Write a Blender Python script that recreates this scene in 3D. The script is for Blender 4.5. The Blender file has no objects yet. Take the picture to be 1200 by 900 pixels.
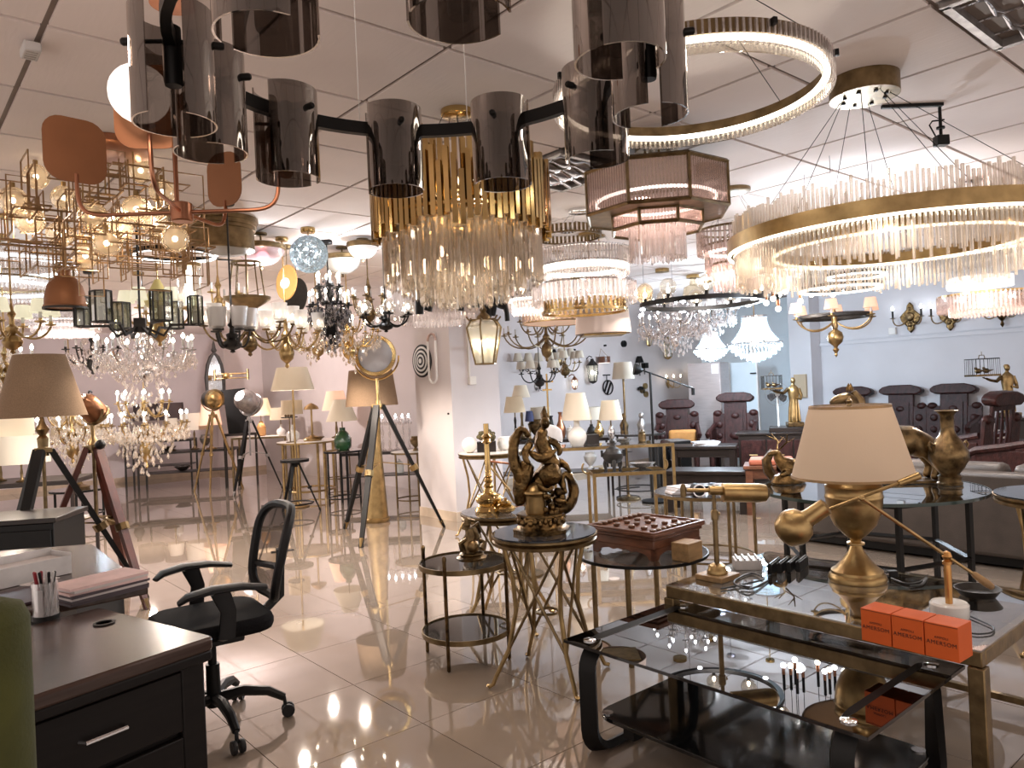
import bpy, math, random
from math import sin, cos, tan, pi, radians as rad, sqrt, atan2, hypot
from mathutils import Vector as V, Matrix
random.seed(11)
S = bpy.context.scene
C = S.collection
# ------------------------------------------------------------------ camera
FPX, YAW, PIT, ROLL, CAMZ, CEIL = 882.0, rad(40.45), -0.0045, rad(-2.6), 1.4, 2.7
_cr, _sr, _cp, _sp = cos(ROLL), sin(ROLL), cos(PIT), sin(PIT)
RM = Matrix(((_cr, -_sr, 0), (_sr, _cr, 0), (0, 0, 1))) @ Matrix(((1, 0, 0), (0, _cp, -_sp), (0, _sp, _cp))) @ Matrix(((1, 0, 0), (0, 0, -1), (0, 1, 0)))
RT = RM.transposed()
cam = bpy.data.cameras.new('camera'); co = bpy.data.objects.new('camera', cam); C.objects.link(co)
cam.sensor_width = 36; cam.lens = 36 * FPX / 1200; cam.clip_start = 0.05; cam.clip_end = 60
_x, _y, _z = RM[0], RM[1], RM[2]
co.matrix_world = Matrix(((_x[0], -_y[0], -_z[0], 0), (_x[1], -_y[1], -_z[1], 0), (_x[2], -_y[2], -_z[2], CAMZ), (0, 0, 0, 1)))
S.camera = co
# ------------------------------------------------------------------ world, exposure
w = bpy.data.worlds.new('dim showroom air'); S.world = w; w.use_nodes = True
w.node_tree.nodes['Background'].inputs[0].default_value = (1.0, .87, .80, 1)
w.node_tree.nodes['Background'].inputs[1].default_value = 1.25
S.view_settings.view_transform = 'Standard'; S.view_settings.look = 'None'
S.view_settings.exposure = 0.04; S.view_settings.gamma = 1.0; S.view_settings.use_curve_mapping = False
S.cycles.transparent_max_bounces = 24; S.cycles.max_bounces = 8; S.cycles.sample_clamp_indirect = 4
S.cycles.use_denoising = True
S.cycles.caustics_reflective = False; S.cycles.caustics_refractive = False

def ray(px, py): return RT @ V((px - 600, py - 450, FPX))
def at(px, py, d):
    r = ray(px, py); r = r * (d / r.y); return V((r.x, r.y, CAMZ + r.z))
def onz(px, py, z):
    r = ray(px, py); r = r * ((z - CAMZ) / r.z); return V((r.x, r.y, z))
def G(u, v, z=0): return V((u * cos(YAW) - v * sin(YAW), u * sin(YAW) + v * cos(YAW), z))
def uv(p): return (p.x * cos(YAW) + p.y * sin(YAW), -p.x * sin(YAW) + p.y * cos(YAW))

# ------------------------------------------------------------------ mesh builder
def tm(loc=(0, 0, 0), rx=0, ry=0, rz=0):
    return Matrix.Translation(loc) @ Matrix.Rotation(rz, 4, 'Z') @ Matrix.Rotation(ry, 4, 'Y') @ Matrix.Rotation(rx, 4, 'X')
def aim(p0, p1):
    d = V(p1) - V(p0); return Matrix.Translation(p0) @ d.to_track_quat('Z', 'Y').to_matrix().to_4x4()
class B:
    def __init__(s): s.v = []; s.f = []
    def add(s, vs, fs, T=None):
        o = len(s.v)
        s.v += [tuple(T @ V(p)) for p in vs] if T else [tuple(p) for p in vs]
        s.f += [tuple(i + o for i in f) for f in fs]; return s
    def box(s, c, d, T=None):
        x, y, z = d[0] / 2, d[1] / 2, d[2] / 2
        vs = [(c[0] + a * x, c[1] + b * y, c[2] + e * z) for e in (-1, 1) for b in (-1, 1) for a in (-1, 1)]
        return s.add(vs, [(0, 2, 3, 1), (4, 5, 7, 6), (0, 1, 5, 4), (2, 6, 7, 3), (0, 4, 6, 2), (1, 3, 7, 5)], T)
    def lathe(s, prof, n=20, T=None, closed=False, a0=0, a1=2 * pi):
        full = abs(a1 - a0 - 2 * pi) < 1e-6
        m = n if full else n + 1
        vs = []; k = len(prof)
        for i in range(m):
            a = a0 + (a1 - a0) * i / n
            for r, z in prof: vs.append((r * cos(a), r * sin(a), z))
        fs = []
        for i in range(n):
            j = (i + 1) % m
            for q in range(k if closed else k - 1):
                p = (q + 1) % k
                fs.append((i * k + q, j * k + q, j * k + p, i * k + p))
        if not closed and full:
            if prof[0][0] > 1e-5: fs.append(tuple(i * k for i in range(n))[::-1])
            if prof[-1][0] > 1e-5: fs.append(tuple(i * k + k - 1 for i in range(n)))
        return s.add(vs, fs, T)
    def cyl(s, p0, p1, r0, r1=None, n=10):
        p0, p1 = V(p0), V(p1); r1 = r0 if r1 is None else r1
        L = (p1 - p0).length
        return s.lathe([(r0, 0), (r1, L)], n, aim(p0, p1))
    def ball(s, c, r, n=14, m=9, T=None, sc=(1, 1, 1)):
        vs = [(c[0], c[1], c[2] - r * sc[2])]; fs = []
        for i in range(1, m):
            t = -pi / 2 + pi * i / m
            for j in range(n):
                a = 2 * pi * j / n
                vs.append((c[0] + r * sc[0] * cos(t) * cos(a), c[1] + r * sc[1] * cos(t) * sin(a), c[2] + r * sc[2] * sin(t)))
        vs.append((c[0], c[1], c[2] + r * sc[2])); e = len(vs) - 1
        for j in range(n):
            k = (j + 1) % n
            fs.append((0, 1 + k, 1 + j)); fs.append((e, e - n + j, e - n + k))
            for i in range(m - 2): fs.append((1 + i * n + j, 1 + i * n + k, 1 + (i + 1) * n + k, 1 + (i + 1) * n + j))
        return s.add(vs, fs, T)
    def tube(s, pts, r, n=8, closed=False, T=None, flat=None):
        pts = [V(p) for p in pts]; N = len(pts)
        rs = r if isinstance(r, (list, tuple)) else [r] * N
        tg = []
        for i in range(N):
            a = pts[(i - 1) % N] if (closed or i) else pts[0]
            b = pts[(i + 1) % N] if (closed or i < N - 1) else pts[-1]
            d = b - a; tg.append(d.normalized() if d.length > 1e-9 else V((0, 0, 1)))
        u = tg[0].orthogonal().normalized() if abs(tg[0].z) > .95 else tg[0].cross(V((0, 0, 1))).normalized()
        vs = []
        for i in range(N):
            u = u - tg[i] * u.dot(tg[i])
            u = u.normalized() if u.length > 1e-6 else tg[i].orthogonal().normalized()
            w = tg[i].cross(u)
            for j in range(n):
                a = 2 * pi * (j + .5) / n
                fx, fy = flat or (1, 1)
                vs.append(pts[i] + (u * (cos(a) * fx) + w * (sin(a) * fy)) * rs[i])
        fs = []
        for i in range(N if closed else N - 1):
            k = (i + 1) % N
            for j in range(n):
                l = (j + 1) % n
                fs.append((i * n + j, i * n + l, k * n + l, k * n + j))
        if not closed:
            fs.append(tuple(range(n))[::-1]); fs.append(tuple((N - 1) * n + j for j in range(n)))
        return s.add(vs, fs, T)
    def prism(s, poly, z0, z1, T=None):
        n = len(poly)
        vs = [(x, y, z0) for x, y in poly] + [(x, y, z1) for x, y in poly]
        fs = [tuple(range(n))[::-1], tuple(range(n, 2 * n))] + [(i, (i + 1) % n, n + (i + 1) % n, n + i) for i in range(n)]
        return s.add(vs, fs, T)
    def hoop(s, R, w, h, z=0, n=40, T=None):
        return s.lathe([(R - w / 2, z - h / 2), (R + w / 2, z - h / 2), (R + w / 2, z + h / 2), (R - w / 2, z + h / 2)], n, T, closed=True)
    def drop(s, p, r, h, T=None):
        x, y, z = p
        return s.add([(x, y, z), (x + r, y, z - h * .6), (x, y + r, z - h * .6), (x - r, y, z - h * .6), (x, y - r, z - h * .6), (x, y, z - h)],
                     [(0, 1, 2), (0, 2, 3), (0, 3, 4), (0, 4, 1), (5, 2, 1), (5, 3, 2), (5, 4, 3), (5, 1, 4)], T)
    def mesh(s, name, sm=40):
        me = bpy.data.meshes.new(name); me.from_pydata(s.v, [], s.f)
        me.validate(); 
        if sm:
            me.shade_smooth(); me.set_sharp_from_angle(angle=rad(sm))
        return me
def rrect(w, d, r, n=4):
    o = []
    for cx, cy, a in ((w / 2 - r, d / 2 - r, 0), (-w / 2 + r, d / 2 - r, pi / 2), (-w / 2 + r, -d / 2 + r, pi), (w / 2 - r, -d / 2 + r, 1.5 * pi)):
        for i in range(n + 1): o.append((cx + r * cos(a + pi / 2 * i / n), cy + r * sin(a + pi / 2 * i / n)))
    return o
def bez(p0, p1, p2, p3, n=10):
    p0, p1, p2, p3 = map(V, (p0, p1, p2, p3)); o = []
    for i in range(n + 1):
        t = i / n; q = 1 - t
        o.append(p0 * q ** 3 + p1 * 3 * q * q * t + p2 * 3 * q * t * t + p3 * t ** 3)
    return o
def circ(R, z=0, n=24, a0=0, a1=2 * pi): return [V((R * cos(a0 + (a1 - a0) * i / n), R * sin(a0 + (a1 - a0) * i / n), z)) for i in range(n)]

# ------------------------------------------------------------------ objects
def thing(name, label, cat, loc=(0, 0, 0), rz=0, group=None):
    o = bpy.data.objects.new(name, None); C.objects.link(o); o.empty_display_size = .1
    o.location = loc; o.rotation_euler = (0, 0, rz); o['label'] = label; o['category'] = cat
    if group: o['group'] = group
    return o
def part(name, b, m, parent=None, label=None, loc=None, rot=None, bev=0, sm=40, kind=None):
    me = b if isinstance(b, bpy.types.Mesh) else b.mesh(name, sm)
    if m is not None and not me.materials: me.materials.append(m)
    o = bpy.data.objects.new(name, me); C.objects.link(o)
    if parent: o.parent = parent
    if loc is not None: o.location = loc
    if rot is not None: o.rotation_euler = rot
    if label: o['label'] = label
    if kind: o['kind'] = kind
    if bev:
        md = o.modifiers.new('edge', 'BEVEL'); md.width = bev; md.segments = 2; md.limit_method = 'ANGLE'; md.angle_limit = rad(40)
    return o
def solo(name, label, cat, b, m, loc=(0, 0, 0), rz=0, group=None, bev=0, sm=40):
    o = part(name, b, m, None, label, loc, (0, 0, rz), bev, sm); o['category'] = cat
    if group: o['group'] = group
    return o
def struct(name, b, m, sm=0, bev=0):
    o = part(name, b, m, sm=sm, bev=bev); o['kind'] = 'structure'; return o
def kids(o): return [c for c in bpy.data.objects if c.parent == o]
_kid = {}
def dup(root, loc, rz, label=None, tree=None):
    r = root.copy(); C.objects.link(r); r.location = loc; r.rotation_euler = (0, 0, rz)
    if label: r['label'] = label
    for c in tree or kids(root):
        d = c.copy(); C.objects.link(d); d.parent = r
        for g in kids(c):
            e = g.copy(); C.objects.link(e); e.parent = d
    return r
def point(name, loc, power, col, r=.05, parent=None, allround=False):
    l = bpy.data.lights.new(name, 'POINT' if allround else 'SPOT'); l.energy = power * (6.5 if loc[1] > 5 else 2.4)
    if not allround: l.spot_size = rad(172); l.spot_blend = .4
    l.color = col; l.shadow_soft_size = min(r, .035)
    o = bpy.data.objects.new(name, l); C.objects.link(o); o.location = loc
    if parent: o.parent = parent
    return o
WARM, NEUT, COOL = (1, .84, .70), (1, .91, .85), (.72, .86, 1)

# ------------------------------------------------------------------ materials
def _new(name):
    m = bpy.data.materials.new(name); m.use_nodes = True; nt = m.node_tree
    return m, nt, nt.nodes['Principled BSDF']
def sset(b, **k):
    for a, v in k.items():
        n = a.replace('_', ' ')
        for i in b.inputs:
            if i.name.lower() == n.lower(): i.default_value = v
def pm(name, col, rough=.5, metal=0, var=0, scale=8, bump=0, bscale=60, spec=.5, trans=0, emit=None, es=0, stretch=None, col2=None, coat=0):
    m, nt, b = _new(name)
    c = (*col, 1)
    sset(b, Base_Color=c, Roughness=rough, Metallic=metal, Specular_IOR_Level=spec, Transmission_Weight=trans, Coat_Weight=coat, Coat_Roughness=.05)
    if emit: sset(b, Emission_Color=(*emit, 1), Emission_Strength=es)
    if var or bump:
        tc = nt.nodes.new('ShaderNodeTexCoord'); mp = nt.nodes.new('ShaderNodeMapping'); nt.links.new(tc.outputs['Object'], mp.inputs[0])
        if stretch: mp.inputs['Scale'].default_value = stretch
    if var:
        nz = nt.nodes.new('ShaderNodeTexNoise'); nz.inputs['Scale'].default_value = scale; nz.inputs['Detail'].default_value = 5
        nt.links.new(mp.outputs[0], nz.inputs['Vector'])
        rp = nt.nodes.new('ShaderNodeValToRGB'); rp.color_ramp.elements[0].position = .3; rp.color_ramp.elements[1].position = .7
        k2 = col2 or tuple(x * (1 - var) for x in col)
        rp.color_ramp.elements[0].color = (*k2, 1); rp.color_ramp.elements[1].color = (*[min(1, x * (1 + var * .5)) for x in col], 1)
        nt.links.new(nz.outputs['Fac'], rp.inputs[0]); nt.links.new(rp.outputs[0], b.inputs['Base Color'])
    if bump:
        n2 = nt.nodes.new('ShaderNodeTexNoise'); n2.inputs['Scale'].default_value = bscale
        nt.links.new(mp.outputs[0], n2.inputs['Vector'])
        bp = nt.nodes.new('ShaderNodeBump'); bp.inputs['Strength'].default_value = bump; bp.inputs['Distance'].default_value = .004
        nt.links.new(n2.outputs['Fac'], bp.inputs['Height']); nt.links.new(bp.outputs[0], b.inputs['Normal'])
    return m
def em(name, col, s):
    m = bpy.data.materials.new(name); m.use_nodes = True; nt = m.node_tree
    e = nt.nodes.new('ShaderNodeEmission'); e.inputs[0].default_value = (*col, 1); e.inputs[1].default_value = s
    nt.links.new(e.outputs[0], nt.nodes['Material Output'].inputs[0]); return m
def thin(name, tint, refl=(1, 1, 1), lo=.06, hi=.9, rough=.02, diff=0, dcol=(1, 1, 1), blend=.3):
    """clear pane or cut crystal: see-through, mirrored at grazing angles, with a little milky scatter"""
    m = bpy.data.materials.new(name); m.use_nodes = True; nt = m.node_tree; L = nt.links.new
    t = nt.nodes.new('ShaderNodeBsdfTransparent'); t.inputs[0].default_value = (*tint, 1)
    g = nt.nodes.new('ShaderNodeBsdfGlossy'); g.inputs[0].default_value = (*refl, 1); g.inputs['Roughness'].default_value = rough
    lw = nt.nodes.new('ShaderNodeLayerWeight'); lw.inputs[0].default_value = blend
    mr = nt.nodes.new('ShaderNodeMapRange'); mr.inputs['To Min'].default_value = lo; mr.inputs['To Max'].default_value = hi
    L(lw.outputs['Facing'], mr.inputs[0])
    x = nt.nodes.new('ShaderNodeMixShader'); src = t
    if diff:
        d = nt.nodes.new('ShaderNodeBsdfDiffuse'); d.inputs[0].default_value = (*dcol, 1)
        tl = nt.nodes.new('ShaderNodeBsdfTranslucent'); tl.inputs[0].default_value = (*dcol, 1)
        a = nt.nodes.new('ShaderNodeMixShader'); a.inputs[0].default_value = .5; L(d.outputs[0], a.inputs[1]); L(tl.outputs[0], a.inputs[2])
        y = nt.nodes.new('ShaderNodeMixShader'); y.inputs[0].default_value = diff; L(t.outputs[0], y.inputs[1]); L(a.outputs[0], y.inputs[2]); src = y
    L(mr.outputs[0], x.inputs[0]); L(src.outputs[0], x.inputs[1]); L(g.outputs[0], x.inputs[2])
    L(x.outputs[0], nt.nodes['Material Output'].inputs[0]); return m
def shade(name, col, es=0, ecol=None):
    """lampshade cloth: diffuse plus light passing through; es > 0 when the bulb inside is lit"""
    m, nt, b = _new(name); L = nt.links.new
    sset(b, Base_Color=(*col, 1), Roughness=.9, Specular_IOR_Level=.1)
    tc = nt.nodes.new('ShaderNodeTexCoord'); wv = nt.nodes.new('ShaderNodeTexNoise'); wv.inputs['Scale'].default_value = 150
    mp = nt.nodes.new('ShaderNodeMapping'); mp.inputs['Scale'].default_value = (1, 1, .12); L(tc.outputs['Object'], mp.inputs[0]); L(mp.outputs[0], wv.inputs['Vector'])
    bp = nt.nodes.new('ShaderNodeBump'); bp.inputs['Strength'].default_value = .25; bp.inputs['Distance'].default_value = .002
    L(wv.outputs['Fac'], bp.inputs['Height']); L(bp.outputs[0], b.inputs['Normal'])
    if es: sset(b, Emission_Color=(*(ecol or col), 1), Emission_Strength=es)
    tl = nt.nodes.new('ShaderNodeBsdfTranslucent'); tl.inputs[0].default_value = (*col, 1); mx = nt.nodes.new('ShaderNodeMixShader'); mx.inputs[0].default_value = .3
    L(b.outputs[0], mx.inputs[1]); L(tl.outputs[0], mx.inputs[2]); L(mx.outputs[0], nt.nodes['Material Output'].inputs[0])
    return m
M = dict(
    brass=pm('aged brass', (.40, .275, .125), .34, 1, .35, 14, .15, 40),
    gold=pm('polished gold', (.60, .42, .18), .17, 1, .15, 6),
    dbrass=pm('dark antique brass', (.22, .155, .08), .38, 1, .4, 18, .2, 50),
    bronze=pm('dark bronze', (.20, .135, .065), .34, 1, .6, 22, .5, 30, col2=(.05, .035, .02)),
    bronze2=pm('rubbed bronze casting', (.17, .105, .042), .30, 1, .8, 20, 1.0, 70, col2=(.022, .015, .009)),
    copper=pm('copper', (.42, .19, .11), .28, 1, .2, 8),
    coppaint=pm('copper coloured lacquer', (.27, .115, .05), .5, .55, .12, 6),
    chrome=pm('chrome', (.75, .75, .77), .1, 1),
    steel=pm('dull pewter metal', (.42, .40, .39), .42, 1, .3, 20, .3, 40),
    black=pm('black lacquered metal', (.005, .0047, .0047), .42, 0, .3, 20, spec=.24),
    blackmet=pm('black steel', (.008, .0075, .0075), .4, 0, spec=.16),
    plastic=pm('black plastic', (.009, .009, .010), .5, 0, .2, 30, .1, 80, spec=.3),
    mesh=pm('black mesh cloth', (.03, .03, .032), .8, 0, .5, 300),
    seatcloth=pm('black seat cloth', (.008, .008, .009), .9, 0, .4, 200, .2, 200, spec=.1),
    iron=pm('black iron', (.025, .022, .02), .5, .4, .3, 30, .3, 60),
    desk=pm('dark stained desk veneer', (.060, .036, .028), .22, 0, .5, 3, 0, stretch=(1, 14, 14), coat=0, spec=.35),
    deskface=pm('near black desk panel', (.008, .006, .0055), .5, 0, .3, 4, stretch=(1, 12, 12), spec=.2),
    rosewood=pm('dark rosewood', (.036, .011, .0095), .42, 0, .7, 9, .9, 34, stretch=(3, 3, 1.5), spec=.22),
    ebony=pm('ebony stained wood', (.016, .010, .008), .35, 0, .4, 6, .2, 40, coat=.1, spec=.35),
    redwood=pm('red brown turned wood', (.085, .020, .012), .35, 0, .5, 8, 0, stretch=(3, 3, .5), spec=.35),
    chesswood=pm('chestnut carved wood', (.15, .058, .03), .35, 0, .45, 10, .2, 50, stretch=(1, 1, 4)),
    piecewood=pm('turned walnut pieces', (.13, .06, .03), .4, 0, .4, 30),
    oak=pm('plain block of wood', (.33, .20, .085), .55, 0, .4, 5, .1, 40, stretch=(1, 6, 6)),
    wall=pm('painted plaster', (.64, .585, .58), .85, 0, .05, 2, .1, 90),
    wallcool=pm('pale grey painted plaster', (.65, .65, .685), .8, 0, .05, 2, .1, 90),
    wallmauve=pm('greyish painted plaster', (.70, .63, .64), .85, 0, .08, 2),
    skirt=pm('beige skirting tile', (.62, .5, .38), .25, 0, .15, 6),
    white=pm('white painted metal', (.8, .79, .77), .45),
    whiteplastic=pm('off white plastic', (.60, .58, .57), .5, 0, .1, 20),
    porcelain=pm('white porcelain', (.82, .80, .76), .12, 0, .06, 6, coat=.5),
    paper=pm('paper', (.58, .53, .52), .8, 0, .12, 12),
    pinkpaper=pm('pinkish paper', (.72, .52, .50), .8, 0, .15, 10),
    darkpaper=pm('dark folder', (.06, .045, .055), .6, 0, .2, 10),
    leather=pm('taupe leather', (.058, .045, .037), .45, 0, .2, 10, .3, 120),
    cushion=pm('ochre cushion cloth', (.42, .19, .05), .8, 0, .2, 12, .2, 120),
    green=pm('olive green upholstery', (.055, .058, .009), .85, 0, .25, 14, .3, 160),
    orange=pm('orange printed card', (.66, .11, .012), .6, 0, .06, 10),
    ink=pm('dark ink', (.03, .012, .008), .7),
    blackglass=pm('black glass', (.012, .012, .014), .03, 0, spec=.7),
    glassedge=pm('dark green glass edge', (.03, .05, .045), .1),
    burlap=pm('brown burlap', (.27, .185, .12), .92, 0, .18, 140, .4, 260, spec=.1),
    greenglass=pm('dark green glazed pottery', (.012, .06, .02), .08, 0, .2, 5, coat=.6),
    leaf=pm('dried leaves', (.10, .08, .03), .7, 0, .5, 20),
    pearl=pm('milky white stone', (.75, .70, .64), .3, 0, .1, 6),
    red=pm('red brown lacquer', (.30, .07, .03), .5),
    label=pm('pale printed label', (.75, .75, .78), .6),
    blueish=pm('grey blue painted steel', (.72, .81, .87), .5, 0, .05, 3),
    fridge=pm('brushed pinkish grey steel', (.46, .40, .39), .35, .5, .1, 6, stretch=(1, 1, 9)),
    tray=pm('tarnished silver', (.55, .54, .52), .22, 1, .3, 12),
    amber=pm('amber lacquered disc', (.55, .28, .08), .45, 0, emit=(1, .5, .15), es=.1),
    cable=pm('black cable', (.012, .012, .012), .5),
    crystal=thin('cut crystal', (.93, .90, .89), (1, .97, .95), .12, .95, .06, .28, (1, .95, .93)),
    crystalwarm=thin('warm lit crystal', (.94, .90, .85), (1, .96, .90), .10, .9, .08, .30, (1, .93, .85)),
    crystalpink=thin('rose tinted glass rods', (.88, .80, .77), (1, .92, .88), .12, .9, .08, .26, (.95, .84, .80)),
    crystalsmoke=thin('smoky cut crystal', (.86, .82, .76), (1, .97, .92), .16, .95, .05, .08, (.9, .86, .8)),
    glass=thin('clear glass pane', (.90, .93, .92), (1, 1, 1), .09, .95, .01),
    tableglass=thin('smoky table glass', (.62, .62, .61), (1, 1, 1), .10, .85, .006),
    greyglass=thin('grey table glass', (.42, .42, .42), (1, 1, 1), .14, .95, .01),
    darkglass=thin('black tinted table glass', (.11, .105, .11), (1, 1, 1), .05, .62, .004),
    smoked=thin('smoked grey glass shade', (.31, .28, .26), (1, .96, .93), .09, .9, .03),
    seedglass=thin('bubbly seed glass', (.8, .78, .7), (1, 1, 1), .08, .9, .1, .3, (1, .95, .8)),
    globeglass=thin('clear globe glass', (.93, .90, .84), (1, 1, 1), .05, .85, .02, .05, (1, .95, .85)),
    frost=thin('frosted glass cup', (.6, .58, .56), (1, 1, 1), .05, .5, .3, .55, (.95, .92, .9)),
    champ=thin('champagne glass ball', (.95, .88, .76), (1, .93, .82), .08, .8, .12, .34, (1, .86, .66)),
    lens=pm('milky searchlight lens', (.36, .35, .37), .06, 0, .25, 5, coat=.8),
    cream=shade('cream lampshade cloth', (.80, .66, .51)),
    linen=shade('pale linen shade', (.72, .66, .56)),
    creamlit=shade('cream shade with light inside', (.74, .63, .47), .10, (1, .82, .58)),
    pleat=shade('pleated ivory shade', (.78, .70, .58), .10, (1, .82, .6)),
    whitelit=shade('white shade with light inside', (.80, .78, .66), .45, (1, .97, .78)),
    pinklit=shade('pinkish shade with light inside', (.85, .62, .48), .55, (1, .66, .48)),
    bowl=shade('white glass bowl with light inside', (.8, .8, .8), .9, (1, .97, .95)),
    bowlgrey=pm('unlit milky glass bowl', (.40, .39, .37), .2),
    crystallit=thin('crystal beads lit from within', (.85, .92, .95), (.9, .97, 1), .10, .8, .1, .45, (.85, .95, 1)),
    bulb=em('warm bulb', (1, .80, .56), 30), bulbsmall=em('small warm bulb', (1, .84, .64), 30), bulbcool=em('white bulb', (.92, .95, 1), 30),
    globelit=em('glowing opal globe', (1, .84, .76), 1.9), led=em('neutral led strip', (1, .93, .80), 6), ledwarm=em('warm led strip', (1, .86, .66), 4),
    ledpink=em('rosy led strip', (1, .88, .84), 5), ledblue=em('cool led strip', (.78, .92, 1), 6), ledtube=em('white led tube', (1, .97, .92), 5),
)
def ramp_mat(name, base, lines):  # kept for woven / fretted looks
    return base

# ================================================================== the room
def tile_mat(name, col, rough, var, vs, coat=0, bump=0):
    """each tile slightly different in tone (per-object random), with soft clouding"""
    m, nt, b = _new(name); L = nt.links.new
    tc = nt.nodes.new('ShaderNodeTexCoord'); nz = nt.nodes.new('ShaderNodeTexNoise'); nz.inputs['Scale'].default_value = vs; nz.inputs['Detail'].default_value = 4
    oi = nt.nodes.new('ShaderNodeObjectInfo')
    L(tc.outputs['Generated' if False else 'Object'], nz.inputs['Vector'])
    ad = nt.nodes.new('ShaderNodeMath'); ad.operation = 'MULTIPLY_ADD'; ad.inputs[1].default_value = .5; L(oi.outputs['Random'], ad.inputs[0]); L(nz.outputs['Fac'], ad.inputs[2])
    rp = nt.nodes.new('ShaderNodeValToRGB'); rp.color_ramp.elements[0].position = .3; rp.color_ramp.elements[1].position = 1.1 if False else 1.0
    rp.color_ramp.elements[0].color = (*[c * (1 - var) for c in col], 1); rp.color_ramp.elements[1].color = (*[min(1, c * (1 + var)) for c in col], 1)
    L(ad.outputs[0], rp.inputs[0]); L(rp.outputs[0], b.inputs['Base Color'])
    sset(b, Roughness=rough, Coat_Weight=coat, Coat_Roughness=.015, Coat_IOR=1.65)
    if bump:
        wv = nt.nodes.new('ShaderNodeTexNoise'); wv.inputs['Scale'].default_value = 60
        mp = nt.nodes.new('ShaderNodeMapping'); mp.inputs['Scale'].default_value = (1, .15, 1); mp.inputs['Rotation'].default_value = (0, 0, .5)
        L(tc.outputs['Object'], mp.inputs[0]); L(mp.outputs[0], wv.inputs['Vector'])
        bp = nt.nodes.new('ShaderNodeBump'); bp.inputs['Strength'].default_value = bump; bp.inputs['Distance'].default_value = .004
        L(wv.outputs['Fac'], bp.inputs['Height']); L(bp.outputs[0], b.inputs['Normal'])
    return m
FLOORM = tile_mat('polished beige porcelain tile', (.275, .218, .172), .045, .10, 2.2, .9)
CEILM = tile_mat('painted gypsum ceiling tile', (.84, .75, .715), .8, .05, 3, 0, .35)
GROUT = pm('dark tile joint', (.10, .08, .065), .7)
TBAR = pm('brownish ceiling grid bar', (.24, .19, .165), .5, 0, .15, 10)
U0, U1, V0, V1 = -3.0, 11.2, -3.0, 15.0

def rotbox(u0, u1, v0, v1, z0, z1):
    b = B(); ps = [G(u0, v0), G(u1, v0), G(u1, v1), G(u0, v1)]
    return b.prism([(p.x, p.y) for p in ps], z0, z1)
floor = struct('floor', rotbox(U0, U1 + 1, V0, V1, -.12, -.008), GROUT)
ceiling = struct('ceiling', rotbox(U0, U1 + 1, V0, V1, CEIL + .012, CEIL + .1), TBAR)
def project(p):
    q = RM @ V((p.x, p.y, p.z - CAMZ))
    return (600 + FPX * q.x / q.z, 450 + FPX * q.y / q.z) if q.z > .05 else (9e9, 9e9)
def tiling(name, parent, m, us, vs, gap, z0, z1, skip=()):
    lst = []
    for i in range(len(us) - 1):
        for j in range(len(vs) - 1):
            if (i, j) in skip: continue
            c = G((us[i] + us[i + 1]) / 2, (vs[j] + vs[j + 1]) / 2, z1 if z0 < 1 else z0)
            vis = any(-40 < x < 1240 and -40 < y < 940 for x, y in (project(G(us[i + a], vs[j + e], c.z)) for a in (0, 1) for e in (0, 1)))
            lst.append((not vis, (c - V((0, 0, CAMZ))).length, i, j, c))
    lst.sort(key=lambda t: t[:2])
    proto = {}; rest = B()
    for k, (nv, d, i, j, c) in enumerate(lst):
        du, dv = us[i + 1] - us[i] - gap, vs[j + 1] - vs[j] - gap
        T = Matrix.Translation((c.x, c.y, (z0 + z1) / 2)) @ Matrix.Rotation(YAW, 4, 'Z')
        if k < 300 and not nv:
            key = (round(du, 3), round(dv, 3))
            if key not in proto: proto[key] = B().box((0, 0, 0), (du, dv, z1 - z0)).mesh(name, 0)
            part(name, proto[key], m, parent, loc=(c.x, c.y, (z0 + z1) / 2), rot=(0, 0, YAW))
        else: rest.box((0, 0, 0), (du, dv, z1 - z0), T)
    part(name + 's_beyond', rest, m, parent, sm=0, kind='stuff')
fu = [.53 + .6 * k for k in range(-6, 19)]; fv = [.91 + .6 * k for k in range(-6, 25)]
tiling('floor_tile', floor, FLOORM, fu, fv, .0035, -.012, 0)
cu = [.49 + .612 * k for k in range(-5, 19)]; cv = [1.03 + .635 * k for k in range(-6, 23)]
TROF = [(cu.index(min(cu, key=lambda a: abs(a - 2.94))), cv.index(min(cv, key=lambda a: abs(a - .395))))]
_tu, _tv = uv(onz(680, 197, CEIL))
TROF.append((max(i for i, a in enumerate(cu) if a < _tu), max(i for i, a in enumerate(cv) if a < _tv)))
tiling('ceiling_tile', ceiling, CEILM, cu, cv, .022, CEIL, CEIL + .012, set(TROF))

# louvred fluorescent troffers let into the grid
def troffer(i, j, label):
    c = G((cu[i] + cu[i + 1]) / 2, (cv[j] + cv[j + 1]) / 2, CEIL)
    t = thing('ceiling_troffer', label, 'ceiling light', c, YAW, 'louvred troffers set in the ceiling grid')
    b = B(); a = .285
    for s in (-1, 1): b.box((s * a, 0, .005), (.03, .6, .05)); b.box((0, s * a, .005), (.57, .03, .05))
    b.box((0, 0, .06), (.6, .6, .01)); part('frame', b, M['steel'], t)
    for k in range(5):
        y = -.19 + .095 * k
        bb = B().prism([(-.27, -.02), (-.27, .025)], 0, 1) if False else B()
        pts = [(x, 0, .012 * cos(x * 3 * pi / .27)) for x in [(-.27 + .54 * q / 18) for q in range(19)]]
        bb.tube(pts, .028, 6, flat=(.35, 1)); part('louvre', bb, M['chrome'], t, loc=(0, y, .01))
    for k in range(3): part('reflector', B().lathe([(.001, 0), (.03, .015), (.05, .05)], 10, tm((-.18 + .18 * k, 0, 0))).box((-.18 + .18 * k, 0, .03), (.012, .54, .05)), M['chrome'], t)
troffer(*TROF[0], 'unlit louvred ceiling troffer with chrome fins at the top right, above the big crystal ring')
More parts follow.
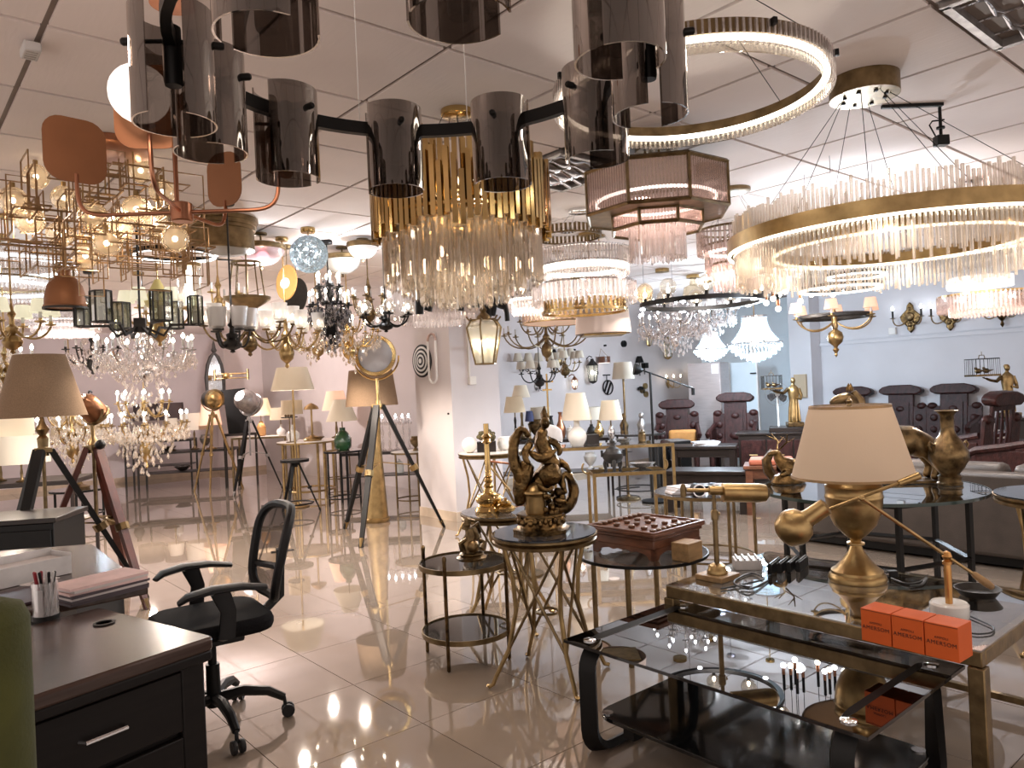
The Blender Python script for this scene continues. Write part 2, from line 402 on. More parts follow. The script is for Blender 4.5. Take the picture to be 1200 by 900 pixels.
troffer(*TROF[1], 'unlit louvred ceiling troffer behind the gold tube chandelier and the octagonal fixture')

# walls
def wall(name, u0, u1, v0, v1, m, z1=CEIL): return struct(name, rotbox(u0, u1, v0, v1, 0, z1), m)
wall('wall_right', 11.2, 11.3, -3, 5.75, M['wallcool'])
wall('wall_right_pilaster', 10.9, 11.9, 5.75, 6.1, M['wallcool'])
wall('wall_alcove', 11.7, 11.8, 6.1, 8.3, M['blueish'])
wall('wall_back', 5.9, 11.9, 8.3, 8.45, M['wall'])
wall('wall_back_return', 5.9, 6.0, 8.45, 15, M['wall'])
wall('wall_left', -3, 5.9, 15, 15.1, M['wallmauve'])
struct('baseboard_back', rotbox(5.9, 11.7, 8.28, 8.3, 0, .09), M['skirt'])
struct('baseboard_left', rotbox(-3, 5.9, 14.98, 15, 0, .09), M['skirt'])
struct('baseboard_right', rotbox(11.18, 11.2, -3, 5.75, 0, .09), M['skirt'])
_tz = at(1200, 387, G(11.2, 0).y + 1).z
def wallz(px, py):  # height on the right wall plane under a pixel
    r = ray(px, py); k = 11.2 / (r.x * cos(YAW) + r.y * sin(YAW)); return V((r.x * k, r.y * k, CAMZ + r.z * k))
def planev(px, py, v):
    r = ray(px, py); k = v / (-r.x * sin(YAW) + r.y * cos(YAW)); return V((r.x * k, r.y * k, CAMZ + r.z * k))
tz = wallz(1100, 394).z
struct('trim_1', rotbox(11.165, 11.2, -3, 5.75, tz - .02, tz + .03), M['wallcool'], bev=.004)
struct('trim_2', rotbox(11.17, 11.2, -3, 5.75, tz + .045, tz + .06), M['wallcool'])
# free-standing square column with target dial, and the second pier further left
col = struct('column', rotbox(4.70, 5.36, 6.51, 7.20, 0, CEIL), M['wall'])
struct('trim_3', rotbox(4.69, 5.37, 6.50, 7.21, 0, .10), M['skirt'])
pa = onz(333, 548, 0); pu, pv = uv(pa)
struct('pier', rotbox(pu - 1.1, pu, pv, pv + .6, 0, CEIL), pm('white pinkish plaster', (.88, .80, .79), .85, 0, .05, 2))
struct('trim_4', rotbox(pu - 1.11, pu + .01, pv - .01, pv + .61, 0, .09), M['skirt'])
# floor hatch strips (slim vents)
for (px, py, ln, lab) in ((331, 646, .2, 'narrow dark floor slot beside the mesh office chair'), (735, 572, .35, 'slim dark floor slot under the long brass glass tables')):
    p = onz(px, py, 0)
    solo('floor_vent', lab, 'floor vent', B().box((0, 0, .003), (ln, .05, .006)), M['blackmet'], (p.x, p.y, 0), .35)
# lamps of the room: the showroom light that the hundreds of fixtures give off

# ================================================================== foreground furniture
# ---- low black glass table
LA = onz(665, 750, .42)
def gxy(u, v, o): return V((o.x + u * cos(YAW) - v * sin(YAW), o.y + u * sin(YAW) + v * cos(YAW), 0))
lt_c = gxy(.34, -.57, LA)
lt = thing('coffee_table', 'low black glass coffee table with rounded black loop legs and a black lower shelf', 'coffee table', lt_c, YAW)
b = B().prism(rrect(.70, 1.16, .018), 0, .010); part('glass_top', b, M['darkglass'], lt, loc=(0, 0, .412))
b = B().prism(rrect(.56, 1.02, .08), 0, .016); part('glass_rim', B().box((0, .58, .417), (.70, .004, .011)).box((0, -.58, .417), (.70, .004, .011)).box((.35, 0, .417), (.004, 1.16, .011)).box((-.35, 0, .417), (.004, 1.16, .011)), M['blackglass'], lt)
part('lower_shelf', b, pm('glossy black lacquer shelf', (.006, .006, .006), .07, spec=.5), lt, loc=(0, .0, .125), bev=.003)
loop = [(-.31, 0, .40)]
def rloop(w, h, r):
    o = []
    for cx, cz, a in ((w - r, h - r, 0), (-w + r, h - r, pi / 2), (-w + r, r, pi), (w - r, r, 1.5 * pi)):
        for i in range(7): o.append((cx + r * cos(a + pi / 2 * i / 6), 0, cz + r * sin(a + pi / 2 * i / 6)))
    return o
for y in (-.49, .49):
    b = B().tube(rloop(.32, .398, .09), .026, 4, closed=True, flat=(1.7, .75)); part('leg', b, M['black'], lt, loc=(0, y, .006))
for x, y in ((-.29, .5), (.29, .5), (-.29, -.5), (.29, -.5)):
    part('glass_stud', B().lathe([(.024, 0), (.024, .004), (.020, .006)], 16), M['chrome'], lt, loc=(x, y, .422))
    part('shelf_stud', B().lathe([(.022, 0), (.022, .004)], 16), M['chrome'], lt, loc=(x * .85, y * .93, .141))
part('shelf_rail', B().box((0, .36, .1), (.5, .05, .05)).box((0, -.36, .1), (.5, .05, .05)), M['black'], lt)

# ---- large brass table with smoky glass top
E0 = onz(1136, 769, .50); bt_c = gxy(.47, .60, E0)
bt = thing('coffee_table', 'large coffee table with aged brass frame and smoky glass top carrying the brass urn lamp', 'coffee table', bt_c, YAW)
W2, L2 = .40, .60
def frame_rail(x0, y0, x1, y1, h=.05, w=.035, z=.475):
    return B().box(((x0 + x1) / 2, (y0 + y1) / 2, z), (abs(x1 - x0) + w, abs(y1 - y0) + w, h))
for r in ((-W2, -L2, -W2, L2), (W2, -L2, W2, L2), (-W2 + .036, -L2, W2 - .036, -L2), (-W2 + .036, L2, W2 - .036, L2)):
    part('rail', frame_rail(*r), M['dbrass'], bt, bev=.004)
for sx in (-1, 1):
    for sy in (-1, 1): part('leg', B().box((sx * W2, sy * L2, .225), (.05, .05, .45)), M['dbrass'], bt, bev=.004)
part('glass_top', B().box((0, 0, .5025), (2 * W2 + .03, 2 * L2 + .03, .006)), M['tableglass'], bt)
part('stretcher', B().box((0, 0, .06), (2 * W2, .03, .03)), M['dbrass'], bt)
part('lower_rail', B().box((W2, 0, .06), (.025, 2 * L2 - .05, .025)), M['dbrass'], bt)
TZ = .506
# ---- brass urn lamp
p = onz(1005, 680, TZ)
ul = thing('table_lamp', 'large brass urn table lamp with tan tapered drum shade on the brass glass table', 'lamp', p)
prof = [(.115, 0), (.118, .012), (.112, .028), (.105, .034), (.104, .045), (.088, .056), (.06, .085), (.032, .125), (.022, .15), (.036, .156), (.036, .163), (.022, .168), (.024, .178), (.05, .20), (.085, .24), (.106, .29), (.113, .33), (.114, .352), (.117, .356), (.117, .366), (.114, .37), (.114, .40), (.117, .404), (.112, .412), (.085, .425), (.06, .445), (.05, .47), (.045, .50)]
part('urn_body', B().lathe(prof, 40), M['brass'], ul)
part('neck', B().cyl((0, 0, .49), (0, 0, .74), .012), M['brass'], ul)
part('lamp_shade', B().lathe([(.248, .445), (.162, .75), (.158, .75), (.244, .445)], 48, closed=True), M['cream'], ul)
part('shade_trim', B().lathe([(.164, .741), (.1655, .741), (.163, .753), (.1575, .753)], 48, closed=True).lathe([(.2465, .444), (.251, .444), (.2488, .454), (.2445, .454)], 48, closed=True), M['oak'], ul)
part('finial', B().lathe([(.002, .745), (.012, .75), (.008, .76), (.013, .77), (.002, .785)], 12).box((0, 0, .742), (.32, .006, .004)), M['dbrass'], ul)
# ---- pharmacy lamp with barrel shade
p = onz(841, 678, TZ)
pl = thing('desk_lamp', 'brass pharmacy lamp with horizontal barrel shade on square wooden foot at the table corner', 'lamp', p, YAW)
part('foot', B().box((0, 0, .012), (.14, .14, .024)), M['oak'], pl, bev=.003)
part('base', B().lathe([(.045, .024), (.046, .035), (.04, .045), (.036, .06), (.018, .07)], 24), M['brass'], pl)
part('stem', B().lathe([(.0115, .06), (.0115, .26), (.016, .262), (.017, .30), (.013, .305), (.0085, .31), (.0085, .415), (.002, .418)], 14), M['dbrass'], pl)
part('clutch_knob', B().cyl((0, 0, .285), (.03, 0, .285), .009), M['brass'], pl)
b = B(); T = Matrix.Rotation(-YAW, 4, 'Z') @ tm((-.02, 0, .385), 0, rad(93), 0)
b.lathe([(.03, .055), (.042, .06), (.042, .22), (.038, .25), (.02, .265), (.002, .268)], 24, T)
part('barrel_shade', b, M['brass'], pl)
b = B(); T = Matrix.Rotation(-YAW, 4, 'Z') @ tm((-.12, 0, .40), 0, rad(93), 0)
b.lathe([(.008, 0), (.008, .10), (.021, .10), (.021, .17), (.03, .17)], 16, T).cyl((0, 0, -.03), (0, 0, .035), .011, T=None) if False else b.lathe([(.009, 0), (.009, .10), (.021, .10), (.021, .16)], 16, T)
part('arm', b, M['brass'], pl)
b = B().lathe([(.014, .37), (.014, .41), (.01, .425), (.002, .43)], 12, Matrix.Rotation(-YAW, 4, 'Z') @ tm((-.135, 0, 0)))
part('end_knob', b, M['dbrass'], pl)
# ---- swing arm lamp
q = onz(1113, 722, TZ)
sl = thing('swing_arm_lamp', 'brass swing arm lamp with white pottery foot and wooden handle behind the orange boxes', 'lamp', q)
part('foot', B().lathe([(.062, 0), (.064, .005), (.064, .045), (.058, .052), (.055, .048), (.0, .046)], 28), M['porcelain'], sl)
def loc_(px, py, d): 
    return at(px, py, d) - q
d0 = q.y
j = loc_(1108, 652, d0); j.x = 0.0; j.y = 0
zt = j.z
part('post', B().lathe([(.012, .046), (.013, zt - .05), (.011, zt - .03), (.016, zt - .028), (.016, zt - .018), (.010, zt - .014), (.017, zt), (.012, zt + .015), (.002, zt + .02)], 14), pm('warm copper brass', (.50, .26, .09), .3, 1), sl)
a1 = loc_(1010, 584, d0 + .05); a2 = loc_(1062, 563, d0 + .10); a3 = loc_(952, 604, d0 + .12); h0 = loc_(1120, 658, d0); h1 = loc_(1164, 689, d0 - .05)
J = V((0, 0, zt))
part('lower_arm', B().cyl(J, a1, .0065, n=8).ball(a1, .011), M['brass'], sl)
part('upper_arm', B().cyl(a3, a2, .0065, n=8).cyl(a2 + (a2 - a3).normalized() * -.03, a2 + (a2 - a3).normalized() * .05, .012, .016, n=12), M['brass'], sl)
mid = h0.lerp(h1, .45)
part('counter_rod', B().cyl(J, mid, .006, n=8), M['brass'], sl)
part('handle', B().lathe([(.008, 0), (.012, .01), (.014, .05), (.011, .075), (.004, .08)], 14, aim(mid, h1)), M['oak'], sl, label='turned wooden handle')
hd = loc_(935, 615, d0 + .14); dr = (hd - a3).normalized()
Ts = aim(a3 - dr * .035, hd)
part('lamp_head', B().lathe([(.020, -.03), (.032, -.025), (.033, .055), (.036, .06), (.058, .075), (.07, .105), (.07, .125), (.055, .165), (.03, .18), (0, .185)], 24, Ts), M['brass'], sl)
# ---- small goods on the table
def obox(px, py, label, i):
    p = onz(px, py, TZ); a = YAW - pi / 2 + rad(3)
    t = thing('card_box', label, 'box', p, a, 'orange card boxes in a row on the glass table')
    w = .098; h = .108
    part('carton', B().box((w / 2, w / 2, h / 2), (w, w, h)), M['orange'], t, bev=.0015)
    part('lid_seam', B().box((w / 2, -.0006, h - .004), (w * .98, .0012, .0012)), M['ink'], t)
    for txt, sz, z in (('AMPOLI', .0105, .062), ('AMERSOM', .0175, .043)):
        cu_ = bpy.data.curves.new('lettering', 'FONT'); cu_.body = txt; cu_.size = sz; cu_.align_x = 'CENTER'; cu_.extrude = .0002; cu_.space_character = 1.15
        tmp = bpy.data.objects.new('tmp', cu_); C.objects.link(tmp); bpy.context.view_layer.update()
        me_ = bpy.data.meshes.new_from_object(tmp.evaluated_get(bpy.context.evaluated_depsgraph_get())); bpy.data.objects.remove(tmp); me_.materials.clear(); me_.materials.append(M['ink'])
        o = bpy.data.objects.new('lettering', me_); C.objects.link(o); o.parent = t; o['kind'] = 'stuff'; o.location = (w / 2, -.0012, z); o.rotation_euler = (pi / 2, 0, 0)
    return t
e = onz(1014, 748, TZ); e2 = onz(1131, 776, TZ); dv = (e2 - e); dv.normalize()
ang = atan2(dv.y, dv.x)
for i, lab in enumerate(('orange card box with dark lettering, of three the one nearest the brass urn lamp', 'orange card box with dark lettering, middle one of the row of three', 'orange card box with dark lettering, end one at the brass table corner')):
    p = onz(1010, 750, TZ) + dv * (.1015 * i)
    t = obox(600, 700, lab, i); t.location = p; t.rotation_euler = (0, 0, ang)
# black heat-sink like driver boxes
p = onz(868, 672, TZ)
t = thing('metal_driver', 'pale grey finned metal driver box lying beside the pharmacy lamp', 'light driver', p + V((.06, .10, 0)), rad(-8))
part('case', B().box((0, 0, .022), (.12, .10, .044)), M['whiteplastic'], t, bev=.002)
for k in range(4): part('fin', B().box((-.045 + .03 * k, 0, .048), (.006, .10, .012)), M['steel'], t)
for k in range(4):
    pp = onz(912 + 11 * k, 672 - 1 * k, TZ) + V((0, .05, 0))
    solo('black_driver', ['black metal driver block next to the pale finned box', 'second black driver block in the row from the pale finned box', 'third black driver block in the row from the pale finned box', 'last black driver block in the row, towards the brass urn lamp'][k], 'light driver',
         B().box((0, 0, .022), (.02, .15, .044)).box((0, 0, .045), (.008, .15, .008)), M['blackmet'], pp, rad(-35), 'black driver blocks on the glass table', bev=.002)
def wire(label, pts, r=.004, name='cable'):
    P = [V(x) for x in pts]; o = []
    for i in range(len(P) - 1):
        a, b_, c, d = P[max(i - 1, 0)], P[i], P[i + 1], P[min(i + 2, len(P) - 1)]
        for k in range(6):
            t = k / 6; o.append(.5 * ((2 * b_) + (c - a) * t + (2 * a - 5 * b_ + 4 * c - d) * t * t + (3 * b_ - a - 3 * c + d) * t ** 3))
    o.append(P[-1])
    return solo(name, label, 'cable', B().tube(o, r, 6), M['cable'])
z_ = TZ + .005
wire('black coiled cable heaped beside the wooden foot of the pharmacy lamp', [onz(x, y, z_ + .004 * (i % 3)) for i, (x, y) in enumerate([(845, 690), (875, 684), (895, 678), (880, 672), (860, 682), (878, 690), (900, 680), (885, 688), (868, 686)])], .0045)
wire('black mains cable with plug lying right of the brass urn lamp', [onz(x, y, z_) for x, y in [(1045, 678), (1062, 684), (1078, 682), (1086, 677), (1080, 685), (1066, 687)]], .005)
wire('thin black cable looping off the white pottery foot', [onz(x, y, z_) for x, y in [(1136, 722), (1150, 728), (1164, 735), (1162, 741), (1148, 743), (1137, 742)]], .003)
p = onz(1046, 676, TZ)
t = thing('power_plug', 'black mains plug lying on the glass near the brass urn lamp', 'plug', p)
part('plug_body', B().box((0, 0, .014), (.04, .03, .028)), M['plastic'], t, bev=.004)
for k in (-1, 1): part('pin', B().cyl((-.02, k * .008, .014), (-.04, k * .008, .014), .003, n=6), M['chrome'], t)
p = onz(1146, 699, TZ)
t = thing('shallow_bowl', 'shallow black metal bowl lamp shade lying upturned at the table edge', 'bowl', p)
part('dish', B().lathe([(.03, 0), (.062, .006), (.082, .034), (.078, .034), (.058, .012), (0, .008)], 28), M['iron'], t)

# ---- office desk
dk = onz(255, 742, .75)        # front right corner of the top
ang_d = None
pA, pB_, pC = onz(252, 745, .75), onz(42, 815, .75), onz(205, 692, .75)
ax = (pA - pB_).normalized(); dA = atan2(ax.y, ax.x)
de = thing('office_desk', 'dark stained office desk with glossy top and drawer pedestal, end facing the camera', 'desk', (pA.x, pA.y, 0), dA)
DEP = .80 * .78; LEN = .82
# local frame: x runs right along the near edge (origin at right corner), y away from the camera
part('desktop', B().prism([(x - LEN / 2, y + DEP / 2) for x, y in rrect(LEN, DEP, .02)], .712, .75), M['desk'], de, bev=.008)
part('edge_moulding', B().box((-LEN / 2, .012, .70), (LEN - .02, .02, .03)).box((-.012, DEP / 2, .70), (.02, DEP - .02, .03)), M['deskface'], de, bev=.006)
part('pedestal', B().box((-.30, DEP / 2, .36), (.46, DEP - .10, .66)), M['deskface'], de, bev=.003)
part('post', B().box((-.055, .06, .345), (.07, .07, .69)), M['deskface'], de, bev=.006)
part('post', B().box((-.055, DEP - .06, .345), (.07, .07, .69)), M['deskface'], de, bev=.006)
for z, h in ((.595, .17), (.39, .23), (.15, .22)):
    d = part('drawer', B().box((-.30, .035, z), (.42, .02, h - .012)), M['deskface'], de, bev=.003)
    part('handle', B().tube([(-.355, .025, z), (-.35, .005, z), (-.25, .005, z), (-.245, .025, z)], .006, 8), M['chrome'], d, label='slim chrome bar handle')
part('cable_grommet', B().lathe([(.028, .7505), (.030, .7505), (.030, .754), (.022, .754), (.022, .7505)], 24, Matrix.Translation((-.09, .42, 0)), closed=False), M['black'], de)
part('modesty_panel', B().box((-.68, .10, .36), (.26, .02, .68)), M['deskface'], de)
# return desk behind it
pR, pR2 = onz(110, 642, .76), onz(176, 700, .76)
rd_c = onz(60, 690, .76)
axr = (onz(120, 640, .76) - onz(168, 690, .76)); aR = dA
rt = thing('side_desk', 'glossy dark return desk joining the office desk, papers piled on it', 'desk', (0, 0, 0), 0)
poly = [onz(x, y, .735) for x, y in ((-60, 655), (108, 642), (174, 693), (-60, 742))]
part('desktop', B().prism([(a.x, a.y) for a in poly], .725, .755), M['desk'], rt, bev=.006)
part('side_panel', B().prism([(a.x, a.y) for a in [poly[1].lerp(poly[0], .1), poly[2].lerp(poly[0], .1), poly[2].lerp(poly[0], .13), poly[1].lerp(poly[0], .13)]], 0, .725), M['deskface'], rt)
# items on desks
DZ = .7505
p = onz(54, 725, DZ)
ph = thing('pen_holder', 'clear plastic pen holder with black foot band, packed with pens, on the office desk', 'pen holder', p)
part('cup', B().lathe([(.036, 0), (.036, .115), (.0335, .115), (.0335, .004), (0, .004)], 24), thin('clear pen pot', (.88, .86, .86), (1, 1, 1), .10, .8, .03, .12), ph)
part('foot_band', B().lathe([(.0365, .0), (.0385, .0), (.0385, .014), (.0365, .014)], 24, closed=True), M['black'], ph)
part('card_insert', B().lathe([(.0325, .006), (.0325, .095)], 10, a0=-2.2, a1=-1.2), M['paper'], ph)
for k in range(9):
    a = k * 2.4; r = .022
    t = solo('pen', ['black ballpoint pen standing in the clear pen holder', 'dark red pen standing in the clear pen holder', 'pale grey pen standing in the clear pen holder'][k % 3], 'pen',
         B().lathe([(.001, 0), (.004, .012), (.004, .125), (.0045, .126), (.0045, .14), (.002, .142)], 8), [M['plastic'], pm('dark red plastic', (.25, .02, .03), .3), M['whiteplastic']][k % 3], p + V((r * .5 * cos(a), r * .5 * sin(a), .006)), 0, 'pens in the clear holder')
    t.rotation_euler = (rad(9) * sin(a), rad(9) * cos(a), 0)
# stack of pink papers in folders
p0 = onz(72, 712, DZ); q0 = onz(158, 690, DZ)
aS = atan2((q0 - p0).y, (q0 - p0).x)
for k in range(7):
    mm = [M['darkpaper'], M['darkpaper'], M['paper'], M['darkpaper'], M['pinkpaper'], M['paper'], M['pinkpaper']][k]
    c = onz(117, 699, DZ)
    nm = ['dark card folder at the bottom of the stack on the desk', 'second dark folder from the bottom of the desk stack', 'white paper bundle low in the desk stack', 'dark folder under the pink sheets of the desk stack', 'lower pink paper bundle near the top of the desk stack', 'white sheet bundle between the pink ones in the desk stack', 'pink paper bundle lying topmost on the desk stack'][k]
    solo('paper_bundle', nm, 'papers', B().box((0, 0, .004), (.265 - .006 * (k % 3), .15, .008)), mm, (c.x + .004 * (k % 2), c.y, DZ + .0065 + .0082 * k), aS + rad([0, 2, -1, 1, -2, 2, 0][k]), 'paper stack on the desk')
p = onz(22, 688, .757)
t = thing('document_tray', 'pale grey upright letter tray holding papers, on the return desk', 'letter tray', p + V((-.05, .12, 0)), dA + rad(4))
part('front_panel', B().box((0, -.07, .035), (.26, .004, .07)), M['whiteplastic'], t)
part('back_panel', B().box((0, .07, .045), (.26, .004, .09)), M['whiteplastic'], t)
part('end_panel', B().box((.13, 0, .04), (.004, .14, .08)), M['whiteplastic'], t)
part('papers', B().box((0, 0, .032), (.24, .12, .06)), M['paper'], t)
p = onz(35, 697, .757)
solo('dark_folder', 'flat dark purple folder lying before the letter tray', 'folder', B().box((0, 0, .004), (.34, .24, .008)), pm('purple black card', (.055, .03, .04), .5), (p.x, p.y - .02, .757), dA + rad(6))
p = onz(47, 682, .766)
solo('loose_note', 'loose cream note sheet curling on the dark purple folder', 'paper', B().box((0, 0, .002), (.12, .05, .003)), M['paper'], p, dA + rad(14))
# ---- green upholstered chair at the left edge
p = onz(-30, 800, .75)
gc = thing('upholstered_chair', 'olive green upholstered chair back at the left edge of the picture', 'chair', (-.985, 1.06, 0), rad(20))
part('backrest', B().prism(rrect(.50, .12, .055, 6), .44, 1.115), M['green'], gc, bev=.03)
part('seat', B().prism([(x, y - .28) for x, y in rrect(.50, .46, .06)], .36, .46), M['green'], gc, bev=.02)
for x in (-.2, .2):
    for y in (-.45, -.04): part('leg', B().cyl((x, y, 0), (x, y, .36), .014, .02), M['ebony'], gc)

# ---- mesh office chair
p = onz(250, 812, 0)
oc_c = at(250, 800, 3.22); oc_c.z = 0
oc = thing('office_chair', 'black mesh back office chair with armrests on a five star castor base', 'chair', oc_c, rad(0))
th = rad(196)   # heading of the sitter, local -y turned
fw = V((-.82, -.57, 0)).normalized(); sd = V((-fw.y, fw.x, 0))   # faces the desk
def L3(a, s, z): return fw * a + sd * s + V((0, 0, z))
for k in range(5):
    a = rad(20) + k * 2 * pi / 5; dx = V((cos(a), sin(a), 0)); sx = V((-sin(a), cos(a), 0))
    s = part('base_spoke', B().tube([dx * .03 + V((0, 0, .135)), dx * .12 + V((0, 0, .145)), dx * .22 + V((0, 0, .125)), dx * .285 + V((0, 0, .085))], [.024, .023, .02, .016], 8), M['blackmet'], oc)
    cb = B()
    for q in (-1, 1): cb.lathe([(.008, -.009), (.026, -.009), (.028, -.005), (.028, .005), (.026, .009), (.008, .009)], 14, Matrix.Translation(dx * .30 + sx * (.016 * q) + V((0, 0, .029))) @ sx.to_track_quat('Z', 'Y').to_matrix().to_4x4())
    cb.cyl(dx * .29 + V((0, 0, .04)), dx * .285 + V((0, 0, .09)), .008)
    part('castor', cb, M['plastic'], s)
part('gas_column', B().cyl((0, 0, .10), (0, 0, .28), .03, .028, 16).cyl((0, 0, .28), (0, 0, .40), .018, n=12), M['blackmet'], oc)
Rz = Matrix.Rotation(atan2(fw.y, fw.x) - pi / 2, 4, 'Z')
part('tilt_mechanism', B().box((0, 0, .40), (.16, .24, .06), Rz), M['plastic'], oc, bev=.01)
b = B().prism(rrect(.46, .45, .10, 5), .43, .495, Rz); part('seat', b, M['seatcloth'], oc, bev=.022)
bk = lambda s, z: L3(-.235 - (z - .55) * .22, s, z)
out = []
for i in range(40):
    a = 2 * pi * i / 40; e = 3.6
    cx = abs(cos(a)) ** (2 / e) * (1 if cos(a) > 0 else -1); cz = abs(sin(a)) ** (2 / e) * (1 if sin(a) > 0 else -1)
    z = .72 + .195 * cz; wd = .195 + .02 * (z - .72) / .2
    out.append(bk(wd * cx, z) + fw * (-.03 + .05 * cx * cx))
part('back_frame', B().tube(out, .020, 8, closed=True), M['plastic'], oc)
b = B(); n_ = 9; vs = []
for i in range(n_):
    z = .54 + (.90 - .54) * i / (n_ - 1)
    for jx in range(n_):
        u = -1 + 2 * jx / (n_ - 1); vs.append(bk(.20 * u, z) + fw * (-.03 + .05 * u * u))
b.add(vs, [(i * n_ + jx, i * n_ + jx + 1, (i + 1) * n_ + jx + 1, (i + 1) * n_ + jx) for i in range(n_ - 1) for jx in range(n_ - 1)])
part('mesh_panel', b, thin('sheer black mesh', (.30, .28, .27), (.2, .2, .2), .02, .2, .5, .12, (.1, .1, .1)), oc)
part('lumbar_bar', B().tube([bk(-.19, .64) + fw * .01, bk(0, .645) + fw * -.035, bk(.19, .64) + fw * .01], .016, 6), M['plastic'], oc)
part('back_bracket', B().tube([L3(-.02, .0, .43), L3(-.2, .0, .44), L3(-.30, 0, .52), L3(-.31, 0, .72)], .03, 6, flat=(1.3, .6)), M['plastic'], oc)
for s in (-1, 1):
    part('armrest', B().tube([L3(-.16, s * .27, .63), L3(-.06, s * .27, .65), L3(.05, s * .27, .655), L3(.14, s * .26, .64), L3(.17, s * .25, .62)], [.024, .03, .032, .03, .02], 8, flat=(1.25, .5)), M['plastic'], oc)
    part('arm_support', B().tube([L3(.0, s * .2, .44), L3(.0, s * .27, .46), L3(-.01, s * .27, .56), L3(.02, s * .27, .645)], [.022, .026, .024, .03], 6, flat=(1.4, .7)), M['plastic'], oc)
part('height_lever', B().tube([L3(-.1, -.1, .41), L3(-.14, -.27, .41), L3(-.16, -.30, .40)], .008, 6).tube([L3(-.22, -.24, .44), L3(-.25, -.27, .37), L3(-.26, -.27, .31)], .01, 6), M['plastic'], oc)

# ---- two tier round side table
c = at(547, 742, 3.97); c.z = 0
tt = thing('side_table', 'round two tier side table with dark mirrored tops and slim bronze legs', 'side table', c, rad(25))
for z, nm in ((.49, 'upper_tray'), (.14, 'lower_tray')):
    part(nm, B().lathe([(.0, z), (.225, z), (.23, z - .004), (.23, z + .012), (.236, z + .012), (.236, z - .014), (.225, z - .016), (0, z - .016)], 40), M['bronze'] if False else M['dbrass'], tt)
    part(nm + '_glass', B().lathe([(0, z + .001), (.225, z + .001), (.225, z + .005), (0, z + .005)], 40), M['greyglass'] if False else pm('dark mirror', (.06, .055, .05), .05, .6), tt)
for k in range(4):
    a = rad(45 + 90 * k)
    part('leg', B().lathe([(.006, 0), (.010, .006), (.010, .545), (.012, .55), (.012, .565), (.004, .575)], 10, Matrix.Translation((.235 * cos(a), .235 * sin(a), 0))), M['bronze'], tt)

# ---- X strut brass tables
def xtable(c, label, rz, R=.245, H=.69, top=None, hidden=False):
    t = thing('round_table', label, 'table', c, rz, 'brass strut tables')
    part('top_ring', B().lathe([(R - .02, H - .035), (R + .004, H - .035), (R + .006, H - .02), (R - .004, H - .014), (R + .010, H - .004), (R + .010, H + .006), (R - .02, H + .006)], 44, closed=True), M['dbrass'], t)
    part('glass_top', B().lathe([(0, H + .0065), (R + .004, H + .0065), (R + .004, H + .013), (0, H + .013)], 44), top or pm('dark glass disc', (.02, .022, .028), .05), t)
    for k in range(4):
        a = k * pi / 2; ca, sa = cos(a), sin(a)
        def Q(r, z, off=0): return (r * ca - off * sa, r * sa + off * ca, z)
        part('leg', B().tube([Q(R - .035, H - .03), Q(R - .075, H * .72), Q(R - .085, H * .5), Q(R - .04, H * .24), Q(R + .03, .05), Q(R + .045, .018), Q(R + .065, .012), Q(R + .07, .02)], [.011, .011, .011, .011, .010, .010, .011, .008], 8), M['brass'], t)
        a2 = a + pi / 2
        part('strut', B().cyl(Q(R - .04, H * .24), ((R - .07) * cos(a2), (R - .07) * sin(a2), H - .04), .0075, n=6), M['dbrass'], t)
        part('strut', B().cyl(Q(R - .04, H * .24), ((R - .07) * cos(a - pi / 2), (R - .07) * sin(a - pi / 2), H - .04), .0075, n=6), M['dbrass'], t)
    part('tie_ring', B().tube(circ(.055, H * .46, 20), .007, 6, closed=True), M['dbrass'], t)
    return t
c1 = onz(648, 768, 0); c1 = at(641, 700, 3.62); c1.z = 0
xtable(c1, 'round table with dark glass top on crossed brass struts, under the dragon bronze', rad(20))
c2 = at(593, 650, 4.48); c2.z = 0
xtable(c2, 'round table with pale glass top on crossed brass struts, under the brass candlestick', rad(30), .25, .66, M['tableglass'])
# ---- round glass table with chess set
c3 = at(752, 650, 3.95); c3.z = 0
ct = thing('round_table', 'low round clear glass table on bronze legs carrying the chess box', 'table', c3, rad(20))
part('glass_top', B().lathe([(0, .50), (.335, .50), (.338, .504), (.335, .512), (0, .512)], 56), M['tableglass'], ct)
part('rim', B().lathe([(.336, .497), (.343, .497), (.343, .512), (.336, .512)], 56, closed=True), M['blackmet'], ct)
for k in range(4):
    a = rad(45 + 90 * k); part('leg', B().cyl((.27 * cos(a), .27 * sin(a), 0), (.27 * cos(a), .27 * sin(a), .498), .014), M['dbrass'], ct)
part('cross_bar', B().box((0, 0, .49), (.54, .02, .014), Matrix.Rotation(rad(45), 4, 'Z')).box((0, 0, .49), (.54, .02, .014), Matrix.Rotation(rad(-45), 4, 'Z')), M['dbrass'], ct)
cz = .513
cb_c = at(757, 620, 3.98); cb_c.z = cz
cb = thing('chess_box', 'carved wooden chess box on bracket feet with flat walnut pieces on top', 'chess set', cb_c, YAW + rad(2))
for nm, w, z0, z1 in (('plinth_moulding', .40, .055, .10), ('case', .42, .10, .118), ('board', .44, .118, .135)):
    part(nm, B().prism(rrect(w, w, .008, 2), z0, z1), M['chesswood'], cb, bev=.004)
for q in range(4):
    T = Matrix.Rotation(q * pi / 2, 4, 'Z')
    pts = [(-.20, .056), (.20, .056), (.20, .0), (.165, .0), (.155, .02), (.13, .03), (.09, .036), (.06, .030), (.03, .038), (0, .034), (-.03, .038), (-.06, .030), (-.09, .036), (-.13, .03), (-.155, .02), (-.165, 0), (-.20, 0)][::-1]
    part('apron', B().prism(pts, .18, .2, T @ Matrix.Rotation(pi / 2, 4, 'X') @ Matrix.Translation((0, 0, -.0))), M['chesswood'], cb)
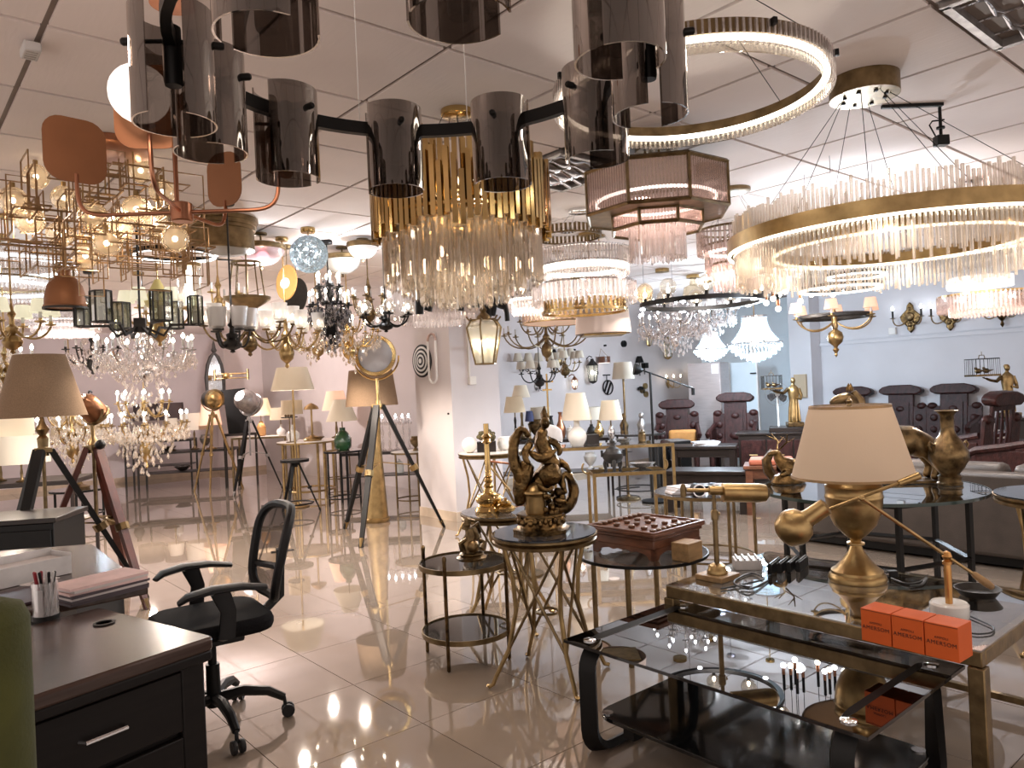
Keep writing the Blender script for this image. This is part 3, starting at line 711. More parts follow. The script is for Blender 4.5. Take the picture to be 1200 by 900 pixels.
part('board_rim', B().box((0, .212, .139), (.44, .016, .012)).box((0, -.212, .139), (.44, .016, .012)).box((.212, 0, .139), (.016, .41, .012)).box((-.212, 0, .139), (.016, .41, .012)), M['chesswood'], cb, bev=.003)
k = 0
rows = [(-.17, 9), (.17, 9)]
spots = [(-.17 + .0425 * i, s) for s in (-.175, .175) for i in range(9)] + [(x, y) for x in (-.13, -.045, .045, .13) for y in (-.09, .09)] + [(-.13, -.01), (.02, .0), (.10, .03), (-.05, .02)]
pcm = B().lathe([(.012, 0), (.0165, .002), (.0175, .008), (.0165, .014), (.010, .0165), (0, .0165)], 14).mesh('chess_piece')
for x, y in spots:
    g = Matrix.Rotation(YAW + rad(2), 4, 'Z') @ V((x, y, 0))
    o = part('chess_piece', pcm, M['piecewood'], None, loc=(cb_c.x + g.x, cb_c.y + g.y, cz + .1355))
    ie = spots.index((x, y)); o['label'] = 'small round walnut draughtsman in the row along one edge of the chess box' if ie < 9 else ('small round walnut draughtsman in the row along the opposite edge of the chess box' if ie < 18 else 'small round walnut draughtsman out in the middle of the chess board'); o['category'] = 'game piece'; o['group'] = 'draughtsmen on the chess box'
wb = at(805, 645, 3.72); wb.z = cz
solo('wooden_block', 'plain small wooden box standing by the chess box on the glass rim', 'box', B().box((0, 0, .045), (.125, .10, .09)), M['oak'], wb, YAW + rad(4), bev=.004)

# ================================================================== hanging fixtures
def wires(t, z, pts, top=None, r=.0016, m=None, name='suspension_wire', target=None):
    """thin wires from points of the fixture up to the ceiling"""
    zc = CEIL - t.location.z
    for x, y in pts:
        tx, ty = target((x, y)) if target else (x, y)
        part(name, B().cyl((x, y, z), (tx, ty, zc), r, n=5), m or M['steel'], t)
def canopy(t, r, h, m, x=0, y=0, n=24):
    zc = CEIL - t.location.z
    return part('ceiling_canopy', B().lathe([(0, zc - h), (r * .9, zc - h), (r, zc - h * .8), (r, zc)], n, Matrix.Translation((x, y, 0))), m, t)
def rod(t, x, y, z, r, m, name='down_rod'):
    part(name, B().cyl((x, y, z), (x, y, CEIL - t.location.z), r, n=8), m, t)
_mc = {}
def rods(t, R, z0, z1, n, r, m, j0=0, j1=0, name='crystal_rod', sides=6, singles=True, tip=0, a0=0, a1=2 * pi, kinds=6, sx=1):
    """a curtain of glass rods; as single parts sharing meshes, or joined when too small to tell apart"""
    if singles:
        ms = []
        for k in range(kinds):
            zz0, zz1 = z0 + j0 * random.random(), z1 + j1 * random.random()
            pr = [(r, 0), (r, zz1 - zz0)] if not tip else [(.001, -tip), (r, 0), (r, zz1 - zz0)]
            ms.append((B().lathe(pr, sides).mesh(name, 30 if sides > 5 else 0), zz0))
        for k in range(n):
            a = a0 + (a1 - a0) * (k + .5) / n; me, zz = ms[random.randrange(kinds)]
            part(name, me, m, t, loc=(R * cos(a) * sx, R * sin(a), zz), rot=(0, 0, a))
    else:
        b = B()
        for k in range(n):
            a = a0 + (a1 - a0) * (k + .5) / n
            zz0, zz1 = z0 + j0 * random.random(), z1 + j1 * random.random()
            x, y = R * cos(a) * sx, R * sin(a)
            b.lathe(([(.001, zz0 - tip)] if tip else []) + [(r, zz0), (r, zz1)], max(4, sides - 2), tm((x, y, 0), 0, 0, a))
        part(name + 's', b, m, t, kind='stuff')
def bulb(b, p, r=.011, h=.035):
    return b.lathe([(.004, 0), (r * .7, h * .15), (r, h * .4), (r * .6, h * .75), (.001, h)], 8, Matrix.Translation(p))

# ---- black ring with smoked glass shells, nearest the camera
z = at(475, 153, 2.30).z
t = thing('ring_chandelier', 'black ring chandelier with paired smoked grey glass shells, nearest to the camera overhead', 'chandelier', (-.19, 1.775, z))
R = .54
part('ring', B().hoop(R, .022, .036, 0, 72), M['black'], t)
bA = B().lathe([(.084, -.185), (.088, -.185), (.088, .065), (.084, .065)], 14, closed=True, a0=-rad(72), a1=rad(72))
sh = bA.mesh('glass_shell'); pin = B().lathe([(.009, 0), (.009, .02), (.006, .024), (0, .024)], 10, aim((.085, 0, 0), (.12, 0, 0))).cyl((.0, 0, 0), (.085, 0, 0), .005).mesh('pin')
sock = B().lathe([(.018, -.10), (.02, -.09), (.02, .03), (.012, .035)], 12).mesh('socket')
a_far = rad(96.5)
for a in map(rad, (104.8, 140, 170, 192, 248.5, 284, 322, 357, 33, 69.4)):
    for q in (0, 1):
        s_ = part('glass_shell', sh, M['smoked'], t, loc=(R * cos(a), R * sin(a), 0), rot=(0, 0, a + q * pi + rad(8) * (1 if q else -1)))
        part('pin', pin, M['black'], s_)
    part('socket', sock, M['black'], t, loc=(R * cos(a), R * sin(a), 0))
wires(t, .018, [(R * cos(a_far + a), R * sin(a_far + a)) for a in (-.28, 1.2, 2.6, 4.3, rad(19))], m=M['white'], r=.0015)

# ---- fluted acrylic LED ring
z = 1.4 + 1.03; p = at(806, 90, 2.72)
t = thing('ring_light', 'glowing ring light with thin gold band and fluted clear acrylic edge near the ceiling', 'ring light', (p.x, p.y, z))
R = .475
part('gold_band', B().hoop(R, .012, .045, .022, 96), M['dbrass'], t)
part('led_strip', B().hoop(R - .012, .020, .014, -.006, 96), M['led'], t)
part('acrylic_ring', B().hoop(R - .018, .010, .03, -.034, 96), M['globeglass'], t)
for k in range(140):
    pass
ml = B().box((0, 0, 0), (.010, .007, .078)).mesh('acrylic_flute', 0)
for k in range(150):
    a = 2 * pi * k / 150
    part('acrylic_flute', ml, M['crystal'], t, loc=((R + .011) * cos(a), (R + .011) * sin(a), .0), rot=(0, 0, a))
for k in range(8):
    a = 2 * pi * k / 8 + .3
    part('clamp', B().box((0, 0, .03), (.02, .014, .02)), M['black'], t, loc=((R + .018) * cos(a), (R + .018) * sin(a), .0), rot=(0, 0, a))
wires(t, .04, [(R * cos(a), R * sin(a)) for a in (.5, 2.4, 4.0, 5.4)], m=M['black'], r=.0016, target=lambda q: (q[0] * .5, q[1] * .5))
for k in range(4): point('ring_glow', (p.x + R * cos(k * pi / 2), p.y + R * sin(k * pi / 2), z - .06), 1.6, NEUT, .1)

# ---- big crystal rod ring at the right
p = at(1048, 260, 3.38); z = 1.4 + .605
t = thing('crystal_chandelier', 'large round chandelier of clear glass rods behind a wide lit brass band, right side', 'chandelier', (p.x, p.y, z))
R = .72
part('brass_band', B().hoop(R, .012, .062, 0, 96), M['brass'], t)
part('led_strip', B().hoop(R - .002, .012, .008, -.036, 96), M['led'], t)
part('inner_band', B().hoop(R - .20, .012, .045, -.03, 80), M['brass'], t)
part('inner_led', B().hoop(R - .20, .014, .008, -.058, 80), M['ledwarm'], t)
rods(t, R - .028, -.155, .08, 236, .0066, M['crystalwarm'], -.04, .075)
rods(t, R - .165, -.15, .06, 60, .0062, M['crystalwarm'], -.04, .06)
for k in range(4):
    a = k * pi / 2 + .4; part('frame_arm', B().cyl(((R - .2) * cos(a), (R - .2) * sin(a), 0), ((R - .01) * cos(a), (R - .01) * sin(a), 0), .006), M['dbrass'], t)
cp = onz(1012, 92, CEIL); cx, cy = cp.x - p.x, cp.y - p.y; zc = CEIL - z
cn = part('ceiling_canopy', B().lathe([(0, zc - .085), (.145, zc - .085), (.145, zc)], 36, Matrix.Translation((cx, cy, 0))), M['dbrass'], t)
for k in range(8): part('clip', B().box((cx + .09 * cos(k * .8), cy + .09 * sin(k * .8), zc - .089), (.012, .012, .008)), M['blackmet'], cn)
for k in range(8):
    a = k * pi / 4 + .2; part('suspension_wire', B().cyl((R * .97 * cos(a) if k % 2 else (R - .2) * cos(a), R * .97 * sin(a) if k % 2 else (R - .2) * sin(a), .03), (cx + .10 * cos(a), cy + .10 * sin(a), zc - .085), .0016, n=5), M['blackmet'], t)
for k in range(6): point('rod_glow', (p.x + (R - .1) * cos(k * pi / 3), p.y + (R - .1) * sin(k * pi / 3), z - .05), 2.2, WARM, .08)

# ---- rose gold globe chandelier
p = at(213, 249, 2.4)
t = thing('globe_chandelier', 'copper chandelier with curved arms, rounded plates and one glowing opal globe', 'chandelier', p)
part('hub', B().lathe([(.0, -.03), (.03, -.03), (.034, -.026), (.034, .026), (.03, .03), (0, .03)], 12), M['copper'], t)
part('down_rod', B().cyl((-.014, .0, .03), (-.014, 0, CEIL - p.z), .0075, n=10), M['copper'], t)
part('ceiling_canopy', B().cyl((0, 0, CEIL - p.z - .03), (0, 0, CEIL - p.z), .07, n=24), M['copper'], t)
def plate(w, h): return [(x, y) for x, y in rrect(w, h, .055, 5)]
def garm(ang, reach, rise, pl, globe, plate_yaw, pw=.16, phh=.20):
    d = V((cos(ang), sin(ang), 0))
    c = d * reach
    a_ = part('arm', B().tube([d * .03, d * (reach - .09)] + bez(d * (reach - .09), d * (reach - .02), d * reach + V((0, 0, .02)), d * reach + V((0, 0, .10)), 8)[1:] + [d * reach + V((0, 0, rise))], .0065, 8), M['copper'], t)
    if pl:
        T = Matrix.Translation(c + V((0, 0, rise + .075))) @ Matrix.Rotation(plate_yaw, 4, 'Z') @ Matrix.Rotation(pi / 2, 4, 'X')
        part('plate', B().prism(plate(pw, phh), -.002, .002, T), M['coppaint'], a_)
    if globe:
        part('globe', B().ball(c + V((.012, -.075, rise + .082)), .078, 20, 14), M['globelit'], a_)
        part('globe_cup', B().lathe([(.008, rise - .0), (.03, rise + .01), (.02, rise + .005)], 14, Matrix.Translation(c + V((.006, -.04, 0)))), M['copper'], a_)
garm(rad(182), .325, .135, True, False, rad(48), .185, .205)
garm(rad(279), .30, .15, True, True, rad(8), .185, .235)
garm(rad(2), .31, .13, True, False, rad(70), .17, .20)
garm(rad(80), .26, .10, True, False, rad(-22), .15, .19)
gp = p + V((.05, -.52, .24)); point('globe_glow', gp + V((0, -.1, .02)), 1.6, (1, .75, .62), .08, allround=True)

# ---- cluster of square brass frames and champagne glass balls
p = at(118, 236, 3.75)
t = thing('frame_chandelier', 'wide brass chandelier of interlocked square wire frames with glowing bubbly glass balls', 'chandelier', p)
canopy(t, .20, .04, M['copper'], x=.05)
for k in range(5): rod(t, .05 + .12 * cos(k * 1.256), .12 * sin(k * 1.256), .0, .004, M['brass'])
def sqframe(w, h): return B().tube([(-w / 2, -h / 2, 0), (w / 2, -h / 2, 0), (w / 2, h / 2, 0), (-w / 2, h / 2, 0)], .0048, 4, closed=True).mesh('square_frame', 0)
wirem = pm('rosy brass wire', (.34, .215, .11), .35, 1, .2, 10)
fm = [sqframe(a, b_) for a, b_ in ((.16, .16), (.12, .18), (.20, .12), (.10, .10), (.22, .22))]
rr = random.Random(5)
for k in range(135):
    a = rr.random() * 2 * pi; r_ = sqrt(rr.random()) * .45; zz = -.33 + .55 * rr.random() * (1 - .45 * (r_ / .45) ** 2)
    part('square_frame', fm[k % 5], wirem, t, loc=(r_ * cos(a), r_ * sin(a), zz), rot=((pi / 2, 0, YAW), (pi / 2, 0, YAW + pi / 2), (0, 0, YAW))[k % 3])
for k, (bx, by) in enumerate(((42, 207), (35, 258), (70, 275), (108, 252), (160, 245), (165, 200), (190, 225), (205, 280), (125, 285), (75, 232), (140, 268), (100, 300), (15, 235), (182, 262))):
    q = at(bx, by, p.y - .25 + .5 * rr.random()) - p
    g = part('glass_ball', B().ball((0, 0, 0), .066, 14, 9), M['champ'], t, loc=q)
    part('bulb', B().ball((0, 0, 0), .013, 8, 6), M['bulb'], g)
    part('lamp_holder', B().cyl((0, 0, .05), (0, 0, .085), .012), M['brass'], g)
for k in range(3): point('cluster_glow', p + V((-.3 + .3 * k, -.1 + .15 * (k % 2), -.05)), 3.5, WARM, .12)

# ---- gold tube and prism chandelier
p = at(540, 236, 3.5)
t = thing('crystal_chandelier', 'tiered chandelier of polished gold tubes above hanging crystal prisms, centre of the ceiling', 'chandelier', p)
bm_ = [B().box((0, 0, h / 2), (.021, .021, h)).mesh('gold_tube', 0) for h in (.26, .29, .23, .31, .27)]
for R, n, zb in ((.405, 84, -.14), (.30, 60, -.02), (.36, 30, -.09)):
    for k in range(n):
        a = 2 * pi * k / n; part('gold_tube', bm_[rr.randrange(5)], M['gold'], t, loc=(R * cos(a), R * sin(a), zb - .06 * rr.random()), rot=(0, 0, a + rr.uniform(-.2, .2)))
for R, z0, n in ((.36, -.38, 66), (.28, -.42, 52), (.20, -.455, 38), (.12, -.47, 24)):
    rods(t, R, z0, -.08, n, .010, M['crystalsmoke'], -.02, .02, 'crystal_prism', 3, True, .012)
for R, zz in ((.40, -.10), (.36, -.07), (.28, -.07), (.20, -.07)): part('frame_ring', B().hoop(R, .012, .012, zz, 60), M['gold'], t)
part('spider', B().box((0, 0, -.06), (.8, .016, .01)).box((0, 0, -.06), (.016, .8, .01)), M['gold'], t)
canopy(t, .075, .03, M['gold'])
wires(t, .0, [(.28 * cos(k * pi / 2 + .6), .28 * sin(k * pi / 2 + .6)) for k in range(4)], target=lambda q: (q[0] * .2, q[1] * .2), m=M['blackmet'])
part('cord', B().tube([(0, 0, -.06), (.01, 0, .1), (0, 0, CEIL - p.z)], .003, 6), M['cable'], t)
for k in range(5):
    q = V((.2 * cos(k * 1.256), .2 * sin(k * 1.256), .03)); part('bulb', bulb(B(), q), M['bulbsmall'], t)
point('gold_glow', p + V((0, 0, .02)), 9, WARM, .12); point('gold_glow', p + V((0, 0, -.28)), 5, WARM, .10)

# ---- octagonal rose glass fixture
p = at(768, 232, 4.2)
t = thing('octagonal_chandelier', 'octagonal bronze framed fixture with rose tinted glass rods and a crystal skirt below', 'chandelier', p, rad(14))
def octo(R, z0, z1, m, n_rod, fr):
    for k in range(8):
        a, b_ = 2 * pi * k / 8, 2 * pi * (k + 1) / 8
        A, Bp = V((R * cos(a), R * sin(a), 0)), V((R * cos(b_), R * sin(b_), 0))
        part('frame_post', B().box((A.x, A.y, (z0 + z1) / 2), (.014, .014, z1 - z0)), M['dbrass'], t)
        s = part('side_frame', B().cyl(A + V((0, 0, z0)), Bp + V((0, 0, z0)), .011, n=4).cyl(A + V((0, 0, z1)), Bp + V((0, 0, z1)), .013, n=4), M['dbrass'], t)
        bb = B()
        for q in range(n_rod):
            c = A.lerp(Bp, (q + .5) / n_rod) * .985; bb.cyl(c + V((0, 0, z0)), c + V((0, 0, z1)), .0085, n=6)
        part('glass_rods', bb, M['crystalpink'], s, kind='stuff')
octo(.405, -.10, .13, None, 17, 0); octo(.26, -.18, -.10, None, 11, 0)
part('led_strip', B().hoop(.33, .012, .014, -.02, 64), M['ledpink'], t)
part('bottom_plate', B().lathe([(.26, -.103), (.40, -.103), (.40, -.099), (.26, -.099)], 8, closed=True), M['dbrass'], t)
part('top_plate', B().lathe([(0, .13), (.40, .13), (.40, .137), (0, .137)], 8), M['dbrass'], t)
rods(t, .15, -.33, -.16, 30, .009, M['crystal'], -.02, 0, 'crystal_rod', 6, True, .01)
rods(t, .09, -.33, -.16, 16, .009, M['crystal'], -.02, 0, 'crystal_rod', 6, True, .01)
for x, y in ((-.05, 0), (0, .03), (.02, -.03), (.09, 0)): rod(t, x, y, .13, .006, M['dbrass'])
part('ceiling_canopy', B().cyl((.02, 0, CEIL - p.z - .02), (.02, 0, CEIL - p.z), .12, n=24), M['dbrass'], t)
point('rose_glow', p + V((0, 0, -.02)), 7, (1, .72, .62), .1)

# ---- stepped crystal drum
def tiers(name, label, p, spec, m, band, frame=None, glow=None, led=None, can=.09, group=None, single=False, wire=4):
    """spec: (R, z0, z1, n, r) per curtain"""
    t = thing(name, label, 'chandelier', p, 0, group)
    for R, z0, z1, n, r in spec:
        rods(t, R, z0, z1, n, r, m, -.008, .006, 'crystal_rod', 6, single, r)
        part('frame_ring', B().hoop(R, .014, .014, z1, 48), frame or M['gold'], t)
    if led:
        for R, z, h in led: part('led_strip', B().hoop(R, .012, h, z, 56), band, t)
    zt = max(s[2] for s in spec)
    if can: canopy(t, can, .025, frame or M['gold'])
    Rm = max(s[0] for s in spec)
    if wire: wires(t, zt, [(Rm * .9 * cos(k * 2 * pi / wire + .5), Rm * .9 * sin(k * 2 * pi / wire + .5)) for k in range(wire)], target=lambda q: (q[0] * .15, q[1] * .15))
    part('spider', B().box((0, 0, zt), (2 * Rm, .012, .008)).box((0, 0, zt), (.012, 2 * Rm, .008)), frame or M['gold'], t)
    if glow: point('drum_glow', p + V((0, 0, glow[2] if len(glow) > 2 else 0)), glow[0], glow[1], .1)
    return t
d = 5.6
p = at(683, 315, d)
t = tiers('crystal_chandelier', 'drum chandelier of clear rods with a bright white middle band, over a gold slatted ring', p,
      [(.345, .02, .13, 84, .010), (.335, -.05, .02, 84, .010), (.30, -.21, -.03, 72, .010), (.38, -.26, -.12, 60, .010)], M['crystal'], M['led'], M['chrome'], glow=(6, NEUT, -.02), led=[(.325, -.005, .045)], single=False)
gb = B().box((0, 0, 0), (.022, .008, .07)).mesh('gold_slat', 0)
for k in range(44):
    a = 2 * pi * k / 44; part('gold_slat', gb, M['gold'], t, loc=(.30 * cos(a), .30 * sin(a), -.27), rot=(0, 0, a + pi / 2))
part('lower_ring', B().hoop(.31, .02, .02, -.32, 56), M['gold'], t)
b = B().lathe([(.30, 0), (.30, .16)], 40); 
p2 = at(665, 268, 6.3)
t = thing('slatted_drum', 'dark bronze slatted drum fixture seen above the white banded crystal drum', 'chandelier', p2)
sl_ = B().box((0, 0, 0), (.02, .006, .16)).mesh('slat', 0)
for k in range(48):
    a = 2 * pi * k / 48; part('slat', sl_, M['bronze'], t, loc=(.28 * cos(a), .28 * sin(a), 0), rot=(0, 0, a + pi / 2))
part('ring', B().hoop(.275, .012, .012, .075, 40).hoop(.275, .012, .012, -.075, 40), M['bronze'], t)
part('spider', B().box((0, 0, .075), (.55, .012, .008)), M['bronze'], t)
rod(t, 0, 0, .07, .01, M['chrome']); canopy(t, .08, .02, M['chrome'])
# white bead-edged LED disc
p = at(692, 352, 6.5)
t = thing('ceiling_disc_light', 'flat round light with glowing frilled crystal edge below the gold slatted ring', 'ceiling light', p)
part('disc', B().lathe([(0, .02), (.33, .02), (.33, -.005), (.36, -.01), (.36, -.02), (0, -.015)], 48), M['brass'], t)
part('led_strip', B().hoop(.385, .03, .01, .0, 64), M['led'], t)
rods(t, .395, -.015, .035, 90, .010, M['crystal'], 0, .004, 'crystal_bead', 6, False)
rod(t, 0, 0, .02, .008, M['brass']); canopy(t, .08, .02, M['brass'])
# drum with fretwork
p = at(655, 368, 7.3)
t = thing('fretwork_drum', 'wide drum pendant of pale metal lattice hanging under the frilled disc', 'pendant lamp', p)
b = B(); R = .36; z0, z1 = -.085, .065; n = 44
for k in range(n):
    a = 2 * pi * k / n
    for s in (1, -1):
        pts = [(R * cos(a + s * q * .24 / 6), R * sin(a + s * q * .24 / 6), z0 + (z1 - z0) * q / 6) for q in range(7)]
        b.tube(pts, .005, 4)
part('lattice', b, pm('pale champagne metal', (.55, .45, .38), .3, .9), t, kind='stuff')
part('ring', B().hoop(R, .014, .012, z0, 56), M['brass'], t); part('ring', B().hoop(R, .014, .012, z1, 56), M['brass'], t)
part('liner', B().lathe([(R - .02, z0), (R - .02, z1)], 48), M['pinklit'], t)
part('diffuser', B().lathe([(0, z0 + .004), (R - .02, z0 + .004)], 40), M['bowlgrey'], t)
rod(t, 0, 0, z0, .006, M['brass']); canopy(t, .06, .02, M['brass'])
# beige cloth drum
p = at(706, 374, 6.6)
t = thing('drum_pendant', 'plain beige cloth drum pendant right of the metal lattice drum', 'pendant lamp', p)
part('lamp_shade', B().lathe([(.245, -.13), (.225, .13), (.222, .13), (.242, -.13)], 40, closed=True), pm('beige drum cloth', (.52, .42, .37), .9), t)
part('spider', B().box((0, 0, .12), (.45, .01, .006)).box((0, 0, -.01), (.012, .012, .26)).box((0, 0, -.14), (.36, .30, .015)), M['brass'], t)
rod(t, 0, 0, -.13, .006, M['brass']); canopy(t, .06, .02, M['brass'])
# small crystal ceiling drum left of it
p = at(622, 352, 6.8)
tiers('crystal_drum', 'short crystal drum fixture left of the metal lattice drum', p, [(.24, -.08, .06, 50, .012), (.16, -.12, .0, 34, .012)], M['crystal'], M['led'], M['chrome'], (4, NEUT, 0), [(.2, .0, .02)], .1)
# crystal curtain behind the gold tubes
p = at(512, 355, 6.6)
tiers('crystal_drum', 'pale crystal curtain drum hanging directly behind the gold tube chandelier', p, [(.42, -.12, .22, 90, .012), (.32, -.17, .22, 70, .012), (.2, -.19, .2, 40, .012)], M['crystal'], M['led'], M['chrome'], (2, NEUT, 0), [(.3, .16, .02)], .12)
# rosy cascade partly hidden behind the big ring
p = at(862, 295, 5.2)
tiers('crystal_chandelier', 'rosy glass rod cascade half hidden behind the large lit brass band ring', p, [(.25, -.0, .15, 46, .011), (.20, -.14, .05, 40, .011), (.15, -.25, -.08, 30, .011)], M['crystalpink'], M['ledpink'], M['dbrass'], (4, (1, .8, .75), -.05), [(.18, .0, .02)], .12)
# far left crystal bands
p = at(-12, 318, 5.6)
tiers('crystal_chandelier', 'two level fluted crystal ring with dark bands at the upper left edge', p, [(.56, -.04, .11, 130, .012), (.50, -.17, -.09, 110, .012)], M['crystal'], M['ledblue'], M['dbrass'], (7, COOL, .02), [(.53, .04, .03), (.47, -.13, .02)], .12)
p = at(78, 384, 6.6)
tiers('crystal_chandelier', 'stepped shallow crystal basket behind the copper dome pendant', p, [(.30, .02, .11, 70, .012), (.26, -.03, .04, 64, .012), (.20, -.07, -.01, 54, .012), (.36, .07, .14, 84, .012)], M['crystal'], M['ledpink'], M['chrome'], (5, (1, .85, .8), .04), [(.2, .05, .03)], .1)
p = at(1160, 342, 5.6)
tiers('crystal_chandelier', 'drum with glowing white cloth sides over a pinkish crystal skirt, right edge', p, [(.34, -.13, -.02, 76, .012), (.26, -.16, -.02, 60, .012)], M['crystalpink'], M['led'], M['gold'], (6, (1, .85, .75), -.05), None, .1)
t = bpy.data.objects[bpy.data.objects[-1].name] if False else None
dr_ = thing('drum_pendant', 'short glowing white drum shade beside the cool blue ring lights', 'pendant lamp', at(1148, 331, 5.2))
part('lamp_shade', B().lathe([(.20, -.035), (.20, .035), (.196, .035), (.196, -.035)], 40, closed=True), M['bowl'], dr_); part('spider', B().box((0, 0, .03), (.39, .008, .006)), M['chrome'], dr_)
rod(dr_, 0, 0, .03, .005, M['chrome']); point('drum_glow', dr_.location - V((0, 0, .12)), 3, NEUT, .15, allround=True); canopy(dr_, .06, .02, M['chrome'])
for (px, py, d, R, lab) in ((1003, 323, 5.3, .19, 'small cool white ring light above the other blue ring'), (985, 338, 4.7, .23, 'wider cool white ring light, lower of the pair of blue rings')):
    p = at(px, py, d)
    t = thing('ring_light', lab, 'ring light', p, 0, 'cool ring lights')
    part('housing', B().hoop(R, .03, .02, .008, 64), M['blackmet'], t); part('led_strip', B().hoop(R, .028, .010, -.007, 64), M['ledblue'], t)
    wires(t, .01, [(R * cos(k * 2.09), R * sin(k * 2.09)) for k in range(3)], m=M['blackmet']); point('ring_glow', p - V((0, 0, .12)), 7, (.86, .92, 1), .12, allround=True)
p = at(205, 300, 5.4)
t = thing('ring_light', 'thin white ring light hanging behind the brass frame cluster', 'ring light', p)
part('housing', B().hoop(.28, .03, .03, .01, 64), M['blackmet'], t); part('led_strip', B().hoop(.27, .012, .018, .0, 64), M['ledtube'], t)
wires(t, .01, [(.28 * cos(k * 2.09), .28 * sin(k * 2.09)) for k in range(3)], m=M['blackmet'])

# ---- pendants and flush bowls
p = at(76, 345, 4.6)
t = thing('dome_pendant', 'copper coloured dome pendant with dark rim, left under the brass frame cluster', 'pendant lamp', p)
part('dome', B().lathe([(.116, -.08), (.119, -.07), (.114, -.06), (.112, -.01), (.098, .05), (.07, .095), (.05, .11), (.036, .115), (.036, .15), (.03, .165), (0, .168)], 36), M['coppaint'], t)
part('rim', B().hoop(.117, .014, .012, -.085, 40), M['iron'], t)
part('yoke', B().tube([(-.06, 0, .11), (-.055, 0, .17), (0, 0, .20), (.055, 0, .17), (.06, 0, .11)], .006), M['dbrass'], t)
rod(t, 0, 0, .16, .008, M['dbrass']); canopy(t, .05, .03, M['dbrass'])
p = at(258, 284, 5.4)
t = thing('flush_drum', 'big antique brass flush drum light on the ceiling behind the copper arms', 'ceiling light', (p.x, p.y, 0)); zt = CEIL
t.location.z = 2.53
part('drum', B().lathe([(.225, -.06), (.235, -.055), (.235, .08), (.245, .085), (.245, .105), (.255, .11), (.255, .135), (.265, .14), (.265, .17)], 48), M['dbrass'], t)
part('diffuser', B().lathe([(0, -.09), (.12, -.082), (.20, -.065), (.225, -.055)], 40), M['bowlgrey'], t)
bowlred = bpy.data.materials.new('white glass bowl with a reddish glow'); bowlred.use_nodes = True; nt = bowlred.node_tree; bs = nt.nodes['Principled BSDF']
sset(bs, Base_Color=(.85, .80, .84, 1), Roughness=.25); bs.inputs['Emission Color'].default_value = (.9, .8, .9, 1); bs.inputs['Emission Strength'].default_value = .35
def bowl_light(px, py, d, R, h, label, m, glow, top=None, red=False):
    p = at(px, py, d); t = thing('bowl_light', label, 'ceiling light', p)
    part('metal_rim', B().lathe([(R * .98, -.01), (R * 1.06, .0), (R * 1.08, .03), (R * .9, .04), (R * .9, .0)], 40), M['dbrass'], t)
    part('glass_bowl', B().lathe([(0, -h)] + [(R * sin(a), -h * cos(a)) for a in [pi / 2 * k / 8 for k in range(1, 9)]], 36), m, t)
    part('finial', B().lathe([(.001, -h - .03), (.012, -h - .02), (.006, -h - .008), (.014, -h), (0, -h + .004)], 12), M['dbrass'], t)
    rod(t, 0, 0, .0, .008, M['dbrass']); canopy(t, .05, .02, M['dbrass'])
    if red:
        part('lamp_inside', B().ball((.01, -.0, -h * .5), .05, 14, 10), em('rosy bulb', (1, .25, .28), 6), t)
    if glow: point('bowl_glow', p - V((0, 0, h + .10)), glow * .5, (.97, .97, 1), .1, allround=True)
bowl_light(306, 292, 5.9, .175, .13, 'milky glass bowl light with reddish glow and brass rim', thin('milky glass bowl', (.92, .85, .88), (1, 1, 1), .04, .5, .15, .6, (.95, .9, .95)), 5, red=True)
bowl_light(401, 304, 6.6, .16, .13, 'unlit grey glass bowl light beside the sparkling ball', M['bowlgrey'], 0)
bowl_light(425, 289, 6.3, .125, .10, 'small brightly lit white glass bowl light with dark rim', M['bowl'], 6)
# sparkling ball
p = at(362, 298, 5.8)
t = thing('crystal_ball_pendant', 'round sparkling crystal burst ball hanging from a short brass canopy', 'pendant lamp', p)
part('core', B().ball((0, 0, 0), .035, 14, 9), M['chrome'], t)
n = 110; spm = B().cyl((0, 0, .03), (0, 0, .128), .002, n=4).mesh('spoke', 0); flm = B().lathe([(.0, .118), (.02, .128), (.026, .142), (.018, .136), (0, .14)], 6).mesh('crystal_flower', 0)
for k in range(n):
    zz = 1 - 2 * (k + .5) / n; a = k * 2.39996; d_ = V((sqrt(1 - zz * zz) * cos(a), sqrt(1 - zz * zz) * sin(a), zz)); q = d_.to_track_quat('Z', 'Y').to_euler()
    s = part('spoke', spm, M['chrome'], t, rot=q); part('crystal_flower', flm, M['crystallit'], s)
for k in range(8):
    zz = 1 - 2 * (k + .5) / 8; a = k * 2.4; part('bulb', B().ball((.07 * sqrt(1 - zz * zz) * cos(a), .07 * sqrt(1 - zz * zz) * sin(a), .07 * zz), .010, 8, 6), M['bulbcool'], t)
canopy(t, .055, .04, M['gold']); rod(t, 0, 0, .03, .004, M['gold']); point('ball_glow', p, 2.0, (.95, .97, 1), .12, allround=True)
# tilted discs
p = at(336, 331, 6.4)
t = thing('disc_pendant', 'tilted oval amber disc lamp with glowing white centre', 'pendant lamp', p)
T = tm((0, 0, 0), rad(82), 0, rad(-22))
part('disc', B().lathe([(0, -.012), (.145, -.008), (.148, 0), (.145, .008), (0, .012)], 40, T @ Matrix.Diagonal((.72, 1.05, 1, 1))), M['amber'], t)
part('light', B().lathe([(0, .016), (.052, .016), (.055, .008)], 28, T @ Matrix.Diagonal((.9, .9, 1, 1)) @ Matrix.Translation((-.01, -.01, 0))), M['globelit'], t)
part('suspension', B().cyl((0, .02, .1), (0, .02, CEIL - p.z), .004), M['dbrass'], t); canopy(t, .05, .03, M['dbrass'], y=.02)
p = at(347, 347, 6.7)
t = thing('disc_pendant', 'tilted oval black disc lamp overlapping the amber one from behind', 'pendant lamp', p)
part('disc', B().lathe([(0, -.012), (.165, -.008), (.168, 0), (.165, .008), (0, .012)], 40, T @ Matrix.Diagonal((.72, 1, 1, 1))), M['iron'], t)
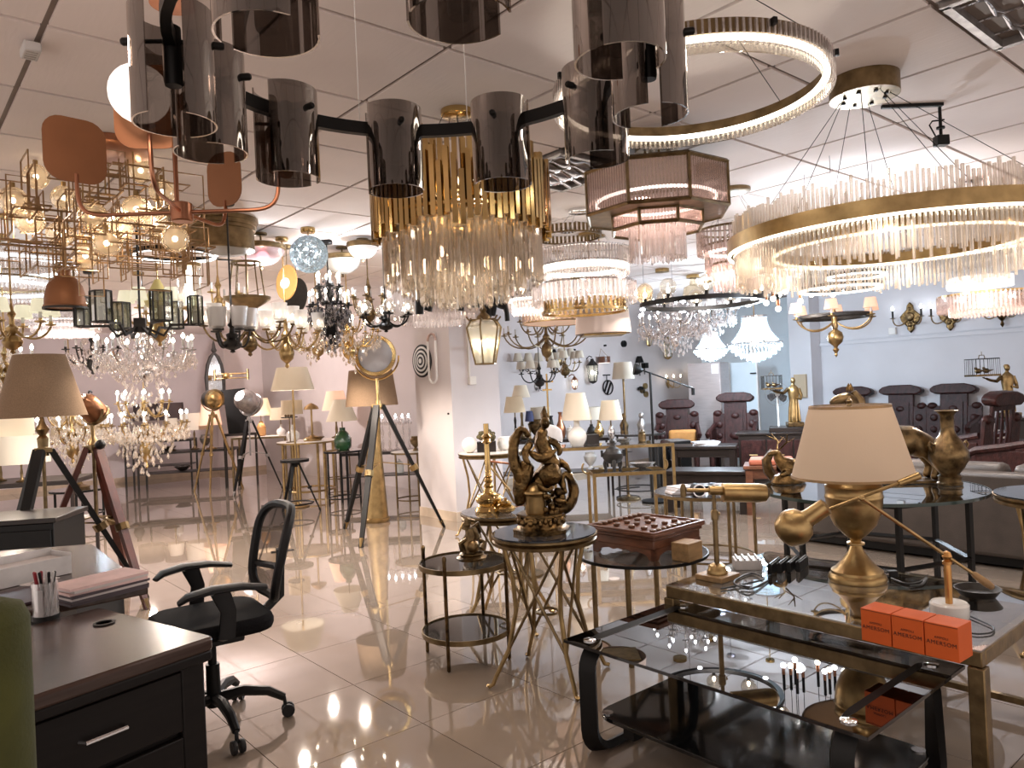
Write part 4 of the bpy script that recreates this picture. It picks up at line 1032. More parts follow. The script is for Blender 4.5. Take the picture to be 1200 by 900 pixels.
part('suspension', B().cyl((0, .02, .1), (0, .02, CEIL - p.z), .004), M['dbrass'], t)
# black hooked bracket on the ceiling
p = onz(1103, 170, CEIL - .07); p = at(1103, 165, 3.75)
t = thing('ceiling_bracket', 'black adapter block with wire loop clipped to the ceiling grid at the right', 'bracket', (p.x, p.y, p.z))
h_ = CEIL - p.z
part('block', B().box((0, 0, 0), (.06, .05, .05)), M['black'], t, bev=.004)
part('stem', B().cyl((0, 0, .02), (0, 0, h_), .008).cyl((0, 0, .06), (0, 0, .07), .02), M['black'], t)
part('loop', B().tube([(-.025, 0, .02), (-.055, 0, .08), (-.04, 0, .1), (.02, 0, .105)], .004, 6), M['black'], t)
part('track', B().box((-.17, -.06, h_ - .008), (.30, .02, .016), Matrix.Rotation(rad(-40) + YAW, 4, 'Z')), M['black'], t)
# smoke detector / emergency box
p = onz(36, 61, CEIL - .03)
t = thing('ceiling_box', 'small white slotted box clipped on the ceiling bar, upper left', 'ceiling box', (p.x, p.y, CEIL), YAW + rad(90))
part('case', B().box((0, 0, -.025), (.10, .055, .035)), M['whiteplastic'], t, bev=.006); part('clip', B().box((0, 0, -.004), (.03, .03, .008)), M['black'], t)
for k in range(4): part('slot', B().box((-.03 + .02 * k, 0, -.0428), (.008, .035, .0012)), M['steel'], t)

# ================================================================== arm chandeliers
def armch(label, p, R, n, mat, kind='candle', H=.35, lit=True, chain=True, dip=.10, crystals=0, shade_m=None, glow=0, gcol=WARM, body=None, two=0, rz=None, rb=.012, cm=None, name='arm_chandelier', can=.05, bm=None):
    """R: reach of the arms, H: height of the turned column, kind: what each arm carries"""
    t = thing(name, label, 'chandelier', p, random.random() * 2 if rz is None else rz)
    pr = body or [(.002, -H * .55), (.018, -H * .52), (.012, -H * .47), (.05, -H * .40), (.062, -H * .30), (.05, -H * .2), (.02, -H * .14), (.035, -H * .08), (.04, 0), (.018, H * .06), (.014, H * .2), (.028, H * .28), (.014, H * .36), (.01, H * .45), (.006, H * .5)]
    part('column', B().lathe(pr, 14), mat, t)
    def ring_of(n, R, z, off):
        am = B().tube(bez((.03, 0, z - .02), (R * .35, 0, z - dip * 1.6), (R * .85, 0, z - dip * 1.5), (R, 0, z + .015), 10), .0075, 6).lathe([(.0, .015), (.034, .022), (.036, .03), (.012, .028), (.012, .05)], 10, Matrix.Translation((R, 0, z))).mesh('arm')
        if kind in ('candle', 'shade'):
            km = B().cyl((R, 0, z + .03), (R, 0, z + .11), .011, n=8).mesh('candle')
        elif kind == 'globe': km = B().ball((R, 0, z + .09), .055, 14, 9).mesh('glass_globe')
        elif kind == 'cup': km = B().lathe([(.012, .03), (.045, .05), (.05, .12), (.058, .17)], 14, Matrix.Translation((R, 0, z))).mesh('glass_cup')
        b2 = bulb(B(), (R, 0, z + (.11 if kind in ('candle', 'shade') else .07)), rb, .045).mesh('bulb')
        if kind == 'shade': sm = B().lathe([(.062, .085), (.045, .175), (.0435, .175), (.0605, .085)], 18, Matrix.Translation((R, 0, z)), closed=True).mesh('lamp_shade')
        for k in range(n):
            a = off + 2 * pi * k / n
            ao = part('arm', am, mat, t, rot=(0, 0, a))
            part('candle' if kind in ('candle', 'shade') else ('glass_globe' if kind == 'globe' else 'glass_cup'), km, M['whiteplastic'] if kind in ('candle', 'shade') else (M['globeglass'] if kind == 'globe' else M['frost']), ao)
            if kind == 'shade': part('lamp_shade', sm, shade_m or M['whitelit'], ao)
            elif lit: part('bulb', b2, bm or M['bulbsmall'], ao)
    ring_of(n, R, 0, .2)
    if two: ring_of(two, R * .6, H * .28, .5)
    if crystals:
        b = B(); rg = random.Random(int(R * 1e4) + n)
        for k in range(crystals):
            a = rg.random() * 2 * pi; u = rg.random()
            if u < .5:
                r_ = R * (.75 + .35 * rg.random()); zz = .02 - .12 * rg.random()
            elif u < .8:
                r_ = R * (.2 + .6 * rg.random()); zz = -.04 - (H * .7) * rg.random() * (1 - r_ / R)
            else:
                r_ = R * (.1 + .5 * rg.random()); zz = H * .5 * rg.random()
            b.drop((r_ * cos(a), r_ * sin(a), zz), .011 + .006 * rg.random(), .04 + .035 * rg.random())
        for k in range(n):  # swags between arms
            a0, a1 = .2 + 2 * pi * k / n, .2 + 2 * pi * (k + 1) / n
            for q in range(9):
                f = q / 8; a = a0 + (a1 - a0) * f; b.ball((R * cos(a), R * sin(a), .02 - .10 * sin(pi * f)), .008, 5, 4)
        part('crystal_drops', b, cm or M['crystal'], t, kind='stuff', sm=0)
    if chain:
        zc = CEIL - p.z
        if zc > H * .5:
            part('chain', B().cyl((0, 0, H * .5), (0, 0, zc), .006, n=6), mat, t)
        canopy(t, can, .03, mat)
    if glow: point('arm_glow', p - V((0, 0, H * .55 + .10)), glow, gcol, .14)
    return t
armch('brass chandelier with pale glowing cloth shades at the upper left edge', at(14, 384, 5.0), .23, 6, M['brass'], 'shade', .32, glow=6, dip=.06)
armch('small brass crystal chandelier with bare bulbs hanging low at the left edge', at(6, 428, 5.55), .17, 6, M['brass'], 'candle', .3, crystals=110, cm=M['crystalwarm'], glow=4)
# tall glass cylinder chandelier with a bright tube
t = armch('ornate pale brass chandelier with white shades beside the bright tube light', at(186, 368, 5.7), .22, 6, M['brass'], 'shade', .45, glow=7, dip=.08)
part('petal_body', B().lathe([(.03, .02), (.09, .06), (.10, .10), (.05, .2), (.02, .26)], 12), pm('yellowish glazed leaf', (.55, .46, .18), .3), t)
p = at(222, 340, 5.0)
t = thing('tube_pendant', 'upright clear glass cylinder pendant with a bright white tube inside', 'pendant lamp', p)
part('glass_cylinder', B().lathe([(.075, -.12), (.075, .16)], 28), M['globeglass'], t); part('led_tube', B().cyl((0, 0, -.10), (0, 0, .15), .026, n=16), M['ledtube'], t)
part('end_cap', B().cyl((0, 0, -.13), (0, 0, -.11), .05, n=16), M['brass'], t); part('top_cap', B().cyl((0, 0, .155), (0, 0, .18), .078, n=24), M['brass'], t)
rod(t, 0, 0, .17, .004, M['brass']); canopy(t, .05, .02, M['brass']); point('tube_glow', p - V((0, .12, 0)), 4, NEUT, .08)
# black framed lantern chandelier
p = at(164, 371, 4.75)
t = thing('lantern_chandelier', 'black iron chandelier of tall smoky glass lantern panels on stepped square arms', 'chandelier', p, .3)
t.scale = (1.12, 1.12, 1.12)
part('hub', B().box((0, 0, -.05), (.06, .06, .08)), M['iron'], t)
for k in range(6):
    a = k * pi / 3; d_ = V((cos(a), sin(a), 0)); s_ = V((-sin(a), cos(a), 0)); c = d_ * .29
    ao = part('arm', B().tube([d_ * .02 + V((0, 0, -.06)), d_ * .12 + V((0, 0, -.11)), d_ * .16 + V((0, 0, -.05)), d_ * .29 + V((0, 0, -.05))], .010, 4), M['iron'], t)
    fr = B()
    for q in (-1, 0, 1):
        for sg in (-1, 1): fr.cyl(c + s_ * (.05 * q) + d_ * (.04 * sg * (1 - .5 * abs(q))) + V((0, 0, -.05)), c + s_ * (.05 * q) + d_ * (.04 * sg * (1 - .5 * abs(q))) + V((0, 0, .11)), .005, n=4)
    for z in (-.05, .11): fr.tube([c + s_ * (.05 * x) + d_ * (.04 * y) + V((0, 0, z)) for x, y in ((1, .5), (0, 1), (-1, .5), (-1, -.5), (0, -1), (1, -.5))], .005, 4, closed=True)
    part('lantern_frame', fr, M['iron'], ao)
    part('lantern_glass', B().prism([tuple((c + s_ * (.048 * x) + d_ * (.038 * y))[:2]) for x, y in ((1, .5), (0, 1), (-1, .5), (-1, -.5), (0, -1), (1, -.5))], -.048, .108), thin('smoky greenish glass', (.5, .52, .45), (1, 1, 1), .12, .8, .03, .15, (.7, .7, .5)) if k == 0 else bpy.data.materials['smoky greenish glass'], ao)
    part('candle', B().cyl(c + V((0, 0, -.05)), c + V((0, 0, .03)), .012), M['whiteplastic'], ao)
rod(t, 0, 0, -.02, .006, M['iron'], 'down_rod'); canopy(t, .06, .02, M['iron'])
# crystal chandeliers
armch('many armed crystal chandelier with bright bulbs left of the white pier', at(170, 415, 6.2), .36, 12, M['chrome'], 'candle', .5, crystals=520, two=6, glow=9, gcol=NEUT, cm=M['crystal'], rb=.016)
armch('tall two tiered crystal chandelier with many bulbs hanging low above the floor', at(170, 500, 7.4), .38, 12, M['brass'], 'candle', .75, crystals=620, two=8, glow=8, gcol=WARM, cm=M['crystalwarm'], rb=.016)
armch('amber crystal chandelier glowing behind the burlap tripod lamp', at(84, 505, 7.6), .36, 10, M['brass'], 'candle', .6, crystals=420, two=6, glow=5, cm=M['crystalwarm'], rb=.016)
armch('crystal chandelier with dark canopy hanging above the copper spotlight', at(108, 412, 7.2), .22, 6, M['iron'], 'candle', .4, crystals=200, glow=4, gcol=COOL, lit=False)
# brass bowl and multi arm brass
p = at(290, 350, 5.5)
t = thing('bowl_chandelier', 'dark brass dish pendant hung on many thin rods under the reddish bowl', 'chandelier', p)
part('dish', B().lathe([(.001, -.12), (.02, -.10), (.10, -.05), (.16, -.01), (.165, .01), (.155, .012), (.15, 0), (0, -.08)], 36), M['dbrass'], t)
for k in range(10):
    a = k * pi / 5; part('hanging_rod', B().cyl((.13 * cos(a), .13 * sin(a), 0), (.10 * cos(a), .10 * sin(a), .26), .005, n=6), M['dbrass'], t)
part('ring', B().hoop(.10, .02, .015, .26, 28), M['dbrass'], t); rod(t, 0, 0, -.08, .006, M['dbrass']); canopy(t, .05, .02, M['dbrass'])
armch('bronze chandelier with frosted upright cups below the brass dish pendant', at(292, 385, 5.9), .33, 8, M['bronze'], 'cup', .4, dip=.09, glow=5, rz=.1)
armch('brass chandelier with frosted cups and leafy finial, right of the brass dish', at(335, 392, 6.1), .26, 6, M['brass'], 'cup', .5, dip=.10, glow=5)
armch('small black scrolled arm chandelier below the bright tube pendant', at(272, 392, 4.9), .11, 5, M['iron'], 'cup', .22, dip=.07, lit=False)
armch('scrolled brass candle chandelier between the tube pendant and the brass dish', at(256, 350, 6.4), .22, 6, M['brass'], 'candle', .4, dip=.12, lit=False)
t = armch('dark crystal tree chandelier with tall tapered stem', at(386, 362, 6.3), .16, 8, M['blackmet'], 'candle', .55, crystals=420, two=6, glow=4, gcol=NEUT, cm=thin('dark crystal', (.35, .35, .4), (1, 1, 1), .2, .9, .05, .05))
armch('brass candle chandelier with warm bulbs behind the dark crystal tree', at(372, 396, 7.4), .26, 8, M['brass'], 'candle', .4, crystals=120, cm=M['crystalwarm'], glow=7)
armch('gilded scroll chandelier with little lights left of the searchlight lens', at(408, 392, 7.0), .28, 8, M['gold'], 'candle', .5, crystals=160, two=5, cm=M['crystalwarm'], glow=8)
armch('dark scroll iron chandelier under the small white bowl light', at(432, 352, 6.8), .15, 6, M['bronze'], 'candle', .42, dip=.12, lit=False)
armch('bronze chandelier carrying clear glass globes above the searchlight lens', at(452, 374, 6.2), .20, 6, M['blackmet'], 'globe', .2, dip=.05, glow=3, gcol=COOL, bm=M['bulbcool'])
# cluster of black cylinder spots
p = at(536, 346, 5.9)
t = thing('spotlight_rail', 'black ceiling rail carrying tilted black cylinder spotlights above the column', 'spotlight', p, rad(10))
part('rail', B().box((0, 0, .1), (.85, .03, .03)), M['blackmet'], t)
for x in (-.35, .35): rod(t, x, 0, .1, .006, M['blackmet'])
for k, (x, rx, ry, l) in enumerate(((-.30, .1, .0, .22), (-.2, .2, .3, .20), (-.05, .0, -.5, .16), (.03, .1, .12, .2), (.15, 0, .05, .18), (.25, .0, .1, .26), (.30, .1, .2, .25), (.38, .2, .3, .2))):
    part('spot_head', B().cyl((0, 0, .08), (0, 0, .08 - l), .032, n=16).lathe([(.026, .079 - l), (.026, .09 - l), (0, .09 - l)], 14), M['black'], t, loc=(x, 0, 0), rot=(rx, ry, 0))
p = at(578, 358, 5.6)
t = thing('arc_lamp', 'black bent arc lamp arm hanging beside the glass lantern', 'pendant lamp', p)
part('bow', B().tube(bez((-.02, 0, .03), (-.02, 0, .14), (.10, 0, .16), (.10, 0, -.12), 12), .018, 8), M['black'], t); part('arm', B().cyl((-.12, 0, .06), (.09, 0, -.02), .016), M['black'], t); rod(t, .03, 0, .11, .006, M['black'])
# bent glass lantern
p = at(568, 402, 5.4)
t = thing('glass_lantern', 'antique brass lantern with curved pale glass panes and lit candles before the column', 'lantern', p, rad(20))
prof = [(.075, -.15), (.12, .06), (.13, .11), (.10, .155), (.055, .17)]
for k in range(6):
    a, b_ = k * pi / 3, (k + 1) * pi / 3
    part('rib', B().tube([(r * cos(a), r * sin(a), z) for r, z in prof] + [(.11 * cos(a), .11 * sin(a), .165), (.13 * cos(a), .13 * sin(a), .19)], .007, 6), M['dbrass'], t)
    bb = B(); vs = []
    for r, z in prof[:4]: vs += [(r * .97 * cos(a), r * .97 * sin(a), z), (r * .97 * cos(b_), r * .97 * sin(b_), z)]
    part('pane', bb.add(vs, [(2 * i, 2 * i + 1, 2 * i + 3, 2 * i + 2) for i in range(3)]), M['seedglass'], t)
part('bottom_frame', B().lathe([(.068, -.155), (.082, -.155), (.082, -.145), (.068, -.145)], 6, closed=True), M['dbrass'], t)
part('crown', B().lathe([(.06, .165), (.05, .19), (.02, .22), (.028, .24), (.01, .26), (.006, .29)], 12), M['dbrass'], t)
for k in range(4):
    a = k * pi / 2 + .4; c_ = part('candle', B().cyl((.03 * cos(a), .03 * sin(a), -.15), (.03 * cos(a), .03 * sin(a), -.02), .010), M['whiteplastic'], t); part('bulb', bulb(B(), (.03 * cos(a), .03 * sin(a), -.02), .014, .05), M['bulbsmall'], c_)
part('chain', B().cyl((0, 0, .28), (0, 0, CEIL - p.z), .008, n=6), M['dbrass'], t); canopy(t, .05, .03, M['dbrass']); point('lantern_glow', p + V((0, 0, .04)), .9, (1, .9, .65), .06)
# brass arms between lantern and drum
armch('dense brass scroll chandelier without bulbs under the metal lattice drum', at(640, 394, 8.0), .45, 10, M['dbrass'], 'candle', .5, dip=.10, lit=False, two=6)
armch('black sconce like chandelier with small white shades on the left of the lamp wall', at(632, 440, 9.1), .22, 5, M['iron'], 'shade', .3, shade_m=M['linen'], dip=.07)
armch('brass chandelier with two rows of linen shades near the hanging black figure', at(662, 428, 9.6), .2, 5, M['dbrass'], 'shade', .3, shade_m=M['linen'], dip=.07)
# black ring with globes
p = at(822, 355, 6.2)
t = thing('ring_chandelier', 'flat black ring chandelier with clear glass globes standing on its rim', 'chandelier', p)
R = .48
part('ring', B().hoop(R, .045, .035, 0, 64), M['black'], t)
for k in range(10):
    a = 2 * pi * k / 10 + .15
    h = part('holder', B().cyl((R * cos(a), R * sin(a), .015), (R * cos(a), R * sin(a), .05), .014), M['black'], t)
    part('glass_globe', B().ball((R * cos(a), R * sin(a), .105), .068, 14, 9), M['champ'] if k in (4, 5) else M['globeglass'], h)
    part('bulb', bulb(B(), (R * cos(a), R * sin(a), .055), .016, .05), M['bulbsmall'], h)
for k in range(5):
    a = 2 * pi * k / 5 + .4; part('spot_disc', B().cyl((R * cos(a), R * sin(a), -.02), (R * cos(a), R * sin(a), -.03), .02, n=12), M['bulbcool'], t)
wires(t, .01, [(R * cos(k * 2.09 + .6), R * sin(k * 2.09 + .6)) for k in range(3)], m=M['blackmet']); point('globes_glow', p + V((0, 0, .12)), 9, NEUT, .2)
# filament tube pendant cluster
p = at(916, 338, 6.8)
t = thing('tube_chandelier', 'cluster chandelier of black tubes with copper sockets and bare round bulbs', 'chandelier', p)
part('plate', B().cyl((0, 0, CEIL - p.z - .03), (0, 0, CEIL - p.z), .25, n=32), M['blackmet'], t)
for k, (px, py, dd) in enumerate(((898, 355, 0), (906, 350, .1), (912, 362, -.05), (913, 345, .1), (920, 342, .2), (938, 353, .05), (945, 338, .15), (951, 345, 0), (957, 340, .2), (968, 338, .1), (976, 345, .15))):
    q = at(px, py, p.y + dd) - p
    tb = part('tube', B().cyl((q.x, q.y, q.z + .075), (q.x, q.y, q.z + .22), .013, n=10).cyl((q.x, q.y, q.z + .2), (q.x, q.y, CEIL - p.z - .03), .003, n=5), M['black'], t)
    part('socket', B().cyl((q.x, q.y, q.z + .02), (q.x, q.y, q.z + .08), .015, n=12), M['copper'], tb); part('bulb', B().ball((q.x, q.y, q.z), .024, 12, 8), M['bulbsmall'] if k % 2 else M['bulbcool'], tb)
point('tube_glow', p - V((0, 0, .1)), 8, NEUT, .15)
# brass chandelier with rosy shades and black oval
t = armch('brass chandelier with rosy shades, big ball and dark oval ring, before the right wall', at(978, 376, 7.0), .36, 6, M['brass'], 'shade', .5, shade_m=M['pinklit'], dip=.07, glow=8, gcol=(1, .75, .6),
          body=[(.001, -.34), (.014, -.32), (.01, -.30), (.03, -.27), (.015, -.25), (.02, -.235), (.06, -.20), (.072, -.155), (.06, -.11), (.02, -.08), (.03, -.05), (.02, 0), (.03, .05), (.012, .1), (.008, .25)])
part('oval_ring', B().tube([(.30 * cos(2 * pi * k / 32), .30 * sin(2 * pi * k / 32), .04) for k in range(32)], .022, 6, closed=True), M['iron'], t)
# empire basket chandeliers
def empire(label, p, s):
    t = thing('empire_chandelier', label, 'chandelier', p)
    part('crown_ring', B().hoop(.14 * s, .012, .02, .30 * s, 32), M['chrome'], t); part('main_ring', B().hoop(.30 * s, .012, .012, 0, 40), M['chrome'], t)
    b = B()
    for k in range(64):
        a = 2 * pi * k / 64
        for q in range(12):
            f = q / 12; r = (.135 + .14 * f ** 2.2) * s; b.drop((r * cos(a), r * sin(a), (.30 - .28 * f) * s), .0065, .032 * s)
    part('bead_strings', b, M['crystallit'], t, kind='stuff', sm=0)
    for j, (R, z) in enumerate(((.29, -.01), (.26, -.05), (.22, -.09), (.165, -.125), (.10, -.155), (.04, -.175))):
        b = B(); m = max(8, int(R * 150))
        for k in range(m): a = 2 * pi * k / m; b.drop((R * s * cos(a), R * s * sin(a), z * s), .010, .05 * s)
        part('crystal_tier', b, M['crystallit'], t, kind='stuff', sm=0)
    for k in range(6): part('bulb', B().ball((.14 * s * cos(k * 1.05), .14 * s * sin(k * 1.05), .06 * s), .022, 8, 6), M['bulbcool'], t)
    rod(t, 0, 0, .3 * s, .006, M['gold']); part('crown_bar', B().box((0, 0, .3 * s), (.28 * s, .01, .008)), M['gold'], t); canopy(t, .05, .03, M['gold'])
    point('basket_glow', p + V((0, 0, -.05 * s)), 27 * s, COOL, .2, allround=True)
empire('large empire basket chandelier of glowing crystal beads before the pale blue alcove', at(885, 402, 8.6), 1.0)
empire('smaller empire basket chandelier of glowing crystal beads, left of the large one', at(833, 409, 10.0), .75)
armch('clear glass arm crystal chandelier hanging under the black globe ring', at(790, 382, 8.0), .36, 10, M['chrome'], 'candle', .5, crystals=420, two=6, glow=10, gcol=COOL, rb=.014, bm=M['bulbcool'])
armch('small crystal chandelier with clear cups behind the black globe ring', at(838, 368, 8.8), .24, 8, M['chrome'], 'cup', .35, crystals=200, glow=5, gcol=COOL, bm=M['bulbcool'])
# small ceiling mounts
for px, py, m, lab in ((796, 303, 'dbrass', 'small bronze ceiling spot with clear lens left of the rosy cascade'), (776, 318, 'brass', 'little square brass ceiling mount further back'), (812, 325, 'gold', 'brass ceiling stem with glass drops above the black globe ring')):
    p = onz(px, py, CEIL - .03); t = thing('ceiling_spot', lab, 'ceiling light', (p.x, p.y, CEIL))
    part('mount', B().cyl((0, 0, -.04), (0, 0, 0), .08, n=20), M[m], t)
    if m == 'dbrass': part('lens', B().lathe([(0, -.07), (.06, -.06), (.07, -.04)], 16), M['bowl'], t)
    if m == 'gold': part('drop_cluster', B().lathe([(.04, -.04), (.05, -.12), (.12, -.15), (.14, -.26), (.09, -.32), (.001, -.33)], 12), M['champ'], t)
# track along the far ceiling
a, b_ = onz(215, 318, CEIL - .03), onz(462, 316, CEIL - .03)
p = at(250, 322, 8.0)
t = solo('ceiling_track', 'long thin black lighting track crossing the left ceiling', 'lighting track', B().cyl((0, 0, 0), tuple(at(462, 317, 8.2) - at(200, 306, 6.6)), .012, n=6), M['black'], at(200, 306, 6.6))
t.location.z = CEIL - .02; 

# ================================================================== tripod lamps, floor lamps
def tripod(name, label, p, H, spread, legm, tipm, r=.018, a0=0, brace=True, cat='floor lamp', two=True, collar=None, leglab=None):
    t = thing(name, label, cat, p, a0)
    part('apex', B().cyl((0, 0, H - .06), (0, 0, H + .03), .035, .028, n=14).box((0, 0, H - .02), (.10, .10, .03)), collar or tipm, t)
    for k in range(3):
        a = 2 * pi * k / 3; d = V((cos(a), sin(a), 0)); top = d * .045 + V((0, 0, H - .02)); ft = d * spread
        l = part('leg', B().tube([top, top.lerp(ft, .5), ft + V((0, 0, 0.0))], [r * 1.25, r * 1.15, r * .8], 4, flat=(1.3, .8)), legm, t)
        part('foot', B().cyl(top.lerp(ft, .94), ft, r * .9, r * .55, n=8), tipm, l)
        part('clamp', B().cyl(top.lerp(ft, .48), top.lerp(ft, .52), r * 1.7, n=8), tipm, l)
        if brace: part('brace', B().cyl(top.lerp(ft, .48), (0, 0, H * .55), .006, n=5), tipm, l)
    if brace: part('centre_post', B().cyl((0, 0, H * .5), (0, 0, H), .012, n=8), tipm, t)
    return t
def spot(t, z, m, rim, yaw, pitch, R=.13, L=.2, lensm=None, back=True):
    """searchlight drum in a yoke, lens facing yaw"""
    T = tm((0, 0, z), 0, 0, yaw) @ Matrix.Rotation(pi / 2 - pitch, 4, 'Y')
    part('lamp_drum', B().lathe([(.001, -L * .75), (R * .5, -L * .72), (R * .85, -L * .5), (R * .95, -L * .3), (R * .95, L * .35)], 32, T), m, t)
    part('front_rim', B().lathe([(R * .88, L * .3), (R * 1.06, L * .3), (R * 1.08, L * .36), (R * 1.04, L * .45), (R * .88, L * .45)], 36, T, closed=True), rim, t)
    part('lens', B().lathe([(0, L * .46), (R * .5, L * .44), (R * .88, L * .38)], 32, T), lensm or M['lens'], t)
    yk = [Matrix.Rotation(yaw, 4, 'Z') @ V((0, (R * 1.18) * cos(q), (R * 1.22) * sin(q))) + V((0, 0, z)) for q in [pi + pi * i / 14 for i in range(15)]]
    part('yoke', B().tube(yk, .010, 6), rim, t)
    return T
def face(p):  # yaw so that +x faces the camera
    return atan2(-p.y, -p.x)
p = at(447, 560, 7.5); p.z = 0
t = tripod('searchlight_lamp', 'large brass searchlight floor lamp with milky lens on black and brass tripod', p, 1.30, .62, M['black'], M['brass'], .026, rad(-100))
spot(t, 1.77, M['brass'], M['gold'], face(p) - t.rotation_euler.z - .1, .08, .19, .2)
part('neck', B().cyl((0, 0, 1.3), (0, 0, 1.55), .016, n=10), M['brass'], t)
p = at(440, 565, 8.25); p.z = 0
t = thing('floor_lamp', 'brass column floor lamp with brown burlap drum shade, behind the searchlight', 'floor lamp', p)
part('column', B().lathe([(.13, 0), (.14, .02), (.14, .04), (.125, .05), (.075, .95), (.06, 1.1), (.02, 1.15), (.015, 1.3)], 30), M['brass'], t)
part('lamp_shade', B().lathe([(.285, 1.27), (.235, 1.66), (.23, 1.66), (.28, 1.27)], 36, closed=True), M['burlap'], t); part('shade_ring', B().box((0, 0, 1.30), (.54, .01, .008)), M['dbrass'], t)
p = at(250, 500, 11.6); p.z = 0
t = tripod('spotlight_lamp', 'slim polished brass tripod with small dark gold spotlight in front of the white pier', p, 1.2, .42, M['brass'], M['brass'], .017, rad(40), False)
spot(t, 1.43, M['iron'], M['dbrass'], face(p) + .5 - t.rotation_euler.z, -.1, .15, .2, M['gold']); part('neck', B().cyl((0, 0, 1.2), (0, 0, 1.27), .014), M['brass'], t)
p = at(292, 500, 11.4); p.z = 0
t = tripod('spotlight_lamp', 'pewter spotlight turned away on black tripod legs beside the white pier', p, 1.1, .45, M['black'], M['steel'], .02, rad(15))
spot(t, 1.36, M['steel'], M['steel'], face(p) + 2.4 - t.rotation_euler.z, -.5, .17, .28); part('neck', B().cyl((0, 0, 1.1), (0, 0, 1.17), .014), M['steel'], t)
# left foreground tripods
p = at(52, 560, 5.1); p.z = 0
t = tripod('floor_lamp', 'big brown burlap lampshade on black and brass tripod, far left', p, 1.14, .60, M['black'], M['dbrass'], .028, rad(35))
part('stem', B().lathe([(.03, 1.14), (.035, 1.20), (.02, 1.22), (.045, 1.26), (.02, 1.30), (.012, 1.34), (.012, 1.45)], 14), M['dbrass'], t)
part('lamp_shade', B().lathe([(.275, 1.345), (.155, 1.765), (.15, 1.765), (.27, 1.345)], 48, closed=True), M['burlap'], t)
part('shade_spider', B().box((0, 0, 1.37), (.53, .01, .006)).box((0, 0, 1.37), (.01, .53, .006)), M['dbrass'], t)
p = at(111, 560, 5.35); p.z = 0
t = tripod('spotlight_lamp', 'copper brown spotlight seen from behind on red brown wooden tripod by the desk', p, 1.13, .48, M['redwood'], M['dbrass'], .027, rad(-25))
spot(t, 1.38, pm('brown copper spotlight', (.27, .12, .06), .35, .9, .4, 12), M['dbrass'], face(p) + 2.3 - t.rotation_euler.z, -.75, .085, .17)
part('neck', B().lathe([(.045, 1.13), (.03, 1.16), (.014, 1.19), (.014, 1.27)], 12), M['dbrass'], t)
part('handle', B().tube(bez((-.02, .02, 1.50), (-.10, .05, 1.55), (-.13, .06, 1.45), (-.08, .05, 1.42), 8), .006, 6), M['iron'], t)
part('knob', B().ball((.10, -.02, 1.13), .035, 12, 8), M['black'], t)
# floor lamp with pale shade
def flamp(label, p, H, r0, r1, h, m, pole, base='disc', name='floor_lamp', arm=0):
    t = thing(name, label, 'floor lamp', p)
    part('base', B().lathe([(.14, 0), (.145, .012), (.12, .025), (.03, .04), (.02, .06)], 24), pole, t)
    part('pole', B().cyl((0, 0, .05), (0, 0, H + h * .5), .013, n=10), pole, t)
    part('lamp_shade', B().lathe([(r0, H), (r1, H + h), (r1 - .004, H + h), (r0 - .004, H)], 32, closed=True), m, t)
    part('shade_spider', B().box((0, 0, H + h * .5), (2 * (r0 + r1) / 2 - .01, .008, .006)), pole, t)
    return t
p = at(345, 500, 9.6); p.z = 0
point('shade_glow', p + V((0, 0, 1.62)), 3.5, NEUT, .06, allround=True)
flamp('tall floor lamp with pale greenish pleated shade on a brass pole', p, 1.49, .27, .19, .29, M['linen'], M['brass'])
p = at(733, 500, 9.0); p.z = 0
flamp('floor lamp with plain white tapered shade and knobbed post by the lamp wall', p, 1.44, .135, .105, .20, M['linen'], M['dbrass'])
# table lamps
def tlamp(label, p, body, r0, r1, sz, h, bm, sm, name='table_lamp', neck=None, lit=0):
    t = thing(name, label, 'lamp', p)
    part('lamp_body', B().lathe(body, 24), bm, t)
    zb = body[-1][1]
    part('neck', B().cyl((0, 0, zb - .01), (0, 0, sz + h * .6), .008, n=8), neck or M['dbrass'], t)
    part('lamp_shade', B().lathe([(r0, sz), (r1, sz + h), (r1 - .004, sz + h), (r0 - .004, sz)], 36, closed=True), sm, t)
    part('shade_spider', B().box((0, 0, sz + h * .6), (r0 + r1 - .02, .006, .005)), neck or M['dbrass'], t)
    if lit: part('bulb', B().ball((0, 0, sz + h * .35), .02, 10, 7), M['bulbsmall'], t)
    return t
VASE = [(.05, 0), (.07, .01), (.10, .06), (.105, .10), (.08, .15), (.035, .18), (.028, .24), (.035, .26)]
STICK = [(.07, 0), (.075, .015), (.03, .03), (.016, .06), (.02, .12), (.012, .2), (.018, .26), (.01, .3)]
JAR = [(.06, 0), (.085, .03), (.09, .10), (.06, .17), (.03, .2), (.03, .23)]
def sc(pr, k, kz=None): return [(r * k, z * (kz or k)) for r, z in pr]
def legs4(t, w, d, h, m, r=.012, name='leg', sq=True):
    for sx in (-1, 1):
        for sy in (-1, 1):
            part(name, B().box((sx * (w / 2 - r), sy * (d / 2 - r), h / 2), (2 * r, 2 * r, h)) if sq else B().cyl((sx * (w / 2 - r), sy * (d / 2 - r), 0), (sx * (w / 2 - r), sy * (d / 2 - r), h), r), m, t)
